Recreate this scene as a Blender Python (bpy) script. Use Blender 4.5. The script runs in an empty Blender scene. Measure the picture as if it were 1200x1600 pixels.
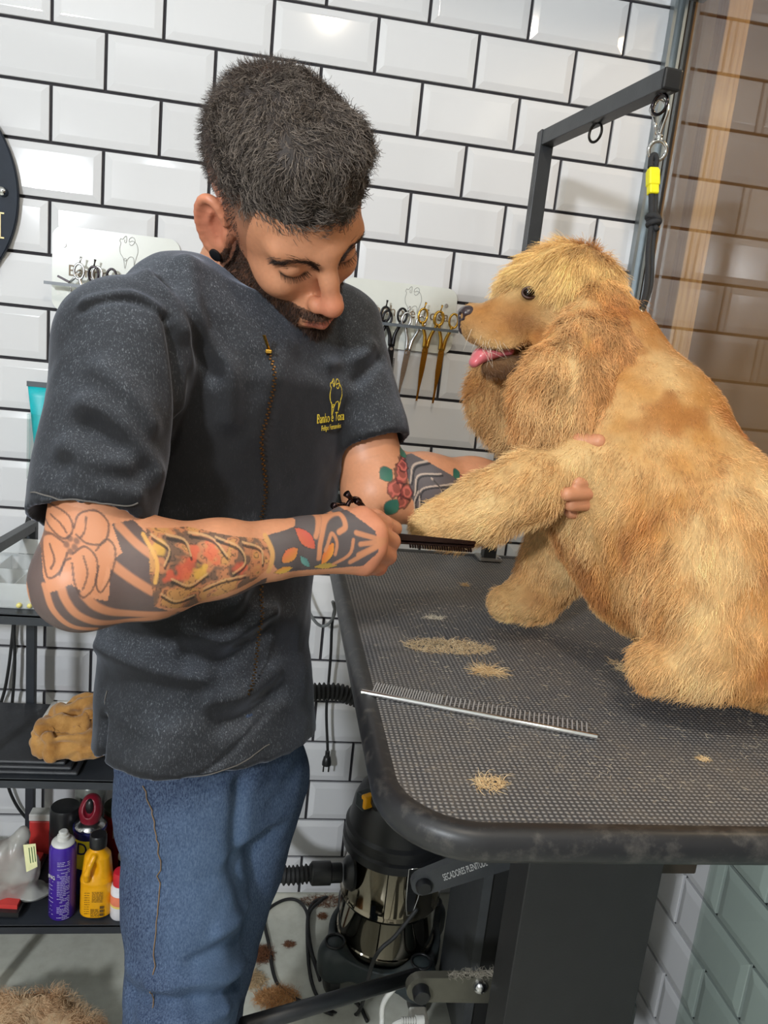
import bpy, bmesh, math, random
import numpy as np
from mathutils import Vector, Matrix, noise

# ---------------------------------------------------------------- camera
SC = bpy.context.scene
COL = SC.collection
cam_data = bpy.data.cameras.new('camera')
cam = bpy.data.objects.new('camera', cam_data)
COL.objects.link(cam)
cam_data.sensor_fit = 'HORIZONTAL'
cam_data.sensor_width = 36.0
cam_data.lens = 36.0
cam_data.clip_start = 0.01
_r, _f, _u = (0.986711, -0.125322, 0.103417), (0.14479, 0.967001, -0.20963), (-0.073733, 0.221819, 0.972296)
cam.matrix_world = Matrix(((_r[0], _u[0], -_f[0], 0.4646), (_r[1], _u[1], -_f[1], -1.6477),
                           (_r[2], _u[2], -_f[2], 1.3279), (0, 0, 0, 1)))
SC.camera = cam

# ---------------------------------------------------------------- world, lamps, exposure
wd = bpy.data.worlds.new('world')
SC.world = wd
wd.use_nodes = True
wd.node_tree.nodes['Background'].inputs[0].default_value = (0.9, 0.95, 1.0, 1)
wd.node_tree.nodes['Background'].inputs[1].default_value = 0.05
SC.view_settings.view_transform = 'Standard'
SC.view_settings.look = 'None'
SC.view_settings.exposure = -1.17
SC.view_settings.gamma = 1.0
SC.view_settings.use_curve_mapping = False
SC.cycles.max_bounces = 8
SC.cycles.transparent_max_bounces = 16
SC.cycles.use_denoising = True
SC.cycles.sample_clamp_indirect = 4.0

def lamp(name, kind, loc, energy, color, aim=None, size=0.1, spot=None, blend=0.3):
    l = bpy.data.lights.new(name, kind)
    l.energy = energy
    l.color = color
    if kind == 'AREA':
        l.shape = 'DISK'
        l.size = size
    else:
        l.shadow_soft_size = size
    if kind == 'SPOT':
        l.spot_size = math.radians(spot)
        l.spot_blend = blend
    o = bpy.data.objects.new(name, l)
    COL.objects.link(o)
    o.location = loc
    if aim is not None:
        o.rotation_euler = (Vector(aim) - Vector(loc)).to_track_quat('-Z', 'Y').to_euler()
    return o

lamp('spot_panel', 'AREA', (-0.87, -3.2, 2.02), 150, (0.90, 0.95, 1.0), (0.6, 0.0, 0.9), 0.22)
lamp('downlight_cool', 'AREA', (-0.08, -1.5, 2.66), 5, (0.80, 0.90, 1.0), (-0.08, -1.5, 0), 0.10)
lamp('downlight_warm', 'SPOT', (0.55, -1.8, 2.63), 80, (1.0, 0.89, 0.74), (0.55, -1.8, 0), 0.04, 143, 0.06)
lamp('downlight_left', 'AREA', (-1.05, -1.05, 2.66), 4, (0.80, 0.90, 1.0), (-1.05, -1.05, 0), 0.12)
lamp('next_room_lamp', 'POINT', (1.95, -0.75, 2.35), 46, (1.0, 0.77, 0.50), None, 0.12)

# ---------------------------------------------------------------- helpers
def tag(o, label=None, cat=None, group=None, kind=None):
    for k, v in (('label', label), ('category', cat), ('group', group), ('kind', kind)):
        if v:
            o[k] = v
    return o

def empty(name, loc=(0, 0, 0), label=None, cat=None, group=None, rot=None):
    o = bpy.data.objects.new(name, None)
    o.empty_display_size = 0.05
    COL.objects.link(o)
    o.location = loc
    if rot:
        o.rotation_euler = rot
    return tag(o, label, cat, group)

def link(name, me, mat=None, parent=None, smooth=False):
    if mat is not None:
        for m in (mat if isinstance(mat, (list, tuple)) else [mat]):
            me.materials.append(m)
    if smooth:
        me.polygons.foreach_set('use_smooth', [True] * len(me.polygons))
    o = bpy.data.objects.new(name, me)
    COL.objects.link(o)
    if parent is not None:
        o.parent = parent
        # parts are modelled in world coordinates; keep them there
        o.matrix_parent_inverse = world_of(parent).inverted()
    return o

def world_of(o):
    m = o.matrix_basis.copy()
    while o.parent is not None:
        m = o.parent.matrix_basis @ o.matrix_parent_inverse @ m
        o = o.parent
    return m

def copy_tree(o, parent=None):
    c = o.copy()
    COL.objects.link(c)
    if parent is not None:
        c.parent = parent
    for ch in [x for x in bpy.data.objects if x.parent == o]:
        copy_tree(ch, c)
    return c

class MB:
    """collects shapes and links them as one mesh object"""
    def __init__(s):
        s.bm = bmesh.new()
    def box(s, c, half, rot=None, bevel=0.0, seg=2):
        r = bmesh.ops.create_cube(s.bm, size=2.0)
        vs = r['verts']
        m = Matrix.Translation(c) @ (rot.to_4x4() if rot is not None else Matrix.Identity(4)) @ Matrix.Diagonal((*half, 1))
        bmesh.ops.transform(s.bm, matrix=m, verts=vs)
        if bevel > 0:
            es = list({e for v in vs for e in v.link_edges})
            bmesh.ops.bevel(s.bm, geom=es, offset=bevel, segments=seg, profile=0.5, affect='EDGES')
        return s
    def span(s, a, b, bevel=0.0, seg=2):
        a, b = Vector(a), Vector(b)
        return s.box((a + b) / 2, [abs(x) / 2 for x in (b - a)], None, bevel, seg)
    def bar(s, a, b, w, h, up=(0, 0, 1), bevel=0.0):
        a, b = Vector(a), Vector(b)
        d = (b - a)
        x = d.normalized()
        y = Vector(up).cross(x)
        if y.length < 1e-5:
            y = Vector((0, 1, 0)).cross(x)
        y.normalize()
        z = x.cross(y)
        return s.box((a + b) / 2, (d.length / 2, w / 2, h / 2), Matrix((x, y, z)).transposed(), bevel)
    def tube(s, pts, r, n=10, caps=True, closed=False):
        pts = [Vector(p) for p in pts]
        m = len(pts)
        rs = r if isinstance(r, (list, tuple)) else [r] * m
        rings = []
        up = None
        for i, p in enumerate(pts):
            if closed:
                t = pts[(i + 1) % m] - pts[i - 1]
            else:
                t = pts[min(i + 1, m - 1)] - pts[max(i - 1, 0)]
            t.normalize()
            if up is None:
                up = t.orthogonal().normalized()
            up = (up - t * up.dot(t))
            if up.length < 1e-6:
                up = t.orthogonal()
            up.normalize()
            sd = t.cross(up)
            rings.append([s.bm.verts.new(p + (up * math.cos(2 * math.pi * k / n) + sd * math.sin(2 * math.pi * k / n)) * rs[i]) for k in range(n)])
        for i in range(m if closed else m - 1):
            A, B = rings[i], rings[(i + 1) % m]
            off = 0
            if closed and i == m - 1:
                off = min(range(n), key=lambda q: (A[0].co - B[q].co).length)
            for k in range(n):
                s.bm.faces.new((A[k], A[(k + 1) % n], B[(k + 1 + off) % n], B[(k + off) % n]))
        if caps and not closed:
            s.bm.faces.new(rings[0][::-1])
            s.bm.faces.new(rings[-1])
        return s
    def lathe(s, base, prof, n=32, axis=(0, 0, 1), caps=True):
        """prof: (radius, height) pairs along axis from base"""
        base, z = Vector(base), Vector(axis).normalized()
        x = z.orthogonal().normalized() if abs(z.z) < 0.999 else Vector((1, 0, 0))
        y = z.cross(x)
        rings = [[s.bm.verts.new(base + z * h + (x * math.cos(2 * math.pi * k / n) + y * math.sin(2 * math.pi * k / n)) * max(r, 1e-5)) for k in range(n)] for r, h in prof]
        for A, B in zip(rings, rings[1:]):
            for k in range(n):
                s.bm.faces.new((A[k], A[(k + 1) % n], B[(k + 1) % n], B[k]))
        if caps:
            s.bm.faces.new(rings[0][::-1])
            s.bm.faces.new(rings[-1])
        return s
    def prism(s, pts, d):
        """closed outline pts extruded by vector d"""
        d = Vector(d)
        A = [s.bm.verts.new(Vector(p)) for p in pts]
        B = [s.bm.verts.new(Vector(p) + d) for p in pts]
        n = len(A)
        s.bm.faces.new(A[::-1])
        s.bm.faces.new(B)
        for k in range(n):
            s.bm.faces.new((A[k], A[(k + 1) % n], B[(k + 1) % n], B[k]))
        return s
    def torus(s, c, R, r, axis=(0, 0, 1), n=24, m=8, sx=1.0, sy=1.0, xdir=None):
        z = Vector(axis).normalized()
        x = Vector(xdir).normalized() if xdir is not None else z.orthogonal().normalized()
        y = z.cross(x)
        pts = [Vector(c) + (x * math.cos(2 * math.pi * k / n) * sx + y * math.sin(2 * math.pi * k / n) * sy) * R for k in range(n)]
        return s.tube(pts, r, m, False, True)
    def ball(s, c, r, axes=None, n=12):
        q = bmesh.ops.create_uvsphere(s.bm, u_segments=n * 2, v_segments=n, radius=1.0)
        rr = r if isinstance(r, (list, tuple)) else (r, r, r)
        m = Matrix.Translation(c) @ (axes.to_4x4() if axes is not None else Matrix.Identity(4)) @ Matrix.Diagonal((*rr, 1))
        bmesh.ops.transform(s.bm, matrix=m, verts=q['verts'])
        return s
    def build(s, name, mat, parent=None, smooth=False, auto=None):
        bmesh.ops.recalc_face_normals(s.bm, faces=s.bm.faces[:])
        if auto is not None:
            for f in s.bm.faces:
                f.smooth = True
            for e in s.bm.edges:
                if len(e.link_faces) == 2 and e.calc_face_angle(0) > math.radians(auto):
                    e.smooth = False
        me = bpy.data.meshes.new(name)
        s.bm.to_mesh(me)
        s.bm.free()
        return link(name, me, mat, parent, smooth)

# ---------------------------------------------------------------- materials
def lin(c):
    return tuple(((v / 255) / 12.92 if v <= 10 else ((v / 255 + 0.055) / 1.055) ** 2.4) for v in c)

class NT:
    """a Principled material with small helpers to hang nodes on"""
    def __init__(s, name, color=(0.5, 0.5, 0.5), rough=0.5, metal=0.0, spec=0.5):
        s.m = bpy.data.materials.new(name)
        s.m.use_nodes = True
        s.t = s.m.node_tree
        s.b = s.t.nodes['Principled BSDF']
        s.b.inputs['Base Color'].default_value = (*color[:3], 1)
        s.b.inputs['Roughness'].default_value = rough
        s.b.inputs['Metallic'].default_value = metal
        s.b.inputs['Specular IOR Level'].default_value = spec
        s._co = None
    def node(s, kind, **kw):
        n = s.t.nodes.new(kind)
        for k, v in kw.items():
            if k in n.inputs.keys():
                n.inputs[k].default_value = v
            else:
                setattr(n, k, v)
        return n
    def co(s, kind='Object'):
        if s._co is None:
            s._co = s.node('ShaderNodeTexCoord')
        return s._co.outputs[kind]
    def noise(s, scale, detail=4, rough=0.55, dist=0.0, stretch=None, kind='Object'):
        n = s.node('ShaderNodeTexNoise', Scale=scale, Detail=detail, Roughness=rough, Distortion=dist)
        src = s.co(kind)
        if stretch:
            mp = s.node('ShaderNodeMapping')
            mp.inputs['Scale'].default_value = stretch
            s.t.links.new(src, mp.inputs[0])
            src = mp.outputs[0]
        s.t.links.new(src, n.inputs['Vector'])
        return n.outputs['Fac']
    def ramp(s, src, stops):
        n = s.node('ShaderNodeValToRGB')
        e = n.color_ramp.elements
        while len(e) > 1:
            e.remove(e[-1])
        e[0].position, e[0].color = stops[0][0], (*stops[0][1][:3], 1)
        for p, c in stops[1:]:
            x = e.new(p)
            x.color = (*c[:3], 1)
        s.t.links.new(src, n.inputs[0])
        return n.outputs[0]
    def mix(s, fac, a, b, mode='MIX'):
        n = s.node('ShaderNodeMix', data_type='RGBA', blend_type=mode)
        for sock, v in ((n.inputs[0], fac), (n.inputs[6], a), (n.inputs[7], b)):
            if isinstance(v, bpy.types.NodeSocket):
                s.t.links.new(v, sock)
            elif isinstance(v, (int, float)):
                sock.default_value = v
            else:
                sock.default_value = (*v[:3], 1)
        return n.outputs[2]
    def attr(s, name, out='Color'):
        n = s.node('ShaderNodeAttribute', attribute_name=name)
        return n.outputs[out]
    def col(s, src):
        s.t.links.new(src, s.b.inputs['Base Color'])
        return s
    def rough(s, src):
        s.t.links.new(src, s.b.inputs['Roughness'])
        return s
    def bump(s, src, strength=0.3, dist=0.002):
        n = s.node('ShaderNodeBump', Strength=strength, Distance=dist)
        s.t.links.new(src, n.inputs['Height'])
        s.t.links.new(n.outputs[0], s.b.inputs['Normal'])
        return s

def plain(name, rgb, rough=0.5, metal=0.0, spec=0.5, var=0.08, scale=30, bump=0.0, bscale=200, bdist=0.001):
    c = lin(rgb)
    n = NT(name, c, rough, metal, spec)
    f = n.noise(scale, 5)
    n.col(n.ramp(f, [(0.3, [max(v * (1 - var * 2), 0) for v in c]), (0.7, [min(v * (1 + var), 1) for v in c])]))
    if bump:
        n.bump(n.noise(bscale, 3), bump, bdist)
    return n.m

def sheer(name, tint, gloss=0.1, fres=1.5, rough=0.02):
    """thin clear sheet: lets light straight through, mirrors by Fresnel"""
    m = bpy.data.materials.new(name)
    m.use_nodes = True
    t = m.node_tree
    t.nodes.clear()
    out = t.nodes.new('ShaderNodeOutputMaterial')
    tr = t.nodes.new('ShaderNodeBsdfTransparent')
    tr.inputs[0].default_value = (*[v ** 0.5 for v in tint], 1)
    gl = t.nodes.new('ShaderNodeBsdfGlossy')
    gl.inputs['Roughness'].default_value = rough
    lw = t.nodes.new('ShaderNodeLayerWeight')
    lw.inputs[0].default_value = 0.5
    fr = t.nodes.new('ShaderNodeMath')
    fr.operation = 'POWER'
    fr.inputs[1].default_value = 4.0
    t.links.new(lw.outputs['Facing'], fr.inputs[0])
    ad = t.nodes.new('ShaderNodeMath')
    ad.operation = 'ADD'
    ad.use_clamp = True
    ad.inputs[1].default_value = gloss
    mx = t.nodes.new('ShaderNodeMixShader')
    t.links.new(fr.outputs[0], ad.inputs[0])
    t.links.new(ad.outputs[0], mx.inputs[0])
    t.links.new(tr.outputs[0], mx.inputs[1])
    t.links.new(gl.outputs[0], mx.inputs[2])
    t.links.new(mx.outputs[0], out.inputs[0])
    return m

M = {}
M['steel'] = plain('polished_steel', (205, 205, 207), 0.22, 1.0, var=0.03)
M['chrome'] = plain('chrome', (215, 215, 215), 0.07, 1.0, var=0.02)
M['black_metal'] = plain('black_painted_metal', (38, 40, 43), 0.42, 0.0, bump=0.15, bscale=400)
M['grey_metal'] = plain('dark_grey_painted_metal', (62, 64, 66), 0.45, 0.0, bump=0.2, bscale=300)
M['black_plastic'] = plain('black_plastic', (26, 27, 29), 0.38)
M['black_rubber'] = plain('black_rubber', (30, 30, 31), 0.62, bump=0.2, bscale=500)
M['gold'] = plain('gold_metal', (205, 160, 70), 0.2, 1.0, var=0.05)
M['dark_steel'] = plain('dark_steel', (60, 55, 58), 0.22, 1.0, var=0.05)
M['white_plastic'] = plain('white_plastic', (215, 214, 208), 0.4)
M['alu'] = plain('aluminium_channel', (150, 157, 160), 0.35, 0.8, var=0.08, scale=12)

# ---------------------------------------------------------------- smooth solids (distance fields turned into meshes)
def V3(*a):
    return np.array(a, dtype=np.float64)

def unit(v):
    v = np.asarray(v, float)
    return v / np.linalg.norm(v)

class Field:
    def __init__(s):
        s.ops = []
    def _add(s, fn, lo, hi, k, mode):
        m = max(k, 0.004) + 0.012
        s.ops.append((fn, np.asarray(lo) - m, np.asarray(hi) + m, k, mode))
        return s
    def cone(s, a, b, r1, r2=None, k=0.012, mode='u', flat=None):
        """tapered capsule; flat=(axis, f) thins it to 1/f along axis"""
        r2 = r1 if r2 is None else r2
        a, b = np.asarray(a, float), np.asarray(b, float)
        ba = b - a
        l2 = max(ba @ ba, 1e-12)
        ax = None
        if flat is not None:
            ax = unit(flat[0]); ff = flat[1]
        def fn(P):
            pa = P - a
            t = np.clip((pa @ ba) / l2, 0, 1)
            q = pa - t[..., None] * ba
            if ax is not None:
                q = q + ax * ((q @ ax) * (ff - 1))[..., None]
            d = np.sqrt((q * q).sum(-1)) - (r1 + (r2 - r1) * t)
            return d / max(1.0, ff) if ax is not None else d
        R = max(r1, r2) * (1.0 if flat is None else max(1.0, 1.0 / flat[1]))
        return s._add(fn, np.minimum(a, b) - R, np.maximum(a, b) + R, k, mode)
    def chain(s, pts, rs, k=0.012, mode='u', flat=None):
        for i in range(len(pts) - 1):
            s.cone(pts[i], pts[i + 1], rs[i], rs[i + 1], k, mode, flat)
        return s
    def ell(s, c, r, ax=None, k=0.012, mode='u'):
        """ellipsoid; ax: rows are its axes"""
        c = np.asarray(c, float)
        r = np.asarray(r, float) * np.ones(3)
        A = np.eye(3) if ax is None else np.asarray(ax, float)
        def fn(P):
            q = (P - c) @ A.T
            k0 = np.sqrt(((q / r) ** 2).sum(-1))
            k1 = np.sqrt(((q / (r * r)) ** 2).sum(-1))
            return k0 * (k0 - 1.0) / np.maximum(k1, 1e-9)
        ext = np.sqrt(((A * r[:, None]) ** 2).sum(0))
        return s._add(fn, c - ext, c + ext, k, mode)
    def box(s, c, h, rad=0.005, ax=None, k=0.004, mode='u'):
        c = np.asarray(c, float)
        h = np.asarray(h, float)
        A = np.eye(3) if ax is None else np.asarray(ax, float)
        def fn(P):
            q = np.abs((P - c) @ A.T) - (h - rad)
            return np.sqrt((np.maximum(q, 0) ** 2).sum(-1)) + np.minimum(q.max(-1), 0) - rad
        ext = np.abs(A * h[:, None]).sum(0)
        return s._add(fn, c - ext, c + ext, k, mode)
    def loft(s, secs, k=0.01, mode='u'):
        """torso-like solid: secs = [(centre, xaxis, yaxis, rx, ry, power)] stacked along a line; superellipse sections"""
        C = np.array([q[0] for q in secs], float)
        n = len(C)
        Ax = np.array([q[1] for q in secs], float)
        Ay = np.array([q[2] for q in secs], float)
        Rx = np.array([q[3] for q in secs], float)
        Ry = np.array([q[4] for q in secs], float)
        axis = unit(C[-1] - C[0])
        H = (C - C[0]) @ axis
        def fn(P):
            h = (P - C[0]) @ axis
            hc = np.clip(h, H[0], H[-1])
            def I(a):
                return np.interp(hc, H, a)
            c = np.stack([I(C[:, j]) for j in range(3)], -1)
            x = np.stack([I(Ax[:, j]) for j in range(3)], -1)
            y = np.stack([I(Ay[:, j]) for j in range(3)], -1)
            q = P - c
            u = (q * x).sum(-1) / I(Rx)
            v = (q * y).sum(-1) / I(Ry)
            pw = 2.4
            rr = (np.abs(u) ** pw + np.abs(v) ** pw) ** (1 / pw)
            d = (rr - 1) * np.minimum(I(Rx), I(Ry))
            e = np.abs(h - hc)
            return np.where(e > 0, np.sqrt(np.maximum(d, 0) ** 2 + e * e), d)
        R = max(Rx.max(), Ry.max()) * 1.1
        return s._add(fn, C.min(0) - R, C.max(0) + R, k, mode)
    def eval_blocks(s, C, off):
        D = np.full((len(C), len(off)), 0.3)
        e = np.abs(off).max()
        for fn, lo, hi, k, mode in s.ops:
            sel = np.nonzero(((C > lo - e) & (C < hi + e)).all(1))[0]
            if not len(sel):
                continue
            P = C[sel][:, None, :] + off[None]
            v = fn(P)
            d = D[sel]
            if mode == 'u':
                h = np.maximum(k - np.abs(d - v), 0) / k
                D[sel] = np.minimum(d, v) - h * h * k * 0.25
            elif mode == 's':
                h = np.maximum(k - np.abs(d + v), 0) / k
                D[sel] = np.maximum(d, -v) + h * h * k * 0.25
            else:
                D[sel] = np.maximum(d, v)
        return D
    def mesh(s, h, lo=None, hi=None, post=None):
        """vertices and quads of the zero surface, cell size h"""
        lo = np.min([o[1] for o in s.ops if o[4] == 'u'], 0) if lo is None else np.asarray(lo, float)
        hi = np.max([o[2] for o in s.ops if o[4] == 'u'], 0) if hi is None else np.asarray(hi, float)
        B = 8
        bs = h * B
        n = np.ceil((hi - lo) / bs).astype(int) + 1
        idx = np.stack(np.meshgrid(*[np.arange(q) for q in n], indexing='ij'), -1).reshape(-1, 3)
        C = lo + (idx + 0.5) * bs
        d = s.eval_blocks(C, np.zeros((1, 3)))[:, 0]
        keep = np.abs(d) < bs * 1.25
        idx, C = idx[keep], C[keep]
        g = np.stack(np.meshgrid(*[np.arange(B + 1)] * 3, indexing='ij'), -1).reshape(-1, 3)
        off = (g - B / 2) * h
        D = np.concatenate([s.eval_blocks(C[i:i + 400], off) for i in range(0, len(C), 400)])
        if post is not None:
            D = post(C[:, None, :] + off[None], D)
        D = D.reshape(-1, B + 1, B + 1, B + 1)
        S = D < 0
        cnt = sum(S[:, a:B + a, b:B + b, c:B + c].astype(np.int8) for a in (0, 1) for b in (0, 1) for c in (0, 1))
        bi, ci, cj, ck = np.nonzero((cnt > 0) & (cnt < 8))
        corners = [(a, b, c) for a in (0, 1) for b in (0, 1) for c in (0, 1)]
        vals = np.stack([D[bi, ci + a, cj + b, ck + c] for a, b, c in corners], -1)
        acc = np.zeros((len(bi), 3)); num = np.zeros(len(bi))
        for p in range(8):
            for q in range(p + 1, 8):
                if sum(x != y for x, y in zip(corners[p], corners[q])) != 1:
                    continue
                va, vb = vals[:, p], vals[:, q]
                m = (va < 0) != (vb < 0)
                t = np.where(m, va / np.where(m, va - vb, 1), 0)
                pos = np.array(corners[p]) + t[:, None] * (np.array(corners[q]) - np.array(corners[p]))
                acc += pos * m[:, None]; num += m
        G = idx[bi] * B + np.stack([ci, cj, ck], -1)
        V = lo + (G + acc / num[:, None]) * h
        N = (n + 2) * B
        key = (G[:, 0] * N[1] + G[:, 1]) * N[2] + G[:, 2]
        order = np.argsort(key)
        ks = key[order]
        def find(g):
            q = (g[:, 0] * N[1] + g[:, 1]) * N[2] + g[:, 2]
            i = np.clip(np.searchsorted(ks, q), 0, len(ks) - 1)
            return np.where(ks[i] == q, order[i], -1)
        quads = []
        # an edge leaving the cell's lowest corner along each axis
        for ax in range(3):
            o = [0, 0, 0]; o[ax] = 1
            va = vals[:, 0]
            vb = vals[:, corners.index(tuple(o))]
            m = np.nonzero((va < 0) != (vb < 0))[0]
            g = G[m]
            e1 = np.zeros(3, int); e1[(ax + 1) % 3] = 1
            e2 = np.zeros(3, int); e2[(ax + 2) % 3] = 1
            a, b, c, dd = find(g - e1 - e2), find(g - e2), find(g), find(g - e1)
            ok = (a >= 0) & (b >= 0) & (c >= 0) & (dd >= 0)
            f = np.stack([a, b, c, dd], -1)
            flip = va[m] >= 0
            f[flip] = f[flip][:, ::-1]
            quads.append(f[ok])
        return V, np.concatenate(quads)

def smooth_verts(V, F, it=2, lam=0.5, mask=None):
    for _ in range(it):
        acc = np.zeros_like(V); cnt = np.zeros(len(V))
        for i in range(4):
            for j in (1, 3):
                np.add.at(acc, F[:, i], V[F[:, (i + j) % 4]])
                np.add.at(cnt, F[:, i], 1)
        L = acc / np.maximum(cnt, 1)[:, None] - V
        L[cnt == 0] = 0
        V = V + (L * lam if mask is None else L * (lam * mask)[:, None])
    return V

def vnormals(V, F):
    n = np.cross(V[F[:, 2]] - V[F[:, 0]], V[F[:, 3]] - V[F[:, 1]])
    N = np.zeros_like(V)
    for i in range(4):
        np.add.at(N, F[:, i], n)
    return N / np.maximum(np.linalg.norm(N, axis=1), 1e-12)[:, None]

def quad_mesh(name, V, F, mat=None, parent=None, cols=None, attrs=None):
    me = bpy.data.meshes.new(name)
    me.vertices.add(len(V))
    me.vertices.foreach_set('co', np.ascontiguousarray(V, dtype=np.float32).ravel())
    me.loops.add(F.size)
    me.loops.foreach_set('vertex_index', np.ascontiguousarray(F, dtype=np.int32).ravel())
    me.polygons.add(len(F))
    me.polygons.foreach_set('loop_start', np.arange(0, F.size, 4, dtype=np.int32))
    me.update(calc_edges=True)
    me.validate()
    if cols is not None:
        a = me.attributes.new('tint', 'FLOAT_COLOR', 'POINT')
        a.data.foreach_set('color', np.concatenate([cols, np.ones((len(cols), 1))], 1).astype(np.float32).ravel())
    for k, v in (attrs or {}).items():
        a = me.attributes.new(k, 'FLOAT', 'POINT')
        a.data.foreach_set('value', np.asarray(v, np.float32))
    return link(name, me, mat, parent, True)

def hash3(i, seed=0):
    n = (i[..., 0] * 374761393 + i[..., 1] * 668265263 + i[..., 2] * 2147483647 + seed * 974711) & 0xFFFFFFFF
    n = ((n ^ (n >> 13)) * 1274126177) & 0xFFFFFFFF
    return ((n ^ (n >> 16)) & 0xFFFF) / 65535.0

def vnoise(P, scale, seed=0, octv=1):
    """smooth value noise, -1..1"""
    P = np.asarray(P, float)
    out = np.zeros(P.shape[:-1]); amp = 1.0; tot = 0
    for o in range(octv):
        q = P * scale
        i = np.floor(q).astype(np.int64); f = q - i
        f = f * f * (3 - 2 * f)
        r = 0
        for a in (0, 1):
            for b in (0, 1):
                for c in (0, 1):
                    w = (f[..., 0] if a else 1 - f[..., 0]) * (f[..., 1] if b else 1 - f[..., 1]) * (f[..., 2] if c else 1 - f[..., 2])
                    r = r + w * hash3(i + np.array([a, b, c]), seed + o)
        out += amp * (r * 2 - 1); tot += amp; amp *= 0.5; scale *= 2.0
    return out / tot

def seg_dist(P, a, b):
    a, b = np.asarray(a, float), np.asarray(b, float)
    ba = b - a
    t = np.clip(((P - a) @ ba) / max(ba @ ba, 1e-12), 0, 1)
    return np.linalg.norm(P - a - t[..., None] * ba, axis=-1), t

def poly_dist(P, pts):
    D = None
    for a, b in zip(pts, pts[1:]):
        d, _ = seg_dist(P, a, b)
        D = d if D is None else np.minimum(D, d)
    return D

def sstep(a, b, x):
    t = np.clip((x - a) / (b - a), 0, 1)
    return t * t * (3 - 2 * t)

def sample_surface(V, F, n, rng, weight=None):
    """n random points on the quads: positions, normals, interpolation picks"""
    a, b, c, d = (V[F[:, i]] for i in range(4))
    nn = np.cross(c - a, d - b)
    area = np.linalg.norm(nn, axis=1) * 0.5
    w = area if weight is None else area * weight
    pick = rng.choice(len(F), n, p=w / w.sum())
    u, v = rng.random(n)[:, None], rng.random(n)[:, None]
    P = (a[pick] * (1 - u) + b[pick] * u) * (1 - v) + (d[pick] * (1 - u) + c[pick] * u) * v
    return P, nn[pick] / np.maximum(np.linalg.norm(nn[pick], axis=1), 1e-12)[:, None], pick

def strands(name, pts, radius, mat, parent=None, cols=None, taper=0.25):
    """hair curves: pts (N, m, 3), radius (N,) at the root"""
    N, m = pts.shape[:2]
    hc = bpy.data.hair_curves.new(name)
    hc.add_curves([m] * N)
    hc.points.foreach_set('position', np.ascontiguousarray(pts, dtype=np.float32).ravel())
    prof = np.linspace(1, taper, m)
    hc.points.foreach_set('radius', (np.asarray(radius)[:, None] * prof).astype(np.float32).ravel())
    if cols is not None:
        a = hc.attributes.new('tint', 'FLOAT_COLOR', 'CURVE')
        a.data.foreach_set('color', np.concatenate([cols, np.ones((N, 1))], 1).astype(np.float32).ravel())
    hc.materials.append(mat)
    o = bpy.data.objects.new(name, hc)
    COL.objects.link(o)
    if parent is not None:
        o.parent = parent
        o.matrix_parent_inverse = world_of(parent).inverted()
    return o

def hair_mat(name, rough=0.5, spec=0.3, sheen=0.0):
    n = NT(name, (0.3, 0.2, 0.1), rough, 0, spec)
    n.col(n.attr('tint'))
    return n.m

def grow(P, D, length, rng, m=6, droop=0.0, curl=0.0, freq=1.0, wild=0.15, clump=None, follow=None):
    """strands from roots P along unit directions D; droop bends them down, curl winds them"""
    N = len(P)
    D = D + rng.normal(0, wild, D.shape)
    D /= np.linalg.norm(D, axis=1)[:, None]
    L = (np.ones(N) * length)
    out = np.zeros((N, m, 3)); out[:, 0] = P
    d = D.copy()
    ph = rng.random(N) * 6.283
    s1 = np.cross(D, np.array([0.3, 0.2, 1.0])); s1 /= np.maximum(np.linalg.norm(s1, axis=1), 1e-9)[:, None]
    s2 = np.cross(D, s1)
    for i in range(1, m):
        d = d + np.array([0, 0, -droop / m])
        d /= np.linalg.norm(d, axis=1)[:, None]
        st = d
        if np.any(curl):
            a = ph + freq * 6.283 * i / (m - 1)
            st = d + (s1 * np.cos(a)[:, None] + s2 * np.sin(a)[:, None]) * (np.ones(N) * curl)[:, None]
            st = st / np.linalg.norm(st, axis=1)[:, None]
        out[:, i] = out[:, i - 1] + st * (L / (m - 1))[:, None]
    return out

# ================================================================ ROOM
ROW = 0.1024
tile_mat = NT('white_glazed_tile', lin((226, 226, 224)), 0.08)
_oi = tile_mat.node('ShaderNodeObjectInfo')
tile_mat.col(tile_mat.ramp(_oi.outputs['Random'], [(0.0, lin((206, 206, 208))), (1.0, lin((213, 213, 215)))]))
tile_mat.bump(tile_mat.noise(5, 2), 0.10, 0.004)
tile_mat.b.inputs['Coat Weight'].default_value = 0.3
tile_mat.b.inputs['Coat Roughness'].default_value = 0.03
tile_mat = tile_mat.m
grout = plain('dark_grout', (52, 50, 54), 0.9, var=0.1, scale=60, bump=0.3)
wall_paint = plain('white_wall_paint', (232, 232, 228), 0.8, var=0.02)

def slab(name, a, b, mat, kind='structure', parent=None):
    o = MB().span(a, b).build(name, mat, parent)
    if parent is None:
        o['kind'] = kind
    return o

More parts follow.
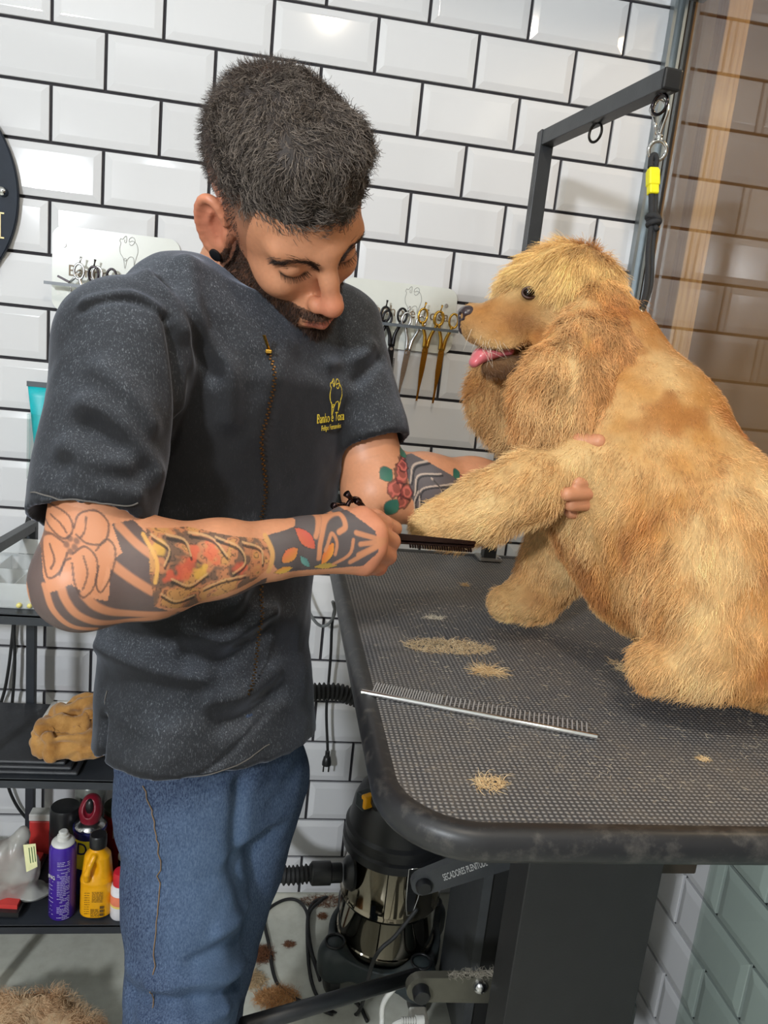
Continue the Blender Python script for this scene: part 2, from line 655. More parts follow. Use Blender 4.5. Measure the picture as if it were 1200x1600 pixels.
def tile_mesh(w, h, depth=0.006, bev=0.013, rise=0.0028):
    """bevelled brick tile lying in x (width) and z (height), proud towards -y"""
    bm = bmesh.new()
    def ring(dx, dz, y):
        return [bm.verts.new((sx * (w / 2 - dx), y, sz * (h / 2 - dz))) for sx, sz in ((-1, -1), (1, -1), (1, 1), (-1, 1))]
    e = 0.0007
    R = [ring(0, 0, 0), ring(0, 0, -depth + e), ring(e, e, -depth), ring(bev, bev, -depth - rise), ring(bev + 0.0015, bev + 0.0015, -depth - rise - 0.0002)]
    for A, B in zip(R, R[1:]):
        for k in range(4):
            bm.faces.new((A[k], A[(k + 1) % 4], B[(k + 1) % 4], B[k]))
    bm.faces.new(R[-1])
    bmesh.ops.recalc_face_normals(bm, faces=bm.faces[:])
    me = bpy.data.meshes.new('tile')
    bm.to_mesh(me)
    bm.free()
    me.materials.append(tile_mat)
    return me

GAP = 0.0062
floor_m = NT('polished_cement_floor', lin((150, 150, 140)), 0.35)
_n = floor_m.noise(3.5, 6, 0.6)
_n2 = floor_m.noise(40, 4, 0.6)
floor_m.col(floor_m.mix(0.25, floor_m.ramp(_n, [(0.3, lin((182, 183, 170))), (0.7, lin((208, 208, 196)))]), floor_m.ramp(_n2, [(0.35, lin((176, 172, 158))), (0.6, lin((214, 214, 202)))])))
floor_m.bump(_n2, 0.08, 0.002)
slab('floor', (-2.2, -3.4, -0.06), (3.4, 1.8, 0), floor_m.m)
slab('ceiling', (-2.2, -3.4, 2.70), (3.4, 1.8, 2.76), wall_paint)
slab('wall_left', (-2.2, -3.4, 0), (-2.1, 0.1, 2.7), wall_paint)
slab('wall_front', (-2.2, -3.5, 0), (3.4, -3.4, 2.7), wall_paint)

wb = slab('wall_back', (-2.1, 0.0, 0), (1.235, 0.1, 2.7), grout)
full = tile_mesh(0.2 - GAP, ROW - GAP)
_cut = {}
def put_tile(me, loc, parent, rz=0.0):
    o = bpy.data.objects.new('tile', me)
    COL.objects.link(o)
    o.location = loc
    o.rotation_euler = (0, 0, rz)
    o.parent = parent
    return o
XR = 1.203
for k in range(-3, 18):                      # courses, counted down from line 0
    zc = (18 - k) * ROW - ROW / 2
    off = 0.097 if k % 2 == 0 else 0.0       # brick bond
    for c in range(-5, 7):
        x0, x1 = c * 0.2 + off, (c + 1) * 0.2 + off
        if x1 < -0.75 or x0 > XR - 0.02:
            continue
        if x1 > XR:
            w = round(XR - x0, 3)
            if w not in _cut:
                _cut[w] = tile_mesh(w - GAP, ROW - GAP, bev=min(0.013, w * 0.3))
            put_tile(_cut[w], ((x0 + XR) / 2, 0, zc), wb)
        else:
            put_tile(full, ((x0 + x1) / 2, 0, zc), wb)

# side wall under the window: tiled too, half a course out of step
WX = 1.24
wr = slab('wall_right', (WX, -3.4, 0), (WX + 0.1, 0.0, 0.86), grout)
zl = [0.0, 0.064, 0.1664, 0.2688, 0.3712, 0.4736, 0.576, 0.6784, 0.7808, 0.86]
for i, (z0, z1) in enumerate(zip(zl, zl[1:])):
    h = round(z1 - z0, 4)
    off = -0.043 if i % 2 == 1 else 0.057
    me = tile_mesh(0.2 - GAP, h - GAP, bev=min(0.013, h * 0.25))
    for c in range(0, 7):
        y1 = off - c * 0.2
        if y1 > 0 and y1 - 0.2 < -0.02:
            w = 0.2 - y1
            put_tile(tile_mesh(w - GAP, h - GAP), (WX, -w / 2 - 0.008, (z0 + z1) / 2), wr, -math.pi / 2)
        else:
            put_tile(me, (WX, y1 - 0.1, (z0 + z1) / 2), wr, -math.pi / 2)
slab('wall_right_top', (WX, -3.4, 2.15), (WX + 0.1, 0.1, 2.7), wall_paint)

# window in the side wall, its channel at the corner and header rail
win = empty('window_1', (1.22, -0.9, 0.86))
win['kind'] = 'structure'
glass = sheer('window_glass', (0.86, 0.86, 0.84), 0.07)
MB().span((1.205, -3.3, 0.87), (1.213, -0.01, 2.06)).build('pane', glass, win)
MB().span((1.178, -0.030, 0.0), (1.1845, -0.008, 2.3)).span((1.1845, -0.016, 0.0), (1.205, -0.008, 2.3)).span((1.1975, -0.035, 0.0), (1.2035, -0.008, 2.3)).build('corner_channel', M['alu'], win)
MB().span((1.196, -3.3, 2.055), (1.235, -0.03, 2.14)).build('header_rail', M['alu'], win)
MB().span((1.196, -3.3, 0.855), (1.235, -0.03, 0.872)).build('sill_rail', M['alu'], win)
lower = sheer('green_sheet_glass', (0.76, 0.83, 0.785), 0.02)
gp = MB().span((1.200, -3.2, 0.02), (1.208, -0.648, 0.80), 0.001).build('glass_panel', lower)
tag(gp, 'green tinted clear glass sheet standing before the side wall tiles under the table', 'glass panel')

# the room seen through the window
tan = plain('tan_plaster', (172, 140, 100), 0.8, var=0.05, scale=3)
wood = NT('pale_wood', lin((206, 166, 112)), 0.5)
wood.col(wood.ramp(wood.noise(8, 5, 0.6, 0.5, (14, 14, 0.6)), [(0.3, lin((190, 148, 96))), (0.7, lin((218, 182, 128)))]))
slab('wall_far', (1.24, 1.3, 0), (3.4, 1.4, 2.7), tan)
slab('wall_end', (3.3, -3.4, 0), (3.4, 1.4, 2.7), tan)
slab('wall_next', (1.235, 0.02, 0), (1.25, 1.3, 2.7), tan)
dj = empty('door_1', (1.5, 0.32, 0))
dj['kind'] = 'structure'
MB().span((1.530, 0.44, 0), (1.585, 0.50, 2.5), 0.004).build('jamb', wood.m, dj)
MB().span((1.585, 0.455, 0), (1.604, 0.49, 2.5), 0.003).build('door_stop', wood.m, dj)

# ================================================================ GROOMING TABLE
TZ = 0.94
tx0, tx1, ty0, ty1 = 0.581, 1.181, -1.097, -0.195
def rrect(x0, x1, y0, y1, r, z, n=12):
    p = []
    for cx, cy, a0 in ((x1 - r, y1 - r, 0), (x0 + r, y1 - r, 90), (x0 + r, y0 + r, 180), (x1 - r, y0 + r, 270)):
        for k in range(n + 1):
            a = math.radians(a0 + 90 * k / n)
            p.append((cx + r * math.cos(a), cy + r * math.sin(a), z))
    return p
table = empty('grooming_table', (0.881, -0.65, 0), 'black grooming table with ribbed rubber top and hydraulic base beside the groomer', 'table')
mat_m = NT('ribbed_rubber_mat', lin((58, 58, 60)), 0.62)
mp = mat_m.node('ShaderNodeMapping')
mp.inputs['Scale'].default_value = (1, 1, 1)
mat_m.t.links.new(mat_m.co(), mp.inputs[0])
wv = []
for ax in ('X', 'Y'):
    w = mat_m.node('ShaderNodeTexWave', wave_type='BANDS', bands_direction=ax, Scale=58.0, Distortion=0.4, Detail=1.0)
    w.inputs['Detail Scale'].default_value = 8
    mat_m.t.links.new(mp.outputs[0], w.inputs['Vector'])
    wv.append(w.outputs['Fac'])
weave = mat_m.mix(1.0, wv[0], wv[1], 'MULTIPLY')
dust = mat_m.ramp(mat_m.noise(9, 8, 0.75), [(0.45, (0, 0, 0)), (0.85, (1, 1, 1))])
speck = mat_m.ramp(mat_m.noise(190, 3, 0.7), [(0.60, (0, 0, 0)), (0.70, (1, 1, 1))])
base = mat_m.ramp(weave, [(0.1, lin((64, 64, 66))), (0.75, lin((144, 142, 141)))])
base = mat_m.mix(mat_m.mix(0.5, (0, 0, 0), dust), base, lin((128, 116, 102)))
base = mat_m.mix(mat_m.mix(0.4, (0, 0, 0), speck), base, lin((170, 158, 140)))
mat_m.col(base)
mat_m.bump(weave, 0.5, 0.0012)
edge_m = NT('worn_black_edge', lin((34, 34, 36)), 0.42)
_n = edge_m.ramp(edge_m.noise(45, 5, 0.7), [(0.5, (0, 0, 0)), (0.75, (1, 1, 1))])
edge_m.col(edge_m.mix(edge_m.mix(0.5, (0, 0, 0), _n), lin((34, 34, 36)), lin((105, 100, 94))))
# rubber edging: half-round profile swept round the board
bm = bmesh.new()
prof = [(-0.016, 0.0005), (-0.008, 0.0025), (0.0, 0.0015), (0.0045, -0.005), (0.006, -0.013), (0.0045, -0.021), (0.0, -0.0275), (-0.008, -0.0285), (-0.016, -0.0275)]
rings = []
for o, z in prof:
    rings.append([bm.verts.new(p) for p in rrect(tx0 - o, tx1 + o, ty0 - o, ty1 + o, 0.085 + o, TZ + z)])
for A, B in zip(rings, rings[1:]):
    n = len(A)
    for k in range(n):
        bm.faces.new((A[k], A[(k + 1) % n], B[(k + 1) % n], B[k]))
bm.faces.new(rings[-1])
bmesh.ops.recalc_face_normals(bm, faces=bm.faces[:])
me = bpy.data.meshes.new('rubber_edging')
bm.to_mesh(me)
bm.free()
link('rubber_edging', me, edge_m.m, table, True)
MB().prism(rrect(tx0 + 0.0155, tx1 - 0.0155, ty0 + 0.0155, ty1 - 0.0155, 0.070, TZ - 0.024), (0, 0, 0.024)).build('tabletop', mat_m.m, table)

# ================================================================ THE GROOMER
man = empty('person', (0.36, -0.80, 0), 'bearded man in black zip tunic and blue jeans with tattooed arms, bending over the dog', 'person')
LT = V3(0.73, 0.683, 0)        # towards his left
FW = V3(0.683, -0.73, 0)       # the way his chest faces
UP = V3(0, 0, 1)
S_R, S_L = V3(*(0.3096, -0.8486, 1.3053)), V3(*(0.5272, -0.6366, 1.3367))
EL_R, WR_R = V3(*(0.308, -0.9751, 1.1024)), V3(*(0.5012, -0.9026, 1.1265))
EL_L, WR_L = V3(*(0.5947, -0.7178, 1.1518)), V3(*(0.8155, -0.6437, 1.1689))
T_hip, T_waist, T_chest, T_sho, T_neck = (V3(*(0.411, -0.7775, 0.8448)), V3(*(0.4048, -0.7583, 0.9531)), V3(*(0.4237, -0.7182, 1.2225)), V3(*(0.4173, -0.7034, 1.3338)), V3(*(0.4064, -0.7095, 1.3939)))
# head frame: f forward, u up, r towards his right
HC = V3(0.4520, -0.7700, 1.4585)
HS = 0.955
Hf, Hu, Hr = V3(0.5182, -0.5424, -0.6613), V3(0.0269, -0.7624, 0.6465), V3(-0.8549, -0.3528, -0.3804)
HA = np.array([Hf, Hu, Hr])
def H(f, u, r):
    return HC + (f * Hf + u * Hu + r * Hr) * HS

B = Field()
# trunk
B.loft([(T_hip - UP * 0.08, LT, FW, 0.095, 0.064, 2), (T_hip + UP * 0.03, LT, FW, 0.106, 0.070, 2), (T_waist, LT, FW, 0.104, 0.068, 2),
        (T_chest, LT, FW, 0.132, 0.084, 2), (T_sho - UP * 0.02, LT, FW, 0.135, 0.075, 2), (T_neck - UP * 0.04, LT, FW, 0.070, 0.055, 2)], k=0.03)
# legs, knees and feet
KN_R, AN_R = V3(*(0.4018, -0.8484, 0.535)), V3(0.36, -0.86, 0.09)
HP_R, HP_L = T_hip - LT * 0.032 - UP * 0.06, T_hip + LT * 0.068 - UP * 0.06
KN_L, AN_L = V3(*(0.4192, -0.7546, 0.5028)), V3(0.40, -0.68, 0.09)
for hp, kn, an in ((HP_R, KN_R, AN_R), (HP_L, KN_L, AN_L)):
    B.chain([hp, (hp + kn) / 2, kn, kn * 0.7 + an * 0.3, an], [0.058, 0.054, 0.044, 0.044, 0.034], 0.03)
    B.chain([an - UP * 0.04, an - UP * 0.06 + FW * 0.15], [0.036, 0.028], 0.02)
# shoulders and arms
for S, E, W, sg in ((S_R, EL_R, WR_R, 1), (S_L, EL_L, WR_L, -1)):
    B.ell(S - UP * 0.012, 0.046, None, 0.05)
    m1 = S * 0.55 + E * 0.45
    B.chain([S, m1, E], [0.043, 0.044, 0.039], 0.02)
    q1, q2, q3 = E * 0.74 + W * 0.26, E * 0.42 + W * 0.58, E * 0.15 + W * 0.85
    B.chain([E, q1, q2, q3, W], [0.0375, 0.0430, 0.034, 0.0255, 0.0245], 0.02)
    B.ell(E * 0.985 + W * 0.015 - unit(W - E) * 0.008 - UP * 0.004, 0.0365, None, 0.02)
# right hand, closed round the scissors
mR = [V3(*(0.5568, -0.8826, 1.1522)), V3(*(0.5698, -0.8889, 1.1418)), V3(*(0.5704, -0.8925, 1.1258)), V3(*(0.5623, -0.8908, 1.109))]
pR = [V3(*(0.5855, -0.8499, 1.1416)), V3(*(0.5937, -0.8588, 1.1252)), V3(*(0.5915, -0.8619, 1.1095)), V3(*(0.5826, -0.8654, 1.0971))]
dR = [V3(*(0.5792, -0.8304, 1.1224)), V3(*(0.5851, -0.8342, 1.1092)), V3(*(0.5813, -0.8403, 1.0974)), V3(*(0.5717, -0.8449, 1.0886))]
tR = [V3(*(0.5587, -0.8323, 1.1186)), V3(*(0.5623, -0.8352, 1.1079)), V3(*(0.5598, -0.841, 1.0984)), V3(*(0.5529, -0.8453, 1.0927))]
for i in range(4):
    w = WR_R + (V3(*(0.5005, -0.9007, 1.1352)) - WR_R) * (1 - i * 0.66)
    B.cone(w, mR[i], 0.0165, 0.0135, 0.016)
for i, r in enumerate((0.0098, 0.0102, 0.0096, 0.0086)):
    B.ell(mR[i], r * 1.18, None, 0.008)
    B.chain([mR[i], pR[i]], [r * 1.05, r * 0.97], 0.004)
    B.chain([pR[i], dR[i], tR[i]], [r * 0.96, r * 0.88, r * 0.75], 0.0035)
B.chain([V3(*(0.5103, -0.885, 1.1331)), V3(*(0.54, -0.8589, 1.1453)), V3(*(0.5767, -0.834, 1.1421)), V3(*(0.601, -0.8265, 1.1318))], [0.017, 0.0135, 0.0112, 0.0092], 0.006)
# left hand, supporting the dog's upper leg
mL = [V3(*(0.8855, -0.6559, 1.2088)), V3(*(0.8901, -0.6598, 1.1939)), V3(*(0.8878, -0.6628, 1.1783)), V3(*(0.8822, -0.6601, 1.1631))]
pL = [V3(*(0.8896, -0.721, 1.1977)), V3(*(0.89, -0.7288, 1.1858)), V3(*(0.8831, -0.731, 1.1707)), V3(*(0.8758, -0.7223, 1.1581))]
dL = [V3(*(0.853, -0.7803, 1.199)), V3(*(0.8463, -0.7864, 1.1855)), V3(*(0.8446, -0.7812, 1.1701)), V3(*(0.8458, -0.7597, 1.1558))]
tL = [V3(*(0.8158, -0.798, 1.1969)), V3(*(0.8031, -0.8043, 1.1826)), V3(*(0.8149, -0.7916, 1.1685)), V3(*(0.8283, -0.7627, 1.1536))]
for i in range(4):
    B.cone(WR_L, mL[i], 0.019, 0.0135, 0.016)
    B.chain([mL[i], pL[i], dL[i], tL[i]], [0.0112, 0.0102, 0.0095, 0.0085], 0.004)
B.chain([V3(*(0.8283, -0.6422, 1.1849)), V3(*(0.8227, -0.6707, 1.2161)), V3(*(0.8064, -0.7472, 1.2338)), V3(*(0.8196, -0.7774, 1.2421)), V3(*(0.8359, -0.7925, 1.2456))], [0.018, 0.0135, 0.0110, 0.0105, 0.0090], 0.006)
# neck and head
B.chain([T_neck - UP * 0.06 - FW * 0.005, H(-0.035, -0.075, 0)], [0.066, 0.057], 0.03)
_n0 = len(B.ops)
B.ell(H(-0.016, 0.052, 0), np.array((0.096, 0.088, 0.074)) * HS, HA, 0.02)
B.ell(H(0.034, 0.022, 0), np.array((0.064, 0.080, 0.063)) * HS, HA, 0.03)
B.ell(H(0.030, -0.050, 0), np.array((0.066, 0.050, 0.054)) * HS, HA, 0.03)
B.ell(H(0.062, -0.085, 0), np.array((0.034, 0.030, 0.034)) * HS, HA, 0.025)
B.ell(H(0.088, -0.098, 0), np.array((0.014, 0.014, 0.019)) * HS, HA, 0.018)
for q in (-1, 1):
    B.ell(H(0.066, -0.022, 0.040 * q), np.array((0.024, 0.018, 0.018)) * HS, HA, 0.018)
    B.cone(H(0.093, 0.021, 0.010 * q), H(0.078, 0.026, 0.046 * q), 0.0095, 0.008, 0.016)
    B.ell(H(0.101, 0.008, 0.031 * q), np.array((0.012, 0.0115, 0.016)) * HS, HA, 0.010, 's')
    B.ell(H(0.0800, 0.004, 0.0315 * q), np.array((0.0135, 0.0125, 0.0155)) * HS, HA, 0.004)
    B.ell(H(0.109, -0.036, 0.0125 * q), np.array((0.011, 0.009, 0.0085)) * HS, HA, 0.006)
    B.ell(H(0.117, -0.0425, 0.0065 * q), np.array((0.0045, 0.0035, 0.0032)) * HS, HA, 0.003, 's')
B.chain([H(0.097, 0.022, 0), H(0.109, -0.004, 0), H(0.122, -0.026, 0)], [0.0085, 0.0085, 0.0105], 0.010)
B.ell(H(0.1225, -0.030, 0), np.array((0.0125, 0.0115, 0.0125)) * HS, HA, 0.006)
B.ell(H(0.094, -0.062, 0), np.array((0.016, 0.020, 0.026)) * HS, HA, 0.014)
B.chain([H(0.104, -0.060, 0.022), H(0.1105, -0.0585, 0.005), H(0.1105, -0.0585, -0.005), H(0.104, -0.060, -0.022)], [0.0035, 0.0055, 0.0055, 0.0035], 0.005)
B.chain([H(0.103, -0.0685, 0.019), H(0.109, -0.070, 0.0), H(0.103, -0.0685, -0.019)], [0.004, 0.0068, 0.004], 0.005)
B.chain([H(0.104, -0.0642, 0.021), H(0.1165, -0.0638, 0.0), H(0.104, -0.0642, -0.021)], [0.0012, 0.0012, 0.0012], 0.002, 's')
# ears: shell, rim, hollow, lobe
for q in (-1, 1):
    ea = unit(Hr * q * 0.86 + Hf * 0.50)        # the ear's flat side
    eu = unit(Hu * 0.97 - Hf * 0.2)
    eu = unit(eu - ea * (eu @ ea))
    ef = np.cross(eu, ea) * q
    c = H(-0.006, -0.001, 0.0735 * q) + ea * 0.006
    EA = np.array([ef, eu, ea])
    B.ell(c, (0.020, 0.036, 0.0075), EA, 0.006)
    B.ell(c + ea * 0.007 + ef * 0.003 * q + eu * 0.004, (0.0125, 0.0235, 0.0065), EA, 0.003, 's')
    rim = [c + ef * 0.018 * math.cos(t) + eu * 0.034 * math.sin(t) + ea * 0.004 for t in np.linspace(math.radians(20), math.radians(245), 14)]
    B.chain(rim, [0.0042] * 14, 0.003)
    B.ell(c - eu * 0.031 + ea * 0.002, (0.0105, 0.013, 0.0055), EA, 0.006)
    B.ell(H(0.012, -0.004, 0.071 * q), np.array((0.006, 0.009, 0.005)) * HS, HA, 0.006)
    B.chain([c - eu * 0.018 + ea * 0.003, c + eu * 0.004 - ef * 0.007 * q + ea * 0.002, c + eu * 0.018 + ea * 0.003], [0.003, 0.003, 0.003], 0.003)
bV, bF = B.mesh(0.0022)
bV = smooth_verts(bV, bF, 2, 0.4)

# ---- skin colour, tattoos
def chart_of(P, E, W):
    ax = unit(W - E)
    n = V3(0.10, -0.99, -0.05); n = unit(n - ax * (n @ ax))
    T = np.cross(n, ax)
    T = T if T[2] > 0 else -T
    q = P - E
    return np.stack([q @ ax, q @ T], -1), n

def refine(V, F, sel):
    """split the chosen quads in four"""
    Q = F[sel]
    n0 = len(V)
    e = np.sort(np.stack([Q, np.roll(Q, -1, 1)], -1).reshape(-1, 2), 1)
    u, inv = np.unique(e, axis=0, return_inverse=True)
    inv = inv.reshape(-1, 4)
    mid = (V[u[:, 0]] + V[u[:, 1]]) / 2
    cen = V[Q].mean(1)
    mi = n0 + inv
    ci = n0 + len(u) + np.arange(len(Q))
    new = np.concatenate([np.stack([Q[:, i], mi[:, i], ci, mi[:, i - 1]], -1) for i in range(4)])
    return np.concatenate([V, mid, cen]), np.concatenate([F[~sel], new])

def in_arm(P):
    dr = np.minimum(seg_dist(P, EL_R, WR_R)[0], seg_dist(P, WR_R, mR[1])[0])
    dl = seg_dist(P, EL_L, WR_L)[0]
    return (dr < 0.062) | (dl < 0.055) | (seg_dist(P, EL_R, S_R * 0.3 + EL_R * 0.7)[0] < 0.055)
fc = bV[bF].mean(1)
bV, bF = refine(bV, bF, in_arm(fc) | (np.linalg.norm(fc - HC - Hf * 0.05, axis=1) < 0.11))
bN_all, bV_all = vnormals(bV, bF), bV
work = np.nonzero(in_arm(bV) | (np.linalg.norm(bV - mR[1], axis=1) < 0.10) | (np.linalg.norm(bV - mL[1], axis=1) < 0.12) | (np.linalg.norm(bV - HC, axis=1) < 0.2))[0]
bV, bN = bV_all[work], bN_all[work]
SK = np.array(lin((198, 138, 103)))
tint = np.tile(SK, (len(bV), 1))
tint *= (1 + 0.10 * vnoise(bV, 60, 3, 2) + 0.05 * vnoise(bV, 400, 5))[:, None]
def blend(mask, col, a=1.0):
    m = (mask * a)[:, None]
    tint[:] = tint * (1 - m) + np.array(lin(col)) * m
# flushed knuckles, ears, nose, lips
for c, r in [(H(0.122, -0.03, 0), 0.02), (H(-0.01, 0.005, 0.08), 0.04)] + [(p, 0.016) for p in mR + pR + tL + pL]:
    blend(np.exp(-(np.linalg.norm(bV - c, axis=1) / r) ** 2), (196, 104, 84), 0.55)
hl = (bV - HC) @ HA.T / HS                       # head-local coordinates
lip = np.exp(-((hl[:, 1] + 0.0655) / 0.0075) ** 4) * sstep(0.024, 0.018, np.abs(hl[:, 2])) * sstep(0.095, 0.102, hl[:, 0]) * (np.linalg.norm(hl, axis=1) < 0.14)
blend(lip, (176, 96, 84), 0.75)
for q in (-1, 1):                           # lowered lids: lash line and crease
    lash = [H(0.088, 0.0005, 0.0165 * q), H(0.0945, -0.0035, 0.026 * q), H(0.0930, -0.0035, 0.036 * q), H(0.084, 0.0015, 0.047 * q)]
    d = poly_dist(bV, lash)
    blend(np.exp(-(d / 0.0022) ** 2), (34, 22, 18), 0.95)
    crease = [H(0.090, 0.013, 0.017 * q), H(0.093, 0.0135, 0.030 * q), H(0.084, 0.011, 0.046 * q)]
    blend(np.exp(-(poly_dist(bV, crease) / 0.0022) ** 2), (120, 74, 54), 0.5)
    brow = [H(0.104, 0.015, 0.011 * q), H(0.100, 0.019, 0.026 * q), H(0.090, 0.021, 0.040 * q), H(0.077, 0.018, 0.051 * q)]
    blend(np.exp(-(poly_dist(bV, brow) / 0.0050) ** 4), (62, 42, 33), 0.6)
onhead = np.linalg.norm(hl - V3(0, 0.01, 0), axis=1) < 0.165
ear_z = np.maximum(np.exp(-(np.linalg.norm((hl - V3(-0.012, 0.002, 0.085)) / V3(0.030, 0.045, 0.022), axis=1)) ** 6), np.exp(-(np.linalg.norm((hl - V3(-0.012, 0.002, -0.085)) / V3(0.030, 0.045, 0.022), axis=1)) ** 6))
def hairline(p):
    """>0 inside the hair (head-local): top, sides, nape"""
    f, u, r = p[:, 0], p[:, 1], np.abs(p[:, 2])
    front = 0.078 - 0.85 * np.maximum(0.076 - u, -0.05) - 0.9 * np.maximum(r - 0.045, 0)   # hair starts behind this f
    side = (f < front) & (u > 0.012 - 0.25 * (f + 0.03))
    burn = (f < 0.040 + 0.2 * u) & (f > 0.010) & (u > -0.05) & (r > 0.045)
    return side | burn
def bearded(p):
    f, u, r = p[:, 0], p[:, 1], np.abs(p[:, 2])
    jaw = (u < -0.016 - 0.50 * np.clip(f - 0.03, -0.1, 1) * 1.0) & (u > -0.135) & (f > 0.006) & (r > 0.024)
    chin = (u < -0.078) & (f > 0.01)
    lipz = (u < -0.0475) & (u > -0.058) & (f > 0.085) & (r < 0.036)
    gap = (u > -0.074) & (u < -0.058) & (r < 0.026)
    goat = (r > 0.024) & (r < 0.038) & (u < -0.05) & (f > 0.06)
    return ((jaw | chin | lipz | goat) & ~gap) & (u < -0.02)
hm = onhead & hairline(hl) & (ear_z < 0.3)
bm_ = onhead & bearded(hl) & (ear_z < 0.3)
fade = sstep(0.02, 0.07, hl[:, 1])
blend(hm * (0.35 + 0.6 * fade), (36, 28, 25), 1.0)
blend(bm_ * 1.0, (40, 28, 24), 0.8)

# right arm ink, drawn in the arm's own chart (along, across)
uv, nr = chart_of(bV, EL_R, WR_R)
near_r = ((seg_dist(bV, EL_R, WR_R)[0] < 0.062) | (seg_dist(bV, WR_R, mR[1])[0] < 0.05) | (seg_dist(bV, EL_R, S_R)[0] < 0.056)) & (bV[:, 2] < 1.30)
face_r = sstep(-0.55, -0.15, bN @ nr) * near_r
def poly_in(uv, pts):
    x, y = uv[:, 0], uv[:, 1]
    c = np.zeros(len(uv), bool)
    for (x0, y0), (x1, y1) in zip(pts, pts[1:] + pts[:1]):
        if y0 == y1:
            continue
        c ^= ((y0 > y) != (y1 > y)) & (x < (x1 - x0) * (y - y0) / (y1 - y0) + x0)
    return c
def dist2(uv, pts):
    D = np.full(len(uv), 9.0)
    for a, b in zip(pts, pts[1:]):
        a, b = np.array(a), np.array(b)
        ba = b - a
        t = np.clip(((uv - a) @ ba) / max(ba @ ba, 1e-12), 0, 1)
        D = np.minimum(D, np.linalg.norm(uv - a - t[:, None] * ba, axis=1))
    return D
def curve(pts, n=8):
    """Catmull-Rom through pts"""
    P = [np.array(p) for p in pts]
    P = [2 * P[0] - P[1]] + P + [2 * P[-1] - P[-2]]
    out = []
    for i in range(1, len(P) - 2):
        for t in np.linspace(0, 1, n, endpoint=(i == len(P) - 3)):
            a, b, c, d = P[i - 1:i + 3]
            out.append(tuple(0.5 * ((2 * b) + (c - a) * t + (2 * a - 5 * b + 4 * c - d) * t * t + (3 * b - a - 3 * c + d) * t ** 3)))
    return out
INK, SKN = (58, 64, 70), (194, 132, 96)
def part_blend(fn, col, a, M, uvv):
    M = face_r if M is None else M
    uvv = uv if uvv is None else uvv
    i = np.nonzero(M > 0.01)[0]
    m = (fn(uvv[i]) * M[i] * a)[:, None]
    tint[i] = tint[i] * (1 - m) + np.array(lin(col)) * m
def fill(pts, col, a=0.86, M=None, uvv=None):
    part_blend(lambda q: poly_in(q, pts), col, a, M, uvv)
def line(pts, w, col, a=0.9, M=None, uvv=None, smooth=True):
    c = curve(pts) if smooth and len(pts) > 2 else pts
    part_blend(lambda q: sstep(w, w * 0.55, dist2(q, c)), col, a, M, uvv)
# dark ground
fill([(-0.0327, 0.0730), (-0.0288, 0.0661), (-0.0331, 0.0156), (-0.0157, 0.0126), (-0.0009, -0.0015), (0.0116, -0.0067), (0.0168, 0.0238), (0.0278, 0.0302), (0.0243, 0.0512), (0.0426, 0.0510), (0.0520, 0.0405), (0.0509, -0.0200), (0.0835, -0.0418), (0.1576, -0.0171), (0.1629, -0.0542), (0.0538, -0.0577), (-0.0444, -0.0366), (-0.0478, 0.0209)], INK)
fill([(-0.0288, 0.0661), (-0.0347, 0.0187), (-0.0328, 0.0043), (-0.0147, 0.0125), (0.0043, -0.0007), (0.0160, 0.0263), (0.0233, 0.0514), (0.0151, 0.0626), (-0.0141, 0.0685)], SKN, 1.0)
# tails across the dark ground
line([(0.0294, 0.0494), (0.0399, 0.0365), (0.0520, 0.0253)], 0.0042, SKN)
line([(0.0150, 0.0264), (0.0295, 0.0119), (0.0476, -0.0036)], 0.0050, SKN)
line([(-0.0233, 0.0156), (-0.0210, -0.0007), (-0.0106, -0.0178), (0.0152, -0.0324), (0.0621, -0.0357)], 0.0042, SKN)
line([(-0.0066, 0.0024), (0.0034, -0.0111), (0.0234, -0.0226), (0.0668, -0.0328)], 0.0048, SKN)
line([(-0.0346, 0.0102), (-0.0309, -0.0104), (-0.0186, -0.0279), (0.0011, -0.0368)], 0.0030, SKN)
# petals drawn in line
for pts in ([(-0.0284, 0.0606), (-0.0193, 0.0649), (-0.0091, 0.0602), (-0.0071, 0.0500), (-0.0146, 0.0434), (-0.0238, 0.0491), (-0.0286, 0.0585)], [(-0.0060, 0.0510), (-0.0001, 0.0612), (0.0131, 0.0628), (0.0213, 0.0517), (0.0151, 0.0390), (0.0019, 0.0398), (-0.0055, 0.0465)],
            [(-0.0158, 0.0413), (-0.0242, 0.0448), (-0.0313, 0.0370), (-0.0319, 0.0171), (-0.0227, 0.0212), (-0.0145, 0.0344)], [(-0.0106, 0.0338), (-0.0003, 0.0379), (0.0069, 0.0277), (0.0021, 0.0090), (-0.0078, 0.0003), (-0.0127, 0.0127), (-0.0123, 0.0273)],
            [(0.0075, 0.0344), (0.0173, 0.0409), (0.0228, 0.0333), (0.0173, 0.0168), (0.0067, 0.0024), (0.0033, 0.0111), (0.0075, 0.0230)], [(-0.0230, 0.0190), (-0.0181, 0.0283), (-0.0129, 0.0308)], [(-0.0210, 0.0575), (-0.0156, 0.0534), (-0.0123, 0.0474)], [(0.0046, 0.0584), (0.0017, 0.0488), (-0.0027, 0.0438)], [(-0.0029, 0.0315), (-0.0020, 0.0189), (-0.0072, 0.0071)], [(-0.0259, 0.0384), (-0.0248, 0.0294), (-0.0284, 0.0232)]):
    line(pts, 0.0010, (84, 64, 58), 0.8)
for c in ((-0.0107, 0.0439), (-0.0140, 0.0399), (-0.0083, 0.0380), (-0.0120, 0.0352), (-0.0059, 0.0421)):
    blend(sstep(0.0032, 0.0014, np.linalg.norm(uv - np.array(c), axis=1)) * face_r, (82, 66, 62), 0.7)
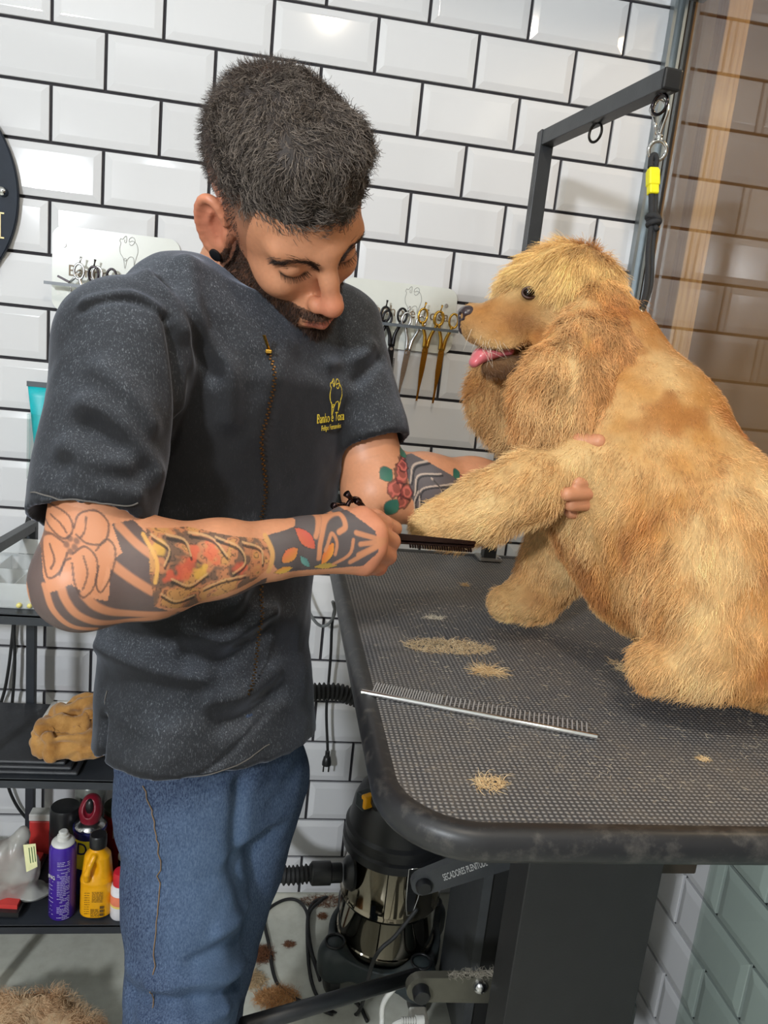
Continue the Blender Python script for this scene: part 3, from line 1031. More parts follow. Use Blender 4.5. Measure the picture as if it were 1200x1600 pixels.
# mask and flames in the middle of the forearm
zone = poly_in(uv, [(0.0513, 0.0452), (0.0883, 0.0389), (0.1589, 0.0202), (0.1632, -0.0020), (0.1451, -0.0150), (0.0841, -0.0324), (0.0487, -0.0195), (0.0465, 0.0109)]) * face_r
sw = vnoise(bV, 70, 11, 3) + 0.5 * vnoise(bV, 150, 12, 2)
ring = np.abs(np.sin(9.0 * sw + 90 * uv[:, 0]))
blend(zone, (180, 118, 82), 0.85)
blend(zone * sstep(0.05, 0.3, sw), (190, 142, 84), 0.7)
blend(zone * sstep(0.02, 0.30, -sw), (92, 78, 68), 0.85)
blend(zone * sstep(0.30, 0.12, ring), (70, 58, 52), 0.75)
for c, r in (((0.0786, 0.0092), 0.012), ((0.1044, 0.0185), 0.010), ((0.0873, 0.0211), 0.008), ((0.1286, 0.0011), 0.008), ((0.0650, 0.0078), 0.007)):
    d = np.linalg.norm(uv - np.array(c), axis=1) + 0.004 * vnoise(bV, 220, 21)
    blend(sstep(r, r * 0.5, d) * face_r, (204, 92, 68), 0.75)
for c, r in (((0.0908, 0.0035), 0.007), ((0.0578, 0.0315), 0.007), ((0.0969, 0.0087), 0.004)):
    blend(sstep(r, r * 0.5, np.linalg.norm(uv - np.array(c), axis=1) + 0.003 * vnoise(bV, 250, 22)) * face_r, (206, 160, 74), 0.8)
line([(0.0477, 0.0411), (0.0539, 0.0215), (0.0504, 0.0043)], 0.0022, (212, 160, 88), 0.9)
for pts in ([(0.0540, 0.0379), (0.0663, 0.0267), (0.0599, 0.0146)], [(0.0669, 0.0360), (0.0821, 0.0291), (0.0847, 0.0167)], [(0.0880, 0.0330), (0.1072, 0.0266), (0.1171, 0.0116)], [(0.1107, 0.0273), (0.1293, 0.0172), (0.1335, 0.0028), (0.1210, -0.0052)], [(0.1343, 0.0201), (0.1511, 0.0113), (0.1518, -0.0027)],
            [(0.0646, 0.0019), (0.0809, -0.0083), (0.0975, -0.0013)], [(0.0944, -0.0156), (0.1124, -0.0100), (0.1330, -0.0097)], [(0.0549, -0.0098), (0.0676, -0.0206), (0.0848, -0.0201)]):
    line(pts, 0.0014, (52, 46, 44), 0.85)
    line([(a, b + 0.0028) for a, b in pts], 0.0011, (206, 164, 116), 0.7)
# wrist band and the dark back of the hand
fill([(0.1577, 0.0229), (0.1909, 0.0258), (0.2141, 0.0418), (0.2377, 0.0440), (0.2557, 0.0287), (0.2728, 0.0130), (0.2744, -0.0075), (0.2587, -0.0214), (0.2236, -0.0197), (0.1705, -0.0135), (0.1607, -0.0016)], (64, 72, 78), 0.9)
line([(0.1590, 0.0227), (0.1622, 0.0071), (0.1579, -0.0101)], 0.0030, (200, 150, 92), 0.9)
def leaf(a, b, w, c1, c2, M=None, uvv=None):
    a, b = np.array(a), np.array(b)
    q = (uv if uvv is None else uvv) - a
    L = np.linalg.norm(b - a); x = (b - a) / L; y = np.array([-x[1], x[0]])
    t = (q @ x) / L; s = (q @ y) / w
    m = ((t > 0) & (t < 1) & (np.abs(s) < np.sin(np.pi * np.clip(t, 0, 1)) ** 0.8)) * (face_r if M is None else M)
    o = ((t > -0.05) & (t < 1.05) & (np.abs(s) < 0.12 + np.sin(np.pi * np.clip(t, 0, 1)) ** 0.8)) * (face_r if M is None else M)
    blend(o, (58, 56, 52), 0.7)
    blend(m, c1, 0.9)
    blend(m * np.clip(0.5 + 0.5 * s, 0, 1), c2, 0.8)
leaf((0.1708, -0.0019), (0.1879, 0.0083), 0.0062, (206, 140, 70), (190, 88, 70))
leaf((0.1909, 0.0245), (0.2063, 0.0055), 0.0062, (200, 104, 76), (180, 74, 66))
leaf((0.2134, -0.0127), (0.2266, 0.0077), 0.0050, (222, 150, 66), (196, 92, 60))
leaf((0.2060, -0.0142), (0.2305, -0.0168), 0.0032, (206, 164, 76), (150, 130, 70))
leaf((0.1641, -0.0124), (0.1823, -0.0103), 0.0036, (214, 176, 80), (200, 120, 60))
leaf((0.1903, 0.0002), (0.2007, -0.0133), 0.0030, (110, 160, 150), (84, 120, 118))
line([(0.2101, -0.0056), (0.2130, 0.0097), (0.2240, 0.0264), (0.2418, 0.0305), (0.2431, 0.0198), (0.2348, 0.0157)], 0.0032, SKN, 0.95)
line([(0.2170, 0.0013), (0.2266, 0.0156), (0.2307, 0.0071), (0.2278, -0.0044)], 0.0022, SKN, 0.9)
line([(0.2091, 0.0155), (0.2200, 0.0295), (0.2349, 0.0379)], 0.0030, SKN, 0.9)
line([(0.2264, -0.0148), (0.2431, -0.0067), (0.2487, 0.0071)], 0.0022, SKN, 0.9)
for c in ((0.2529, 0.0132), (0.2557, 0.0021), (0.2529, -0.0083), (0.2445, -0.0151)):
    line([(0.2831, 0.0021), c], 0.0032, SKN, 0.9, smooth=False)
blend(np.exp(-(np.minimum.reduce([np.linalg.norm(bV - p, axis=1) for p in pR]) / 0.020) ** 4) * near_r, (204, 142, 112), 0.9)

# left forearm: rose, leaves and a grey figure
uvl, nl = chart_of(bV, EL_L, WR_L)
face_l = sstep(-0.4, 0.0, bN @ nl) * (seg_dist(bV, EL_L, WR_L)[0] < 0.058)
fill([(0.0191, 0.0462), (0.0418, 0.0468), (0.0797, 0.0257), (0.0955, 0.0149), (0.0881, -0.0062), (0.0654, -0.0230), (0.0383, -0.0260), (0.0219, 0.0046)], (74, 78, 84), 0.92, face_l, uvl)
for pts in ([(0.0227, 0.0190), (0.0320, 0.0361), (0.0529, 0.0415)], [(0.0272, 0.0043), (0.0345, 0.0264), (0.0648, 0.0281)], [(0.0355, -0.0126), (0.0373, 0.0117), (0.0805, 0.0158)], [(0.0470, -0.0217), (0.0546, -0.0024), (0.0872, 0.0038)], [(0.0507, 0.0239), (0.0629, 0.0069), (0.0495, -0.0070)], [(0.0325, -0.0206), (0.0278, -0.0039), (0.0322, 0.0088)]):
    line(pts, 0.0012, (186, 166, 150), 0.85, face_l, uvl)
    line([(a + 0.002, b - 0.0022) for a, b in pts], 0.0012, (32, 32, 36), 0.9, face_l, uvl)
for c, r in (((0.0022, 0.0138), 0.012), ((0.0133, 0.0291), 0.011), ((0.0102, -0.0027), 0.011), ((0.0195, 0.0399), 0.008), ((0.0164, 0.0082), 0.010), ((0.0955, 0.0149), 0.008)):
    d = np.linalg.norm(uvl - np.array(c), axis=1) + 0.003 * vnoise(bV, 200, 31)
    blend(sstep(r, r * 0.75, d) * face_l, (128, 52, 52), 0.85)
    blend(sstep(0.0016, 0.0008, np.abs(d - r * 0.6)) * face_l, (206, 110, 96), 0.7)
    blend(sstep(0.0014, 0.0007, np.abs(d - r * 0.92)) * face_l, (50, 26, 30), 0.7)
for a, b, w in (((-0.0156, 0.0259), (0.0009, 0.0344), 0.008), ((-0.0097, -0.0174), (0.0030, 0.0010), 0.010), ((0.0207, 0.0477), (0.0344, 0.0518), 0.005), ((0.0835, 0.0238), (0.0963, 0.0265), 0.006)):
    leaf(a, b, w, (46, 112, 92), (34, 78, 70), face_l, uvl)

skin = NT('skin', SK, 0.46, 0, 0.42)
skin.col(skin.attr('tint'))
skin.b.inputs['Subsurface Weight'].default_value = 0.12
skin.b.inputs['Subsurface Radius'].default_value = (0.012, 0.005, 0.003)
skin.b.inputs['Subsurface Scale'].default_value = 0.6
skin.bump(skin.noise(420, 3), 0.12, 0.0008)
tint_all = np.tile(SK, (len(bV_all), 1))
tint_all[work] = np.clip(tint, 0, 1)
quad_mesh('body', bV_all, bF, skin.m, man, tint_all)

# ---- tunic
Cl = Field()
def cutcone(F, a, b, r1, r2, k, hollow=0.006, ins=0.04):
    """sleeve: cone from a to b cut square at b and hollowed near the opening"""
    a, b = np.asarray(a, float), np.asarray(b, float)
    ba = b - a; l2 = ba @ ba; d_ = ba / math.sqrt(l2)
    def fn(P):
        pa = P - a
        t = (pa @ ba) / l2
        tc = np.clip(t, 0, 1.1)
        q = pa - tc[..., None] * ba
        return np.maximum(np.sqrt((q * q).sum(-1)) - (r1 + (r2 - r1) * tc), (P - b) @ d_)
    R = max(r1, r2)
    F._add(fn, np.minimum(a, b) - R, np.maximum(a, b) + R, k, 'u')
    F.cone(b - d_ * ins, b + d_ * 0.03, r2 - hollow, r2 - hollow, 0.004, 's')
secs = [(V3(*(0.4124, -0.7773, 0.8465)), 0.140, 0.102), (V3(*(0.4087, -0.7684, 0.8994)), 0.137, 0.099), (V3(*(0.403, -0.7572, 0.9567)), 0.129, 0.092), (V3(*(0.401, -0.738, 1.0438)), 0.133, 0.096),
        (V3(*(0.4131, -0.7196, 1.1755)), 0.150, 0.108), (V3(*(0.4175, -0.7107, 1.2669)), 0.156, 0.110), (V3(*(0.4164, -0.7049, 1.3263)), 0.140, 0.092), (V3(*(0.4105, -0.7066, 1.3622)), 0.100, 0.075)]
Cl.loft([(c, LT, FW, a, b, 2) for c, a, b in secs], 0.02)
for S, sg in ((S_R, 1), (S_L, -1)):
    Cl.chain([T_neck - UP * 0.034 - FW * 0.016, T_neck * 0.5 + S * 0.5 - UP * 0.004 - FW * 0.012, S - UP * 0.004], [0.060, 0.052, 0.056], 0.03)
HB_R, HB_L = V3(*(0.3043, -0.9447, 1.1446)), V3(*(0.5813, -0.7046, 1.2034))
# hollow skirt of the tunic
c0 = secs[0][0]
Cl.loft([(c0 - UP * 0.03, LT, FW, 0.130, 0.092, 2), (c0 + UP * 0.012, LT, FW, 0.126, 0.088, 2)], 0.004, 's')
cutcone(Cl, S_R, HB_R, 0.064, 0.0560, 0.016)
cutcone(Cl, S_L, HB_L, 0.064, 0.0500, 0.016)
# standing collar with an open front
nk = H(-0.035, -0.075, 0)
cd = unit(nk - T_neck)
ca, cb = T_neck - cd * 0.02, T_neck + cd * 0.028
def collar(P):
    pa = P - ca
    t = pa @ cd
    q = pa - t[..., None] * cd
    rr = np.sqrt((q * q).sum(-1))
    R = 0.070 - 0.10 * np.clip(t, 0, 0.06)
    return np.maximum(np.abs(rr - R) - 0.0028, np.maximum(-t, t - 0.040 + 0.35 * np.maximum((q @ FW), 0) - 0.25 * np.minimum(q @ FW, 0)))
if False:
    Cl._add(collar, np.minimum(ca, cb) - 0.1, np.maximum(ca, cb) + 0.1, 0.010, 'u')
# open neck
vn = T_chest * 0.15 + T_sho * 0.85 + FW * 0.115 + UP * 0.02
Cl.cone(T_neck + FW * 0.06 + UP * 0.02, vn, 0.042, 0.008, 0.012, 's')
Cl.cone(T_neck + UP * 0.09, T_neck - UP * 0.015, 0.066, 0.062, 0.006, 's')
sV, sF = Cl.mesh(0.0034)
sV = smooth_verts(sV, sF, 3, 0.5)
sN = vnormals(sV, sF)
def snap(P, V, N, lift=0.001):
    out = []
    for p in P:
        i = np.argmin(((V - np.asarray(p)) ** 2).sum(1))
        out.append(tuple(V[i] + N[i] * lift))
    return out
# folds: (points, height, width); negative height = a groove
folds = [
    # right sleeve
    ([(0.2985, -0.984, 1.2697), (0.3317, -0.9913, 1.2588), (0.3582, -0.971, 1.2277), (0.3702, -0.9485, 1.1967)], 0.008, 0.013),
    ([(0.3104, -0.9686, 1.3011), (0.3446, -0.9678, 1.2807), (0.3658, -0.9476, 1.2452)], 0.006, 0.013),
    ([(0.3062, -0.9889, 1.252), (0.3363, -0.9858, 1.2396), (0.3602, -0.9653, 1.2074)], -0.006, 0.012),
    ([(0.2818, -0.9903, 1.2289), (0.3211, -1.0076, 1.2241), (0.3496, -0.9829, 1.2143)], 0.006, 0.013),
    ([(0.3015, -1.0073, 1.2119), (0.3309, -1.0038, 1.2006), (0.3608, -0.9804, 1.1859)], 0.005, 0.010),
    ([(0.2858, -1.0042, 1.2154), (0.3222, -1.0108, 1.2101), (0.3507, -0.9864, 1.199)], -0.004, 0.010),
    ([(0.2667, -0.9885, 1.179), (0.3138, -1.0149, 1.1854), (0.3605, -0.9841, 1.1686)], -0.0022, 0.003),
    ([(0.2753, -0.9139, 1.3385), (0.3023, -0.9146, 1.3535), (0.3298, -0.8989, 1.3496), (0.3555, -0.8861, 1.331)], -0.0035, 0.0035),
    ([(0.3555, -0.8861, 1.331), (0.3705, -0.8938, 1.3061), (0.3757, -0.8925, 1.2677), (0.3751, -0.8927, 1.2186)], -0.007, 0.007),
    ([(0.2758, -0.9121, 1.3468), (0.3018, -0.9131, 1.3601), (0.331, -0.8976, 1.3566), (0.3614, -0.8869, 1.3316)], 0.0035, 0.006),
    # chest and shoulder
    ([(0.3342, -0.8522, 1.3775), (0.366, -0.8654, 1.3386), (0.3844, -0.8769, 1.2982), (0.3919, -0.8782, 1.2497)], 0.010, 0.012),
    ([(0.3488, -0.854, 1.3791), (0.3829, -0.8688, 1.3343), (0.4066, -0.8823, 1.2884)], -0.007, 0.010),
    ([(0.3676, -0.83, 1.4076), (0.3985, -0.8669, 1.3541), (0.4221, -0.8817, 1.3021), (0.4311, -0.8858, 1.2415)], 0.008, 0.013),
    ([(0.3689, -0.8723, 1.3086), (0.3808, -0.8768, 1.2485), (0.3747, -0.8766, 1.1973)], -0.008, 0.010),
    ([(0.5348, -0.7624, 1.3102), (0.5623, -0.7326, 1.3232), (0.5765, -0.7114, 1.3357)], 0.005, 0.008),
    ([(0.5537, -0.7387, 1.2893), (0.5713, -0.7176, 1.3036), (0.5832, -0.7068, 1.3136)], -0.005, 0.007),
    ([(0.5009, -0.8243, 1.3348), (0.4843, -0.8642, 1.2826), (0.4695, -0.8846, 1.2258)], 0.004, 0.016),
    # waist
    ([(0.2983, -0.8249, 1.0016), (0.36, -0.8744, 1.0064), (0.4203, -0.893, 1.0102), (0.4784, -0.8895, 1.0188)], -0.007, 0.014),
    ([(0.3938, -0.8882, 1.0138), (0.4596, -0.8988, 1.0104), (0.5048, -0.8819, 1.0243), (0.5252, -0.8625, 1.0324)], 0.009, 0.010),
    ([(0.3958, -0.8941, 0.9882), (0.4614, -0.9045, 0.9855), (0.5204, -0.8678, 1.0048)], -0.007, 0.012),
    ([(0.2911, -0.8197, 0.9729), (0.3474, -0.8691, 0.9748), (0.4162, -0.8995, 0.9775)], 0.006, 0.012),
    ([(0.4698, -0.8923, 1.0476), (0.5013, -0.8825, 1.067), (0.5216, -0.8518, 1.0795)], 0.006, 0.010),
    ([(0.4376, -0.9078, 0.9539), (0.4894, -0.9036, 0.9612), (0.5301, -0.8655, 0.9744)], 0.006, 0.014),
    ([(0.4531, -0.9167, 0.9233), (0.4979, -0.8997, 0.9376), (0.5324, -0.8609, 0.9495)], -0.005, 0.012),
    ([(0.3628, -0.8758, 1.0973), (0.4216, -0.8944, 1.1), (0.4845, -0.8802, 1.1137)], 0.004, 0.014),
    ([(0.3099, -0.8479, 0.9033), (0.3111, -0.8555, 0.8691), (0.3088, -0.8528, 0.8324)], -0.010, 0.005),
    ([(0.326, -0.8728, 0.8475), (0.3698, -0.898, 0.8567), (0.4169, -0.9128, 0.8686), (0.4677, -0.9047, 0.8934), (0.5129, -0.8737, 0.9246)], -0.0018, 0.003),
]
disp = 0.0035 * vnoise(sV, 16, 41, 2) + 0.0010 * vnoise(sV, 45, 42, 2)
disp = disp + 0.0035 * vnoise(sV * V3(1, 1, 2.2), 14, 43) * sstep(1.12, 1.0, sV[:, 2])
for pts, hgt, w in folds:
    pl = np.array(curve(snap(pts, sV, sN, 0.0), 6))
    ii = np.nonzero(((sV > pl.min(0) - w * 2.6) & (sV < pl.max(0) + w * 2.6)).all(1))[0]
    disp[ii] += 1.15 * hgt * np.exp(-(poly_dist(sV[ii], pl) / w) ** 2)
sV = sV + sN * disp[:, None]
sV = smooth_verts(sV, sF, 1, 0.4)
cloth = NT('black_twill', lin((25, 26, 29)), 0.78, 0, 0.25)
_d = cloth.ramp(cloth.noise(7, 5, 0.65), [(0.40, (0, 0, 0)), (0.70, (1, 1, 1))])
_h = cloth.ramp(cloth.noise(760, 3, 0.7, 0.6, (1, 1, 0.30)), [(0.55, (0, 0, 0)), (0.70, (1, 1, 1))])
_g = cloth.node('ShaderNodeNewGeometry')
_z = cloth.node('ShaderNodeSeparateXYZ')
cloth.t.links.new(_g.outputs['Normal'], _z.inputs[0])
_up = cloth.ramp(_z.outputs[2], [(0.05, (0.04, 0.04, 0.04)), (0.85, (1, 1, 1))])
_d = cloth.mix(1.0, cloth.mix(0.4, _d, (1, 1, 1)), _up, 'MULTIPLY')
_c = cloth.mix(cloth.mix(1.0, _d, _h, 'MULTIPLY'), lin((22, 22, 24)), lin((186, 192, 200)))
cloth.col(cloth.mix(cloth.mix(0.55, (0, 0, 0), _d), _c, lin((104, 110, 120))))  # up-facing cloth tinted paler and bluish: hair dust, plus overhead light painted in
cloth.b.inputs['Sheen Weight'].default_value = 0.32
cloth.b.inputs['Sheen Roughness'].default_value = 0.4
cloth.b.inputs['Sheen Tint'].default_value = (0.75, 0.82, 1, 1)
cloth.bump(cloth.noise(900, 2), 0.25, 0.0006)
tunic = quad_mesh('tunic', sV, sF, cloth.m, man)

sN = vnormals(sV, sF)
# zip: tape, teeth and pull
zp = curve([(0.4644, -0.8467, 1.3258), (0.4782, -0.8658, 1.2948), (0.491, -0.8786, 1.2589), (0.4994, -0.8861, 1.2158), (0.5042, -0.889, 1.1578), (0.5072, -0.8886, 1.0902), (0.5047, -0.8928, 1.0216), (0.4952, -0.9058, 0.9553)], 14)
zs = np.array(snap(zp, sV, sN, 0.0008))
for _ in range(14):
    zs[1:-1] = (zs[:-2] + zs[1:-1] * 2 + zs[2:]) / 4
zs = [tuple(p) for p in zs]
brass = plain('antique_brass', (120, 92, 58), 0.35, 0.9)
zb = MB()
dz = []
acc = 0.0
for a, b in zip(zs, zs[1:]):
    a, b = Vector(a), Vector(b)
    L = (b - a).length
    while acc < L:
        dz.append((a + (b - a) * (acc / L), (b - a).normalized()))
        acc += 0.0030
    acc -= L
for k, (p, t) in enumerate(dz):
    sd = t.cross(Vector(FW)).normalized()
    zb.box(p + sd * (0.0012 if k % 2 else -0.0012), (0.0013, 0.0008, 0.0008), Matrix((sd, t, sd.cross(t))).transposed())
zb.build('zip_teeth', brass, tunic)['kind'] = 'stuff'
zb = MB()
p0 = Vector(zs[0]) + Vector(FW) * 0.003
zb.box(p0, (0.0035, 0.005, 0.002), None, 0.001)
zb.bar(p0 + Vector((0, 0, 0.002)), p0 + Vector((-0.006, -0.006, 0.016)), 0.004, 0.0012, bevel=0.0004)
zb.build('zip_pull', M['gold'], tunic)

# stitched hems
thr = plain('grey_thread', (96, 92, 88), 0.8)
def stitch(pts, r=0.0007, n=16):
    q = np.array(snap(curve(pts, n), sV, sN, 0.0009))
    for _ in range(6):
        q[1:-1] = (q[:-2] + q[1:-1] * 2 + q[2:]) / 4
    MB().tube([tuple(p) for p in q], r, 5).build('hem_stitching', thr, tunic)
stitch([(0.3107, -0.8584, 0.8554), (0.3397, -0.8746, 0.8483), (0.402, -0.8921, 0.8584), (0.4617, -0.8876, 0.8726), (0.5021, -0.8703, 0.8853)])
stitch([(0.2615, -0.9678, 1.1755), (0.2934, -0.9933, 1.1755), (0.3256, -0.9991, 1.171), (0.3581, -0.9832, 1.1711)])
stitch([(0.3078, -0.8417, 0.9305), (0.3082, -0.8507, 0.8894), (0.3135, -0.8588, 0.8557)])
# ---- jeans
J = Field()
J.loft([(T_hip - UP * 0.10 + LT * 0.01, LT, FW, 0.112, 0.084, 2), (T_hip + UP * 0.07, LT, FW, 0.124, 0.086, 2)], 0.03)
J.chain([HP_R - UP * 0.02, HP_R * 0.5 + KN_R * 0.5, KN_R], [0.075, 0.0685, 0.066], 0.025)
cutcone(J, KN_R, AN_R - UP * 0.055, 0.064, 0.058, 0.02)
J.chain([HP_L - UP * 0.02, HP_L * 0.5 + KN_L * 0.5, KN_L], [0.080, 0.0745, 0.066], 0.012)
cutcone(J, KN_L, AN_L - UP * 0.055, 0.064, 0.058, 0.012)
jV, jF = J.mesh(0.0042)
jV = smooth_verts(jV, jF, 3, 0.5)
jN = vnormals(jV, jF)
jd = 0.0025 * vnoise(jV * V3(1, 1, 1.6), 16, 51, 2) + 0.001 * vnoise(jV, 55, 52)
for pts, hgt, w in [
    ([(0.4828, -0.8497, 0.5853), (0.4651, -0.8858, 0.5973), (0.4229, -0.9069, 0.614), (0.3731, -0.8998, 0.6123)], 0.012, 0.012),
    ([(0.4842, -0.854, 0.5664), (0.4519, -0.8882, 0.577), (0.4023, -0.8996, 0.5858), (0.3434, -0.8828, 0.5748)], -0.010, 0.010),
    ([(0.473, -0.8513, 0.6186), (0.4557, -0.8869, 0.6332), (0.4146, -0.9023, 0.6293)], -0.007, 0.011),
    ([(0.439, -0.8786, 0.6602), (0.4638, -0.8627, 0.6551), (0.4741, -0.8346, 0.6489)], 0.007, 0.010),
    ([(0.3676, -0.8982, 0.5679), (0.4182, -0.9062, 0.5661), (0.4529, -0.8913, 0.5633)], 0.009, 0.012),
    ([(0.3374, -0.875, 0.6065), (0.3881, -0.904, 0.6033), (0.411, -0.9053, 0.5654)], 0.005, 0.010),
    ([(0.3459, -0.8885, 0.8365), (0.3661, -0.8952, 0.7717), (0.3765, -0.8952, 0.6833), (0.3717, -0.9003, 0.5613)], 0.0028, 0.0028),
    ([(0.4639, -0.8672, 0.8255), (0.4615, -0.8627, 0.7488), (0.4679, -0.8426, 0.6556)], -0.008, 0.012)]:
    d = poly_dist(jV, curve(snap(pts, jV, jN, 0.0), 6))
    jd += hgt * np.exp(-(d / w) ** 2)
jV = jV + jN * jd[:, None]
jV = smooth_verts(jV, jF, 1, 0.4)
den = np.exp(-(seg_dist(jV, HP_R + FW * 0.05, KN_R + FW * 0.05)[0] / 0.055) ** 2) + 0.35 * np.exp(-(seg_dist(jV, HP_L + FW * 0.05, KN_L + FW * 0.05)[0] / 0.05) ** 2)
den = np.clip(den + 0.25 * vnoise(jV, 18, 61, 3), 0, 1)
denim = NT('blue_denim', lin((50, 66, 96)), 0.85, 0, 0.15)
_f = denim.attr('fade', 'Fac')
_w = denim.noise(620, 3, 0.7, 0.0, (1, 1, 0.4))
denim.col(denim.mix(denim.ramp(_w, [(0.35, (0, 0, 0)), (0.7, (0.5, 0.5, 0.5))]), denim.ramp(_f, [(0.0, lin((28, 37, 62))), (1.0, lin((76, 97, 126)))]), lin((112, 130, 156))))
denim.bump(_w, 0.35, 0.0008)
jeans = quad_mesh('jeans', jV, jF, denim.m, man, None, {'fade': den})
# side seam stitching
jN = vnormals(jV, jF)
st = snap(curve([(0.3459, -0.8885, 0.8365), (0.3607, -0.8945, 0.7712), (0.3723, -0.8947, 0.6829), (0.3738, -0.9006, 0.5615)], 12), jV, jN, 0.0012)
MB().tube(st, 0.0006, 6).build('seam_stitching', plain('tan_thread', (122, 98, 70), 0.8), jeans)
for an in (AN_R, AN_L):
    sh = Field()
    sh.cone(an - UP * 0.05 - FW * 0.02, an - UP * 0.056 + FW * 0.17, 0.042, 0.034, 0.02)
    sh.box(an - UP * 0.078 + FW * 0.07, (0.14, 0.045, 0.010), 0.009, np.array([FW, LT, UP]), 0.01)
    shV, shF = sh.mesh(0.006)
    shV[:, 2] = np.maximum(shV[:, 2], 0.001)
    quad_mesh('shoe', shV, shF, M['black_plastic'], man)

# ---- hair, brows, beard
rng = np.random.default_rng(7)
hairm = hair_mat('dark_brown_hair', 0.45)
Hh = Field()
Hh.ell(H(0.000, 0.070, 0), np.array((0.095, 0.074, 0.074)) * HS, HA, 0.02)
Hh.ell(H(0.052, 0.112, 0), np.array((0.034, 0.024, 0.050)) * HS, HA, 0.025)
Hh.ell(H(0.044, 0.112, -0.004), np.array((0.036, 0.026, 0.048)) * HS, HA, 0.025)
hV, hF = Hh.mesh(0.0030)
hN = vnormals(hV, hF)
hV = hV + hN * (0.0035 * vnoise(hV, 75, 71, 2))[:, None]
hN = vnormals(hV, hF)
hq = (hV - HC) @ HA.T / HS
hc = np.array(lin((46, 38, 34)))[None] * (1 + 0.35 * vnoise(hV, 120, 72))[:, None]
scalp_m = NT('hair_mass', (0.03, 0.02, 0.02), 0.7)
scalp_m.col(scalp_m.attr('tint'))
keep = (hq[hF].mean(1)[:, 1] > 0.040)
hair = quad_mesh('hair', hV, hF[keep], scalp_m.m, man, np.clip(hc, 0, 1))
def tangent(D, N):
    D = D - N * (D * N).sum(1)[:, None]
    return D / np.maximum(np.linalg.norm(D, axis=1), 1e-6)[:, None]
def hair_cols(n, a, b, pw=1.0):
    t = rng.random(n)[:, None] ** pw
    return np.array(lin(a)) * (1 - t) + np.array(lin(b)) * t
P, N_, _ = sample_surface(hV, hF[keep], 26000, rng)
flow = tangent(np.tile(Hf * 0.5, (len(P), 1)) + 0.9 * np.stack([vnoise(P, 38, 73), vnoise(P, 38, 74), vnoise(P, 38, 75)], -1), N_)
pts = grow(P - N_ * 0.002, flow * 1.0 + N_ * 0.24, 0.010 + 0.011 * rng.random(len(P)), rng, 8, 0.0, 1.1 * rng.random(len(P)), 0.9, 0.22)
strands('curls', pts, 0.00032 + 0.00012 * rng.random(len(P)), hairm, hair, hair_cols(len(P), (50, 43, 39), (132, 120, 110), 1.3))
# clipped sides and nape
fv = hl[:, 0]
wk = np.zeros(len(bV_all), bool); wk[work] = hm & ((hl[:, 0] < 0.030) | (hl[:, 1] > 0.10))
qs = wk[bF].all(1)
P, N_, _ = sample_surface(bV_all, bF[qs], 6000, rng)
hh = (P - HC) @ HA.T / HS
Lk = 0.0015 + 0.010 * sstep(0.0, 0.07, hh[:, 1])
pts = grow(P, tangent(np.tile(-Hu - 0.4 * Hf, (len(P), 1)), N_) * 0.7 + N_ * 0.6, Lk, rng, 4, 0, 0.3, 0.5, 0.2)
strands('clipped_hair', pts, np.full(len(P), 0.00022), hairm, man, hair_cols(len(P), (38, 30, 27), (82, 70, 62), 1.5))
wk[:] = False; wk[work] = bm_
qs = wk[bF].all(1)
P, N_, _ = sample_surface(bV_all, bF[qs], 11000, rng)
hh = (P - HC) @ HA.T / HS
Lk = 0.003 + 0.008 * sstep(-0.02, -0.09, hh[:, 1])
pts = grow(P, tangent(np.tile(-Hu + 0.1 * Hf, (len(P), 1)), N_) * 0.8 + N_ * 0.55, Lk, rng, 5, 0, 0.35, 0.6, 0.25)
strands('beard', pts, np.full(len(P), 0.00022), hairm, man, hair_cols(len(P), (34, 24, 20), (86, 62, 48), 1.8))
for q in (-1, 1):
    br = np.array(curve([H(0.104, 0.015, 0.011 * q), H(0.100, 0.019, 0.026 * q), H(0.090, 0.021, 0.040 * q), H(0.077, 0.018, 0.051 * q)], 30))
    roots, dirs = [], []
    near_b = np.nonzero(np.linalg.norm(bV_all - br.mean(0), axis=1) < 0.04)[0]
    for k in range(460):
        t = rng.random()
        i = min(int(t * (len(br) - 2)), len(br) - 2)
        p = br[i] + Hu * rng.normal(0, 0.0034)
        j = near_b[np.argmin(((bV_all[near_b] - p) ** 2).sum(1))]
        roots.append(bV_all[j]); dirs.append(unit(br[i + 1] - br[i]) * 0.9 + Hu * (0.45 - 0.6 * t) + bN_all[j] * 0.25)
    roots, dirs = np.array(roots), np.array(dirs)
    pts = grow(roots, dirs / np.linalg.norm(dirs, axis=1)[:, None], 0.006 + 0.003 * rng.random(len(roots)), rng, 4, 0, 0, 1, 0.15)
    strands('eyebrow', pts, np.full(len(roots), 0.00022), hairm, man, hair_cols(len(roots), (34, 24, 20), (64, 46, 38)))
    lash = np.array(curve([H(0.088, 0.0005, 0.0165 * q), H(0.0945, -0.0035, 0.026 * q), H(0.0930, -0.0035, 0.036 * q), H(0.084, 0.0015, 0.047 * q)], 14))
    near_b = np.nonzero(np.linalg.norm(bV_all - lash.mean(0), axis=1) < 0.03)[0]
    roots = np.array([bV_all[near_b[np.argmin(((bV_all[near_b] - p) ** 2).sum(1))]] for p in lash])
    d = np.tile(unit(Hf * 0.8 - Hu * 0.75), (len(roots), 1)) + (np.linspace(-0.4, 0.4, len(roots)) * q)[:, None] * Hr
    strands('eyelashes', grow(roots, d / np.linalg.norm(d, axis=1)[:, None], 0.007, rng, 4, -0.5, 0, 1, 0.1), np.full(len(roots), 0.00022), hairm, man, hair_cols(len(roots), (24, 18, 16), (30, 24, 20)))
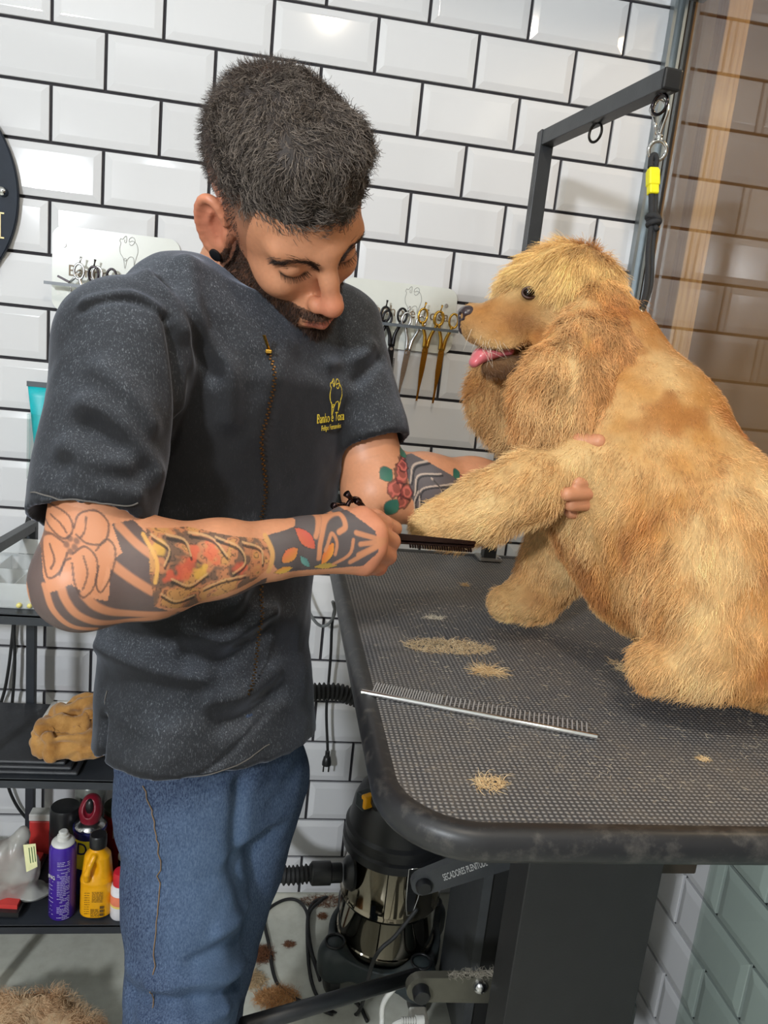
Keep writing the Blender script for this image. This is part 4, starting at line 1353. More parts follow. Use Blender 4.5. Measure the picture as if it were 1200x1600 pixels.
# ear plugs
for q in (-1, 1):
    ea = unit(Hr * q * 0.86 + Hf * 0.50)
    eu = unit(Hu * 0.97 - Hf * 0.2); eu = unit(eu - ea * (eu @ ea))
    c = H(-0.006, -0.001, 0.0735 * q) + ea * 0.008 - eu * 0.031
    MB().lathe(c - ea * 0.004, [(0.0062, 0), (0.0068, 0.002), (0.0062, 0.004), (0.0062, 0.009), (0.0072, 0.010), (0.0070, 0.0118), (0.005, 0.0125)], 20, tuple(ea)).build('ear_plug', M['black_plastic'], man, auto=40)

# ================================================================ THE DOG
dog = empty('dog', (0.98, -0.70, TZ), 'golden spaniel sitting on the table, mouth open, one front paw held up', 'dog')
D = Field()
def A_(*p):
    return V3(*p)
# trunk
D.ell(A_(*(0.9254, -0.7191, 1.2312)), (0.105, 0.100, 0.115), None, 0.03)
D.cone(A_(*(0.9179, -0.7198, 1.2224)), A_(*(0.9793, -0.7833, 1.1388)), 0.100, 0.116, 0.04)
D.cone(A_(*(0.9793, -0.7833, 1.1388)), A_(*(1.0579, -0.828, 1.0823)), 0.116, 0.120, 0.04)
D.ell(A_(*(1.0948, -0.8401, 1.052)), (0.115, 0.115, 0.105), None, 0.05)
D.cone(A_(*(0.8926, -0.6853, 1.1496)), A_(*(0.952, -0.7402, 1.0807)), 0.075, 0.085, 0.04)          # brisket
# neck
D.chain([A_(*(0.9344, -0.7108, 1.2516)), A_(*(0.8804, -0.6572, 1.3422)), A_(*(0.8423, -0.6242, 1.3967))], [0.088, 0.070, 0.066], 0.035)
# skull and muzzle
D.ell(A_(*(0.8337, -0.618, 1.4194)), (0.072, 0.070, 0.066), None, 0.02)
D.ell(A_(*(0.7928, -0.6195, 1.4081)), (0.050, 0.046, 0.048), None, 0.02)
D.chain([A_(*(0.7825, -0.6274, 1.3885)), A_(*(0.7433, -0.6297, 1.3743)), A_(*(0.7158, -0.6325, 1.3664))], [0.042, 0.030, 0.024], 0.012)
D.ell(A_(*(0.7365, -0.6559, 1.3586)), (0.036, 0.017, 0.024), None, 0.012)                 # lips
D.ell(A_(*(0.7555, -0.6615, 1.346)), (0.020, 0.012, 0.020), None, 0.012)
D.ell(A_(*(0.7417, -0.6169, 1.3609)), (0.034, 0.018, 0.020), None, 0.012)
D.ell(A_(*(0.7047, -0.6279, 1.3801)), (0.015, 0.013, 0.016), None, 0.01)
D.chain([A_(*(0.7945, -0.6441, 1.3432)), A_(*(0.7633, -0.6472, 1.3218)), A_(*(0.7347, -0.6463, 1.3156))], [0.028, 0.019, 0.0125], 0.008)   # lower jaw
D.cone(A_(*(0.7136, -0.6405, 1.3282)), A_(*(0.7761, -0.6466, 1.343)), 0.0085, 0.0105, 0.003, 's', ((0, 1, 0), 0.35))                      # open mouth
D.ell(A_(*(0.7648, -0.6659, 1.4133)), (0.014, 0.010, 0.010), None, 0.006, 's')              # eye socket
# raised left front leg
LEG = [A_(*(0.8833, -0.758, 1.2134)), A_(*(0.8253, -0.7693, 1.2167)), A_(*(0.7727, -0.7635, 1.183)), A_(*(0.7253, -0.7483, 1.149)), A_(*(0.686, -0.7368, 1.1271)), A_(*(0.6645, -0.7297, 1.1213))]
D.chain(LEG, [0.046, 0.030, 0.040, 0.038, 0.034, 0.030], 0.02)
for _p in ((0.6605, -0.7414, 1.136), (0.6551, -0.743, 1.1246), (0.6651, -0.7463, 1.1164)):
    D.ell(A_(*_p), (0.017, 0.014, 0.014), None, 0.01)
D.ell(A_(*(0.9028, -0.7804, 1.1951)), (0.050, 0.045, 0.070), None, 0.04)
# standing right front leg
STD = [A_(*(0.8792, -0.6223, 1.0971)), A_(*(0.8779, -0.6047, 1.0341)), A_(*(0.8619, -0.601, 0.9922)), A_(*(0.8146, -0.6071, 0.9795))]
D.chain(STD, [0.052, 0.045, 0.036, 0.027], 0.02)
# hind leg: thigh, hock, foot
D.ell(A_(*(0.9811, -0.8568, 1.0875)), (0.085, 0.055, 0.095), None, 0.03)
D.chain([A_(*(0.9392, -0.8786, 1.0772)), A_(*(0.958, -0.8996, 1.0408)), A_(*(1.0053, -0.9067, 1.0171))], [0.045, 0.036, 0.030], 0.02)
D.chain([A_(*(1.0232, -0.9096, 1.0161)), A_(*(0.9628, -0.901, 1.014)), A_(*(0.9134, -0.879, 1.0096))], [0.028, 0.027, 0.032], 0.015)
D.chain([A_(*(1.0516, -0.7506, 1.006)), A_(*(0.9815, -0.733, 0.9907))], [0.034, 0.028], 0.015)
dV, dF = D.mesh(0.0042)
dV = smooth_verts(dV, dF, 2, 0.5)
dV[:, 2] = np.maximum(dV[:, 2], TZ + 0.004)
dN = vnormals(dV, dF)
# near ear, far ear: hanging, thick with feathering
E1 = Field()
E1.chain([A_(*(0.8478, -0.686, 1.4113)), A_(*(0.8279, -0.7231, 1.3504)), A_(*(0.8062, -0.741, 1.3003)), A_(*(0.8012, -0.7477, 1.2756))], [0.020, 0.030, 0.047, 0.042], 0.03, 'u', ((0.1, -1, 0), 1.7))
E1.chain([A_(*(0.8567, -0.6919, 1.4043)), A_(*(0.856, -0.723, 1.3416)), A_(*(0.8378, -0.7436, 1.2818))], [0.020, 0.031, 0.042], 0.03, 'u', ((0.1, -1, 0), 1.7))
eV, eF = E1.mesh(0.004)
eV = smooth_verts(eV, eF, 2, 0.5); eN = vnormals(eV, eF)
E2 = Field()
E2.chain([A_(*(0.8176, -0.5658, 1.3868)), A_(*(0.7892, -0.5602, 1.3213)), A_(*(0.7839, -0.5702, 1.2713)), A_(*(0.8007, -0.5792, 1.2416))], [0.025, 0.038, 0.044, 0.040], 0.03, 'u', ((0, -1, 0), 1.6))
fV, fF = E2.mesh(0.0045)
fV = smooth_verts(fV, fF, 2, 0.5); fN = vnormals(fV, fF)

HEAD = A_(*(0.83, -0.619, 1.4122)); NOSE = A_(*(0.698, -0.627, 1.3794)); EYE = A_(*(0.7661, -0.6671, 1.4134))
def coat(P, N):
    """fur colour: buff, with lighter and redder areas that belong to the coat"""
    base = np.array(lin((203, 147, 84)))
    pale = np.array(lin((230, 194, 138)))
    red = np.array(lin((166, 102, 50)))
    n1 = vnoise(P, 14, 81, 3); n2 = vnoise(P, 45, 82, 2)
    c = np.tile(base, (len(P), 1))
    def mixin(m, col):
        m = np.clip(m, 0, 1)[:, None]
        return c * (1 - m) + col * m
    c = mixin(0.45 + 1.0 * n1 + 0.5 * n2, pale)
    c = mixin(0.7 * sstep(0.15, 0.5, -n1 + 0.4 * n2), red)
    # saddle along the spine is redder, chest and legs paler
    sp = poly_dist(P, [A_(*(0.9055, -0.6826, 1.3618)), A_(*(0.9624, -0.7276, 1.2888)), A_(*(1.0685, -0.7816, 1.2087))])
    c = mixin(0.85 * np.exp(-(sp / 0.060) ** 2), red)
    lg = np.minimum(poly_dist(P, LEG), poly_dist(P, STD))
    c = mixin(0.45 * np.exp(-(lg / 0.06) ** 2), pale)
    # face: reddish muzzle and cheek, white blaze, dark chin
    dn = np.linalg.norm((P - A_(*(0.7349, -0.6435, 1.3764))) / A_(0.055, 0.06, 0.03), axis=1)
    c = mixin((0.72 + 0.35 * n2) * np.exp(-dn ** 4), np.array(lin((158, 98, 50))))
    dk_ = np.linalg.norm(P - A_(*(0.7596, -0.6683, 1.3746)), axis=1)
    c = mixin(0.55 * np.exp(-(dk_ / 0.02) ** 2), np.array(lin((112, 76, 52))))
    dj = poly_dist(P, [A_(*(0.7274, -0.6567, 1.3103)), A_(*(0.7699, -0.6614, 1.318))])
    c = mixin(0.88 * np.exp(-(dj / 0.022) ** 4), np.array(lin((84, 54, 40))))
    dm = poly_dist(P, [A_(*(0.7105, -0.6486, 1.3363)), A_(*(0.7654, -0.6669, 1.3374))])
    c = mixin(0.85 * np.exp(-(dm / 0.0105) ** 4), np.array(lin((52, 34, 30))))
    bl = poly_dist(P, [A_(*(0.7115, -0.627, 1.389)), A_(*(0.7501, -0.6167, 1.4151)), A_(*(0.7659, -0.6159, 1.4301))])
    c = mixin(0.8 * np.exp(-(bl / 0.009) ** 2), np.array(lin((238, 222, 190))))
    de = np.linalg.norm(P - EYE, axis=1)
    c = mixin(0.8 * np.exp(-(de / 0.021) ** 2), np.array(lin((104, 62, 34))))
    tk = np.linalg.norm((P - A_(*(0.8166, -0.6406, 1.4462))) / A_(0.085, 0.09, 0.045), axis=1)
    c = mixin(0.7 * np.exp(-tk ** 4), np.array(lin((232, 196, 128))))
    c = c * (1 + 0.14 * vnoise(P * A_(1, 1, 1.6), 150, 84, 2))[:, None]
    return np.clip(c, 0, 1)
def flow_body(P):
    """the way the coat lies"""
    w = np.zeros((len(P), 3))
    def add(c, r, d, k=1.0):
        g = k * np.exp(-(np.linalg.norm((P - c) / r, axis=1)) ** 2)
        w[:] += g[:, None] * np.asarray(d, float)
    add(NOSE, 0.06, (0.9, 0, -0.1)); add(HEAD, 0.08, (0.75, 0, 0.15)); add(A_(*(0.7579, -0.6535, 1.3462)), 0.04, (0.8, 0, -0.4))
    add(A_(*(0.8074, -0.6368, 1.4575)), 0.05, (0.55, -0.5, -0.15), 1.4)
    add(A_(*(0.8907, -0.6739, 1.3438)), 0.09, (0.35, 0, -0.9)); add(A_(*(0.9299, -0.7471, 1.2717)), 0.12, (0.45, -0.1, -0.8)); add(A_(*(0.9649, -0.8244, 1.178)), 0.14, (0.15, -0.2, -1)); add(A_(*(1.0243, -0.8672, 1.1169)), 0.14, (0.1, -0.2, -1))
    add(A_(*(0.8677, -0.7628, 1.1566)), 0.09, (-0.15, -0.1, -1)); add(A_(*(0.9496, -0.8767, 1.0695)), 0.08, (-0.25, -0.2, -0.9))
    add(A_(*(0.8252, -0.7672, 1.2022)), 0.07, (-0.7, -0.1, -0.55)); add(A_(*(0.739, -0.7538, 1.1569)), 0.08, (-0.8, -0.1, -0.4)); add(A_(*(0.6755, -0.7311, 1.1224)), 0.05, (-0.9, 0, -0.4))
    add(A_(*(0.876, -0.6045, 1.0339)), 0.07, (-0.3, -0.1, -0.9)); add(A_(*(0.8148, -0.6077, 0.9768)), 0.05, (-0.9, -0.2, -0.4)); add(A_(*(0.9182, -0.885, 1.0093)), 0.06, (-0.8, -0.3, -0.45))
    w[:] += np.array([0.02, 0, -0.05])
    return w / np.linalg.norm(w, axis=1)[:, None]
furm = NT('golden_fur', (0.5, 0.35, 0.18), 0.5, 0, 0.35)
furm.col(furm.attr('tint'))
furm.b.inputs['Sheen Weight'].default_value = 0.1
furm = furm.m
undr = NT('undercoat', (0.5, 0.35, 0.18), 0.9, 0, 0.1)
undr.col(undr.attr('tint'))
undr.bump(undr.noise(160, 4, 0.6), 0.6, 0.004)
undr = undr.m
quad_mesh('body', dV, dF, undr, dog, coat(dV, dN) * 0.8)
rng = np.random.default_rng(11)
def fur(name, V, F, n, parent, length, lie=0.8, curl=0.25, freq=0.8, wild=0.16, rad=0.00042, m=6, droop=0.25, flow=None, weight=None, cmul=1.0, clump=0.0):
    P, N_, _ = sample_surface(V, F, n, rng, weight)
    Dr = tangent(flow(P), N_)
    wv = np.stack([vnoise(P, 60, 91), vnoise(P, 60, 92), vnoise(P, 60, 93)], -1)
    Dr = Dr * lie + N_ * (1 - lie * 0.75) + wv * 0.45 * clump
    Dr /= np.linalg.norm(Dr, axis=1)[:, None]
    L = length(P) * (0.7 + 0.5 * rng.random(n))
    pts = grow(P - N_ * 0.002, Dr, L, rng, m, droop, curl * rng.random(n), freq, wild)
    c = coat(P, N_) * (0.62 + 0.66 * rng.random(n) + 0.22 * vnoise(P, 90, 95))[:, None] * cmul * 1.18
    return strands(name, pts, rad * (0.8 + 0.5 * rng.random(n)), furm, parent, np.clip(c, 0, 1), 0.3)
def body_len(P):
    L = np.full(len(P), 0.0075)
    def put(c, r, v):
        nonlocal L
        g = np.exp(-(np.linalg.norm((P - c) / r, axis=1)) ** 4)
        L = L * (1 - g) + v * g
    put(A_(*(0.9464, -0.867, 1.1118)), 0.13, 0.026); put(A_(*(0.8811, -0.758, 1.1401)), 0.07, 0.022)
    put(A_(*(0.7511, -0.7644, 1.164)), 0.12, 0.017); put(A_(*(0.8359, -0.7769, 1.2126)), 0.04, 0.013); put(A_(*(0.8731, -0.6158, 1.0275)), 0.09, 0.016)
    put(A_(*(0.9203, -0.8954, 1.0103)), 0.08, 0.020); put(A_(*(0.6733, -0.7406, 1.1246)), 0.045, 0.011)
    put(HEAD, 0.09, 0.010); put(A_(*(0.7355, -0.6454, 1.3683)), A_(0.058, 0.08, 0.045), 0.0045); put(A_(*(0.7558, -0.6593, 1.3182)), 0.032, 0.010)
    put(A_(*(0.8343, -0.7829, 1.1839)), 0.035, 0.006); put(A_(*(0.8299, -0.7696, 1.242)), 0.030, 0.005)
    put(EYE, 0.022, 0.003)
    return L
ww = np.ones(len(dF))
cen = dV[dF].mean(1)
ww[cen[:, 0] > 1.20] = 0.3
fur('coat_hair', dV, dF, 110000, dog, body_len, 0.86, 0.5, 0.7, 0.12, 0.00027, 6, 0.2, flow_body, ww, 1.0, 0.9)
# topknot
tk = np.exp(-(np.linalg.norm((cen - A_(*(0.81, -0.6398, 1.4456))) / A_(0.085, 0.10, 0.050), axis=1)) ** 4) * (cen[:, 2] > EYE[2] + 0.006)
def flow_top(P):
    q = P - A_(*(0.8811, -0.6142, 1.4698))
    d = np.stack([q[:, 0] * 7 - 0.10, q[:, 1] * 9 - 0.25, np.full(len(P), -0.45)], -1)
    fr = sstep(0.06, 0.12, A_(*(0.8811, -0.6142, 1.4698))[0] - P[:, 0])
    d[:, 0] -= fr * 0.8
    return d / np.linalg.norm(d, axis=1)[:, None]
def top_len(P):
    g = np.exp(-(np.linalg.norm((P - EYE - A_(0.002, 0, 0.004)) / A_(0.024, 0.05, 0.020), axis=1)) ** 4)
    return 0.030 * (1 - g) + 0.007 * g
fur('topknot', dV, dF, 16000, dog, top_len, 0.98, 0.2, 0.6, 0.12, 0.00028, 7, 0.5, flow_top, tk + 1e-9, 1.05, 0.9)
ear_m = quad_mesh('ear', eV, eF, undr, dog, coat(eV, eN) * 0.75)
def flow_ear(P):
    q = P - A_(*(0.8268, -0.7175, 1.3849))
    d = np.stack([q[:, 0] * 3.0, np.full(len(P), -0.10), np.full(len(P), -1.0)], -1)
    return d / np.linalg.norm(d, axis=1)[:, None]
ew = np.ones(len(eF))
fur('ear_feathering', eV, eF, 34000, ear_m, lambda P: 0.020 + 0.022 * sstep(0.0, 0.10, A_(*(0.8138, -0.7328, 1.3529))[2] - P[:, 2]), 0.86, 0.8, 1.2, 0.11, 0.00030, 10, 0.35, flow_ear, ew, np.array([0.97, 0.90, 0.86]) * 0.95, 1.3)
ear_f = quad_mesh('ear', fV, fF, undr, dog, coat(fV, fN) * 0.7)
fur('ear_feathering', fV, fF, 14000, ear_f, lambda P: np.full(len(P), 0.020), 0.75, 1.1, 1.6, 0.2, 0.00032, 9, 0.3, flow_ear, None, np.array([0.95, 0.90, 0.86]) * 0.9, 1.2)
# nose, eye, tongue, whiskers
nm = NT('wet_nose', lin((58, 46, 48)), 0.28)
nm.bump(nm.noise(500, 2), 0.4, 0.0008)
NF = Field()
nc = A_(*(0.7022, -0.6276, 1.3798))
NF.ell(nc, (0.015, 0.0155, 0.0125), None, 0.005)
NF.ell(nc + A_(-0.006, 0, -0.012), (0.0075, 0.006, 0.014), None, 0.006)
for s_ in (-1, 1):
    NF.ell(nc + A_(-0.004, 0.009 * s_, 0.000), (0.010, 0.0085, 0.010), None, 0.005)
    NF.ell(nc + A_(-0.0125, 0.0085 * s_, -0.002), (0.006, 0.0042, 0.0036), None, 0.003, 's')
    NF.ell(nc + A_(-0.004, 0.0165 * s_, -0.004), (0.006, 0.0036, 0.0026), None, 0.003, 's')
nV, nF_ = NF.mesh(0.0011)
quad_mesh('nose', nV, nF_, nm.m, dog)
eyem = plain('dark_eye', (20, 12, 9), 0.05)
MB().ball(EYE + A_(0.002, 0.008, 0.0), (0.0088, 0.0095, 0.0080), None, 14).build('eye', eyem, dog, True)
lid = plain('eyelid', (70, 44, 34), 0.5)
MB().tube([EYE + A_(0.002 + 0.0090 * math.cos(t), 0.0005 + 0.004 * abs(math.cos(t)), 0.0066 * math.sin(t)) for t in np.linspace(0, 6.283, 22)[:-1]], 0.0016, 8, False, True).build('eyelid', lid, dog, True)
tm = NT('tongue_pink', lin((214, 112, 118)), 0.3)
tm.b.inputs['Subsurface Weight'].default_value = 0.15
tm.b.inputs['Subsurface Radius'].default_value = (0.01, 0.004, 0.003)
TF = Field()
TF.chain([A_(*(0.7571, -0.6445, 1.3394)), A_(*(0.7311, -0.644, 1.3334)), A_(*(0.7193, -0.6453, 1.3289)), A_(*(0.7122, -0.6472, 1.32))], [0.007, 0.0082, 0.0088, 0.0072], 0.006, 'u', ((0, 1, 0), 0.62))
TF.cone(A_(*(0.752, -0.6449, 1.3438)), A_(*(0.7148, -0.6467, 1.3334)), 0.0022, 0.002, 0.004, 's')
tV, tF_ = TF.mesh(0.0014)
tV = smooth_verts(tV, tF_, 3)
quad_mesh('tongue', tV, tF_, tm.m, dog)
wp, wd_ = [], []
for k in range(22):
    wp.append(A_(*(0.7244, -0.6627, 1.3525)) + A_(rng.normal(0, 0.010), 0.002, rng.normal(0, 0.008)))
    wd_.append(unit(A_(-0.1 + rng.normal(0, 0.35), -0.7, -0.45 + rng.normal(0, 0.25))))
strands('whiskers', grow(np.array(wp), np.array(wd_), 0.035, rng, 6, 0.3, 0, 1, 0.05), np.full(22, 0.0002), furm, dog, np.tile(np.array(lin((235, 225, 205))), (22, 1)))

# ================================================================ OBJECTS
def text_mesh(body, size, depth=0.0004, space=1.0):
    cu = bpy.data.curves.new('lettering', 'FONT')
    cu.body = body
    cu.size = size
    cu.extrude = depth
    cu.align_x = 'CENTER'
    cu.align_y = 'CENTER'
    cu.space_character = space
    cu.resolution_u = 3
    o = bpy.data.objects.new('lettering', cu)
    COL.objects.link(o)
    dg = bpy.context.evaluated_depsgraph_get()
    me = bpy.data.meshes.new_from_object(o.evaluated_get(dg))
    bpy.data.objects.remove(o)
    me.materials.clear()
    return me

def text(body, size, loc, xdir, ydir, mat, parent, name='lettering', space=1.0, xs=1.0):
    me = text_mesh(body, size, 0.0003, space)
    x, y = Vector(xdir).normalized(), Vector(ydir).normalized()
    z = x.cross(y).normalized()
    y = z.cross(x)
    m = Matrix.Translation(loc) @ Matrix((x, y, z)).transposed().to_4x4() @ Matrix.Diagonal((xs, 1, 1, 1))
    me.transform(m)
    return link(name, me, mat, parent)

# emblem: a one-line drawing of a sitting animal (unit box, y up)
EMBLEM = [[(-.42, .78), (-.47, .62), (-.40, .52), (-.46, .18), (-.40, -.12), (-.22, -.40), (-.12, -.95), (-.02, -.52), (.12, -.28), (.30, -.24), (.40, -.38), (.42, -.72), (.52, -.30), (.62, .08), (.58, .42), (.46, .62), (.26, .70), (.10, .62), (.10, .80), (.26, .92), (.40, .84), (.42, .66), (.30, .48), (.18, .44), (.10, .54)],
          [(-.42, .78), (-.30, .74), (-.18, .90), (-.08, .92), (-.08, .60), (-.18, .58), (-.18, .74)],
          [(-.20, -.42), (-.12, -.36), (-.04, -.42), (-.10, -.52), (-.20, -.44)]]
def emblem(size, loc, xdir, ydir, r):
    x, y = Vector(xdir).normalized(), Vector(ydir).normalized()
    b = MB()
    for ln in EMBLEM:
        b.tube([Vector(loc) + x * (p[0] * size) + y * (p[1] * size) for p in curve(ln, 5)], r, 5)
    return b

# ---- print on the tunic (lies on the cloth)
def lay_on(o, V, N, lift, d):
    """move each vertex along d until it lies on the surface V"""
    d = unit(d)
    a = unit(np.cross(d, V3(0.3, 0.1, 1))); b = np.cross(d, a)
    sv = np.stack([V @ a, V @ b], -1)
    for v in o.data.vertices:
        p = np.array(v.co)
        dd = ((sv - np.array([p @ a, p @ b])) ** 2).sum(1)
        k = np.argsort(dd)[:12]
        k = k[np.argmax(V[k] @ -d)]
        v.co = tuple(p + d * ((V[k] - d * lift - p) @ d))
sN = vnormals(sV, sF)
yel = plain('yellow_embroidery', (214, 190, 60), 0.6)
ex, ey = V3(*(0.565, -0.7202, 1.2395)) - V3(*(0.5198, -0.7869, 1.2345)), V3(0.02, 0.02, 1)
fr = np.nonzero(np.linalg.norm(sV - V3(*(0.5385, -0.765, 1.2528)), axis=1) < 0.10)[0]
lo_ = V3(*(0.5385, -0.765, 1.2528))
ndir = unit(lo_ - V3(0.4646, -1.6477, 1.3279)) * 0.3 - FW * 0.7
ndir = unit(ndir)
vis = fr[(sN[fr] @ -ndir) > 0.1]
for o_ in (emblem(0.022, (0.5402, -0.7831, 1.2661), tuple(ex), tuple(ey), 0.0006).build('emblem', yel, tunic),
           text('Banho e Tosa', 0.0155, (0.5384, -0.7879, 1.2427), tuple(ex), tuple(ey), yel, tunic, 'lettering', 1.0, 0.62),
           text('Felipe Fernandes', 0.0085, (0.5428, -0.7909, 1.232), tuple(ex), tuple(ey), yel, tunic, 'lettering', 1.0, 0.68)):
    lay_on(o_, sV[vis], sN[vis], 0.0012, ndir)

# ---- scissors
def scissors(name, label, mat, L=0.17, gap=0.012, thin=False, group=None, screw=None):
    """hanging pair: pivot at the origin, points down (-z), rings up, flat in xz"""
    t = empty(name, (0, 0, 0), label, 'scissors', group)
    bl, hl_ = L * 0.56, L * 0.30
    for s_ in (-1, 1):
        y0 = 0.0012 * s_
        tip = Vector((-0.0008 * s_, y0, -bl))
        b = MB()
        pts = [(0.0052 * s_, y0 - 0.001, 0.012), (-0.0052 * s_, y0 - 0.001, 0.006), (-0.0030 * s_, y0 - 0.001, -bl * 0.35), (tip.x - 0.0008 * s_, y0 - 0.001, tip.z), (tip.x + 0.0010 * s_, y0 - 0.001, tip.z + 0.002), (0.0058 * s_, y0 - 0.001, -bl * 0.35), (0.0064 * s_, y0 - 0.001, 0.0)]
        b.prism(pts, (0, 0.002, 0))
        if thin and s_ > 0:
            for k in range(26):
                z = -0.02 - k * (bl - 0.026) / 26
                b.box((0.0075 - 0.00006 * k, y0, z), (0.0022, 0.0010, 0.0009))
        b.build('blade', mat, t, auto=30)
        r = 0.0115
        cx = s_ * (gap + r * 0.75)
        rc = Vector((cx, y0, hl_ + r))
        h = MB()
        h.tube([tuple(p) for p in curve([(s_ * 0.003, y0, 0.006), (s_ * 0.0055, y0, hl_ * 0.5), (cx * 0.75, y0, hl_ * 0.82), (cx * 0.9, y0, hl_ + 0.001)], 5)], [0.0044 - 0.0001 * k for k in range(16)], 8)
        h.torus(rc, r, 0.0024, (0, 1, 0), 26, 8, 0.80, 1.25, (1, 0, 0))
        if s_ < 0:
            h.tube([rc + Vector((0, 0, r * 1.2)), rc + Vector((0.001, 0, r * 1.2 + 0.007)), rc + Vector((0.002, 0, r * 1.2 + 0.014))], [0.0018, 0.0013, 0.0024], 8)
        h.build('handle', mat, t, True)
    MB().lathe((0, -0.0045, 0), [(0.0030, 0), (0.0036, 0.001), (0.0036, 0.0025)], 14, (0, 1, 0)).build('pivot_screw', screw or M['steel'], t, auto=40)
    return t
acr = sheer('clear_acrylic', (0.90, 0.93, 0.91), 0.012)
acr_w = plain('white_acrylic', (212, 214, 208), 0.2, var=0.01)
acr_e = plain('acrylic_edge', (92, 98, 104), 0.25)
engr = plain('engraved_print', (128, 112, 92), 0.6)
engr_g = plain('engraved_line', (150, 150, 146), 0.6)
def rack(name, label, x0, x1, z0, z1, zl, px, emx):
    t = empty(name, ((x0 + x1) / 2, -0.012, zl), label, 'rack')
    pts = [(p[0], -0.014, p[1]) for p in [(q[0], q[1]) for q in rrect(x0, x1, z0, z1, 0.022, 0, 8)]]
    MB().prism(pts, (0, 0.003, 0)).build('back_panel', acr_w, t)
    MB().span((x0 - 0.004, -0.050, zl - 0.0015), (x1 + 0.002, -0.014, zl + 0.0015)).build('ledge', acr, t)
    MB().span((x0 - 0.004, -0.0535, zl - 0.003), (x1 + 0.002, -0.0505, zl + 0.003)).build('ledge_edge', acr_e, t)
    b = MB()
    n = int((x1 - x0) / 0.018)
    for k in range(n):
        cx = x0 + (k + 0.7) * (x1 - x0) / n
        b.prism([(cx - 0.004, -0.0145, zl - 0.02), (cx + 0.004, -0.0145, zl - 0.018), (cx - 0.002, -0.0145, zl - 0.010)], (0, 0.0003, 0))
    b.build('cut_outs', M['white_plastic'], t)['kind'] = 'stuff'
    for x in (x0 + 0.022, x1 - 0.022):
        MB().lathe((x, -0.0115, z1 - 0.035), [(0.0040, -0.001), (0.0046, 0.003), (0.0036, 0.0055)], 16, (0, -1, 0)).build('screw', M['steel'], t, auto=40)
    text('Banho e Tosa', 0.030, ((x0 + x1) / 2 + px, -0.0146, zl + 0.028), (1, 0, 0), (0, 0, 1), engr, t, 'lettering', 1.05)
    emblem(0.032, ((x0 + x1) / 2 + emx, -0.0146, z1 - 0.035), (1, 0, 0), (0, 0, 1), 0.00045).build('emblem', engr_g, t)
    return t
rack('scissor_rack', 'clear acrylic wall rack of scissors between the man and the dog', 0.575, 0.816, 1.325, 1.459, 1.373, 0.02, 0.025)
rack('scissor_rack', 'clear acrylic wall rack with closed scissors behind the man at left', 0.008, 0.249, 1.330, 1.490, 1.380, -0.004, 0.02)
black_st = plain('black_coated_steel', (30, 28, 30), 0.28, 0.6)
silver = M['steel']
def hang(t, x, z, rz=0.0, tilt=0.0, y=-0.034):
    t.location = (x, y, z)
    t.rotation_euler = (0, tilt, rz)
    return t
hang(scissors('scissors', 'black thinning scissors with toothed blade hanging on the rack right of the man', black_st, 0.190, 0.009, True, 'scissors on the right rack'), *(0.6847, -0.034, 1.3246)[::2], 0.0, -0.02)
hang(scissors('scissors', 'silver straight scissors with dark rings between the black and the gold pairs', silver, 0.180, 0.007, False, 'scissors on the right rack'), *(0.7191, -0.034, 1.319)[::2], 0.0, 0.10)
hang(scissors('scissors', 'gold scissors hanging left of the other gold pair on the rack', M['gold'], 0.190, 0.008, False, 'scissors on the right rack', M['gold']), *(0.7562, -0.034, 1.328)[::2], 0.0, 0.06)
hang(scissors('scissors', 'gold scissors at the right end of the rack beside the dog', M['gold'], 0.190, 0.007, False, 'scissors on the right rack', M['gold']), *(0.7906, -0.034, 1.3263)[::2], 0.0, 0.05)
hang(scissors('scissors', 'black scissors half hidden behind the man at the left end of the right rack', black_st, 0.175, 0.008, False, 'scissors on the right rack'), *(0.6541, -0.034, 1.3215)[::2], 0.0, 0.0)
hang(scissors('scissors', 'silver scissors with round rings on the left rack behind the shoulder', silver, 0.170, 0.008, False, 'scissors on the left rack'), *(0.0771, -0.034, 1.3446)[::2], 0.0, 0.05)
hang(scissors('scissors', 'dark ringed scissors on the left rack nearest the shoulder', M['dark_steel'], 0.170, 0.008, False, 'scissors on the left rack'), *(0.106, -0.034, 1.3429)[::2], 0.0, 0.02)
t = empty('folding_razor', (0.0455, -0.034, 1.3797), 'small silver folding razor leaning open on the left rack ledge', 'razor')
MB().bar((0.0239, -0.034, 1.3952), (0.0465, -0.034, 1.3858), 0.004, 0.0055, (0, 1, 0), 0.001).build('handle', M['dark_steel'], t)
MB().tube([(0.0454, -0.034, 1.3845), (0.0559, -0.034, 1.3953), (0.0603, -0.034, 1.4089)], [0.0025, 0.0025, 0.0012], 8).tube([(0.0454, -0.034, 1.3857), (0.0517, -0.034, 1.3612)], 0.0018, 6).build('blade', silver, t, True)

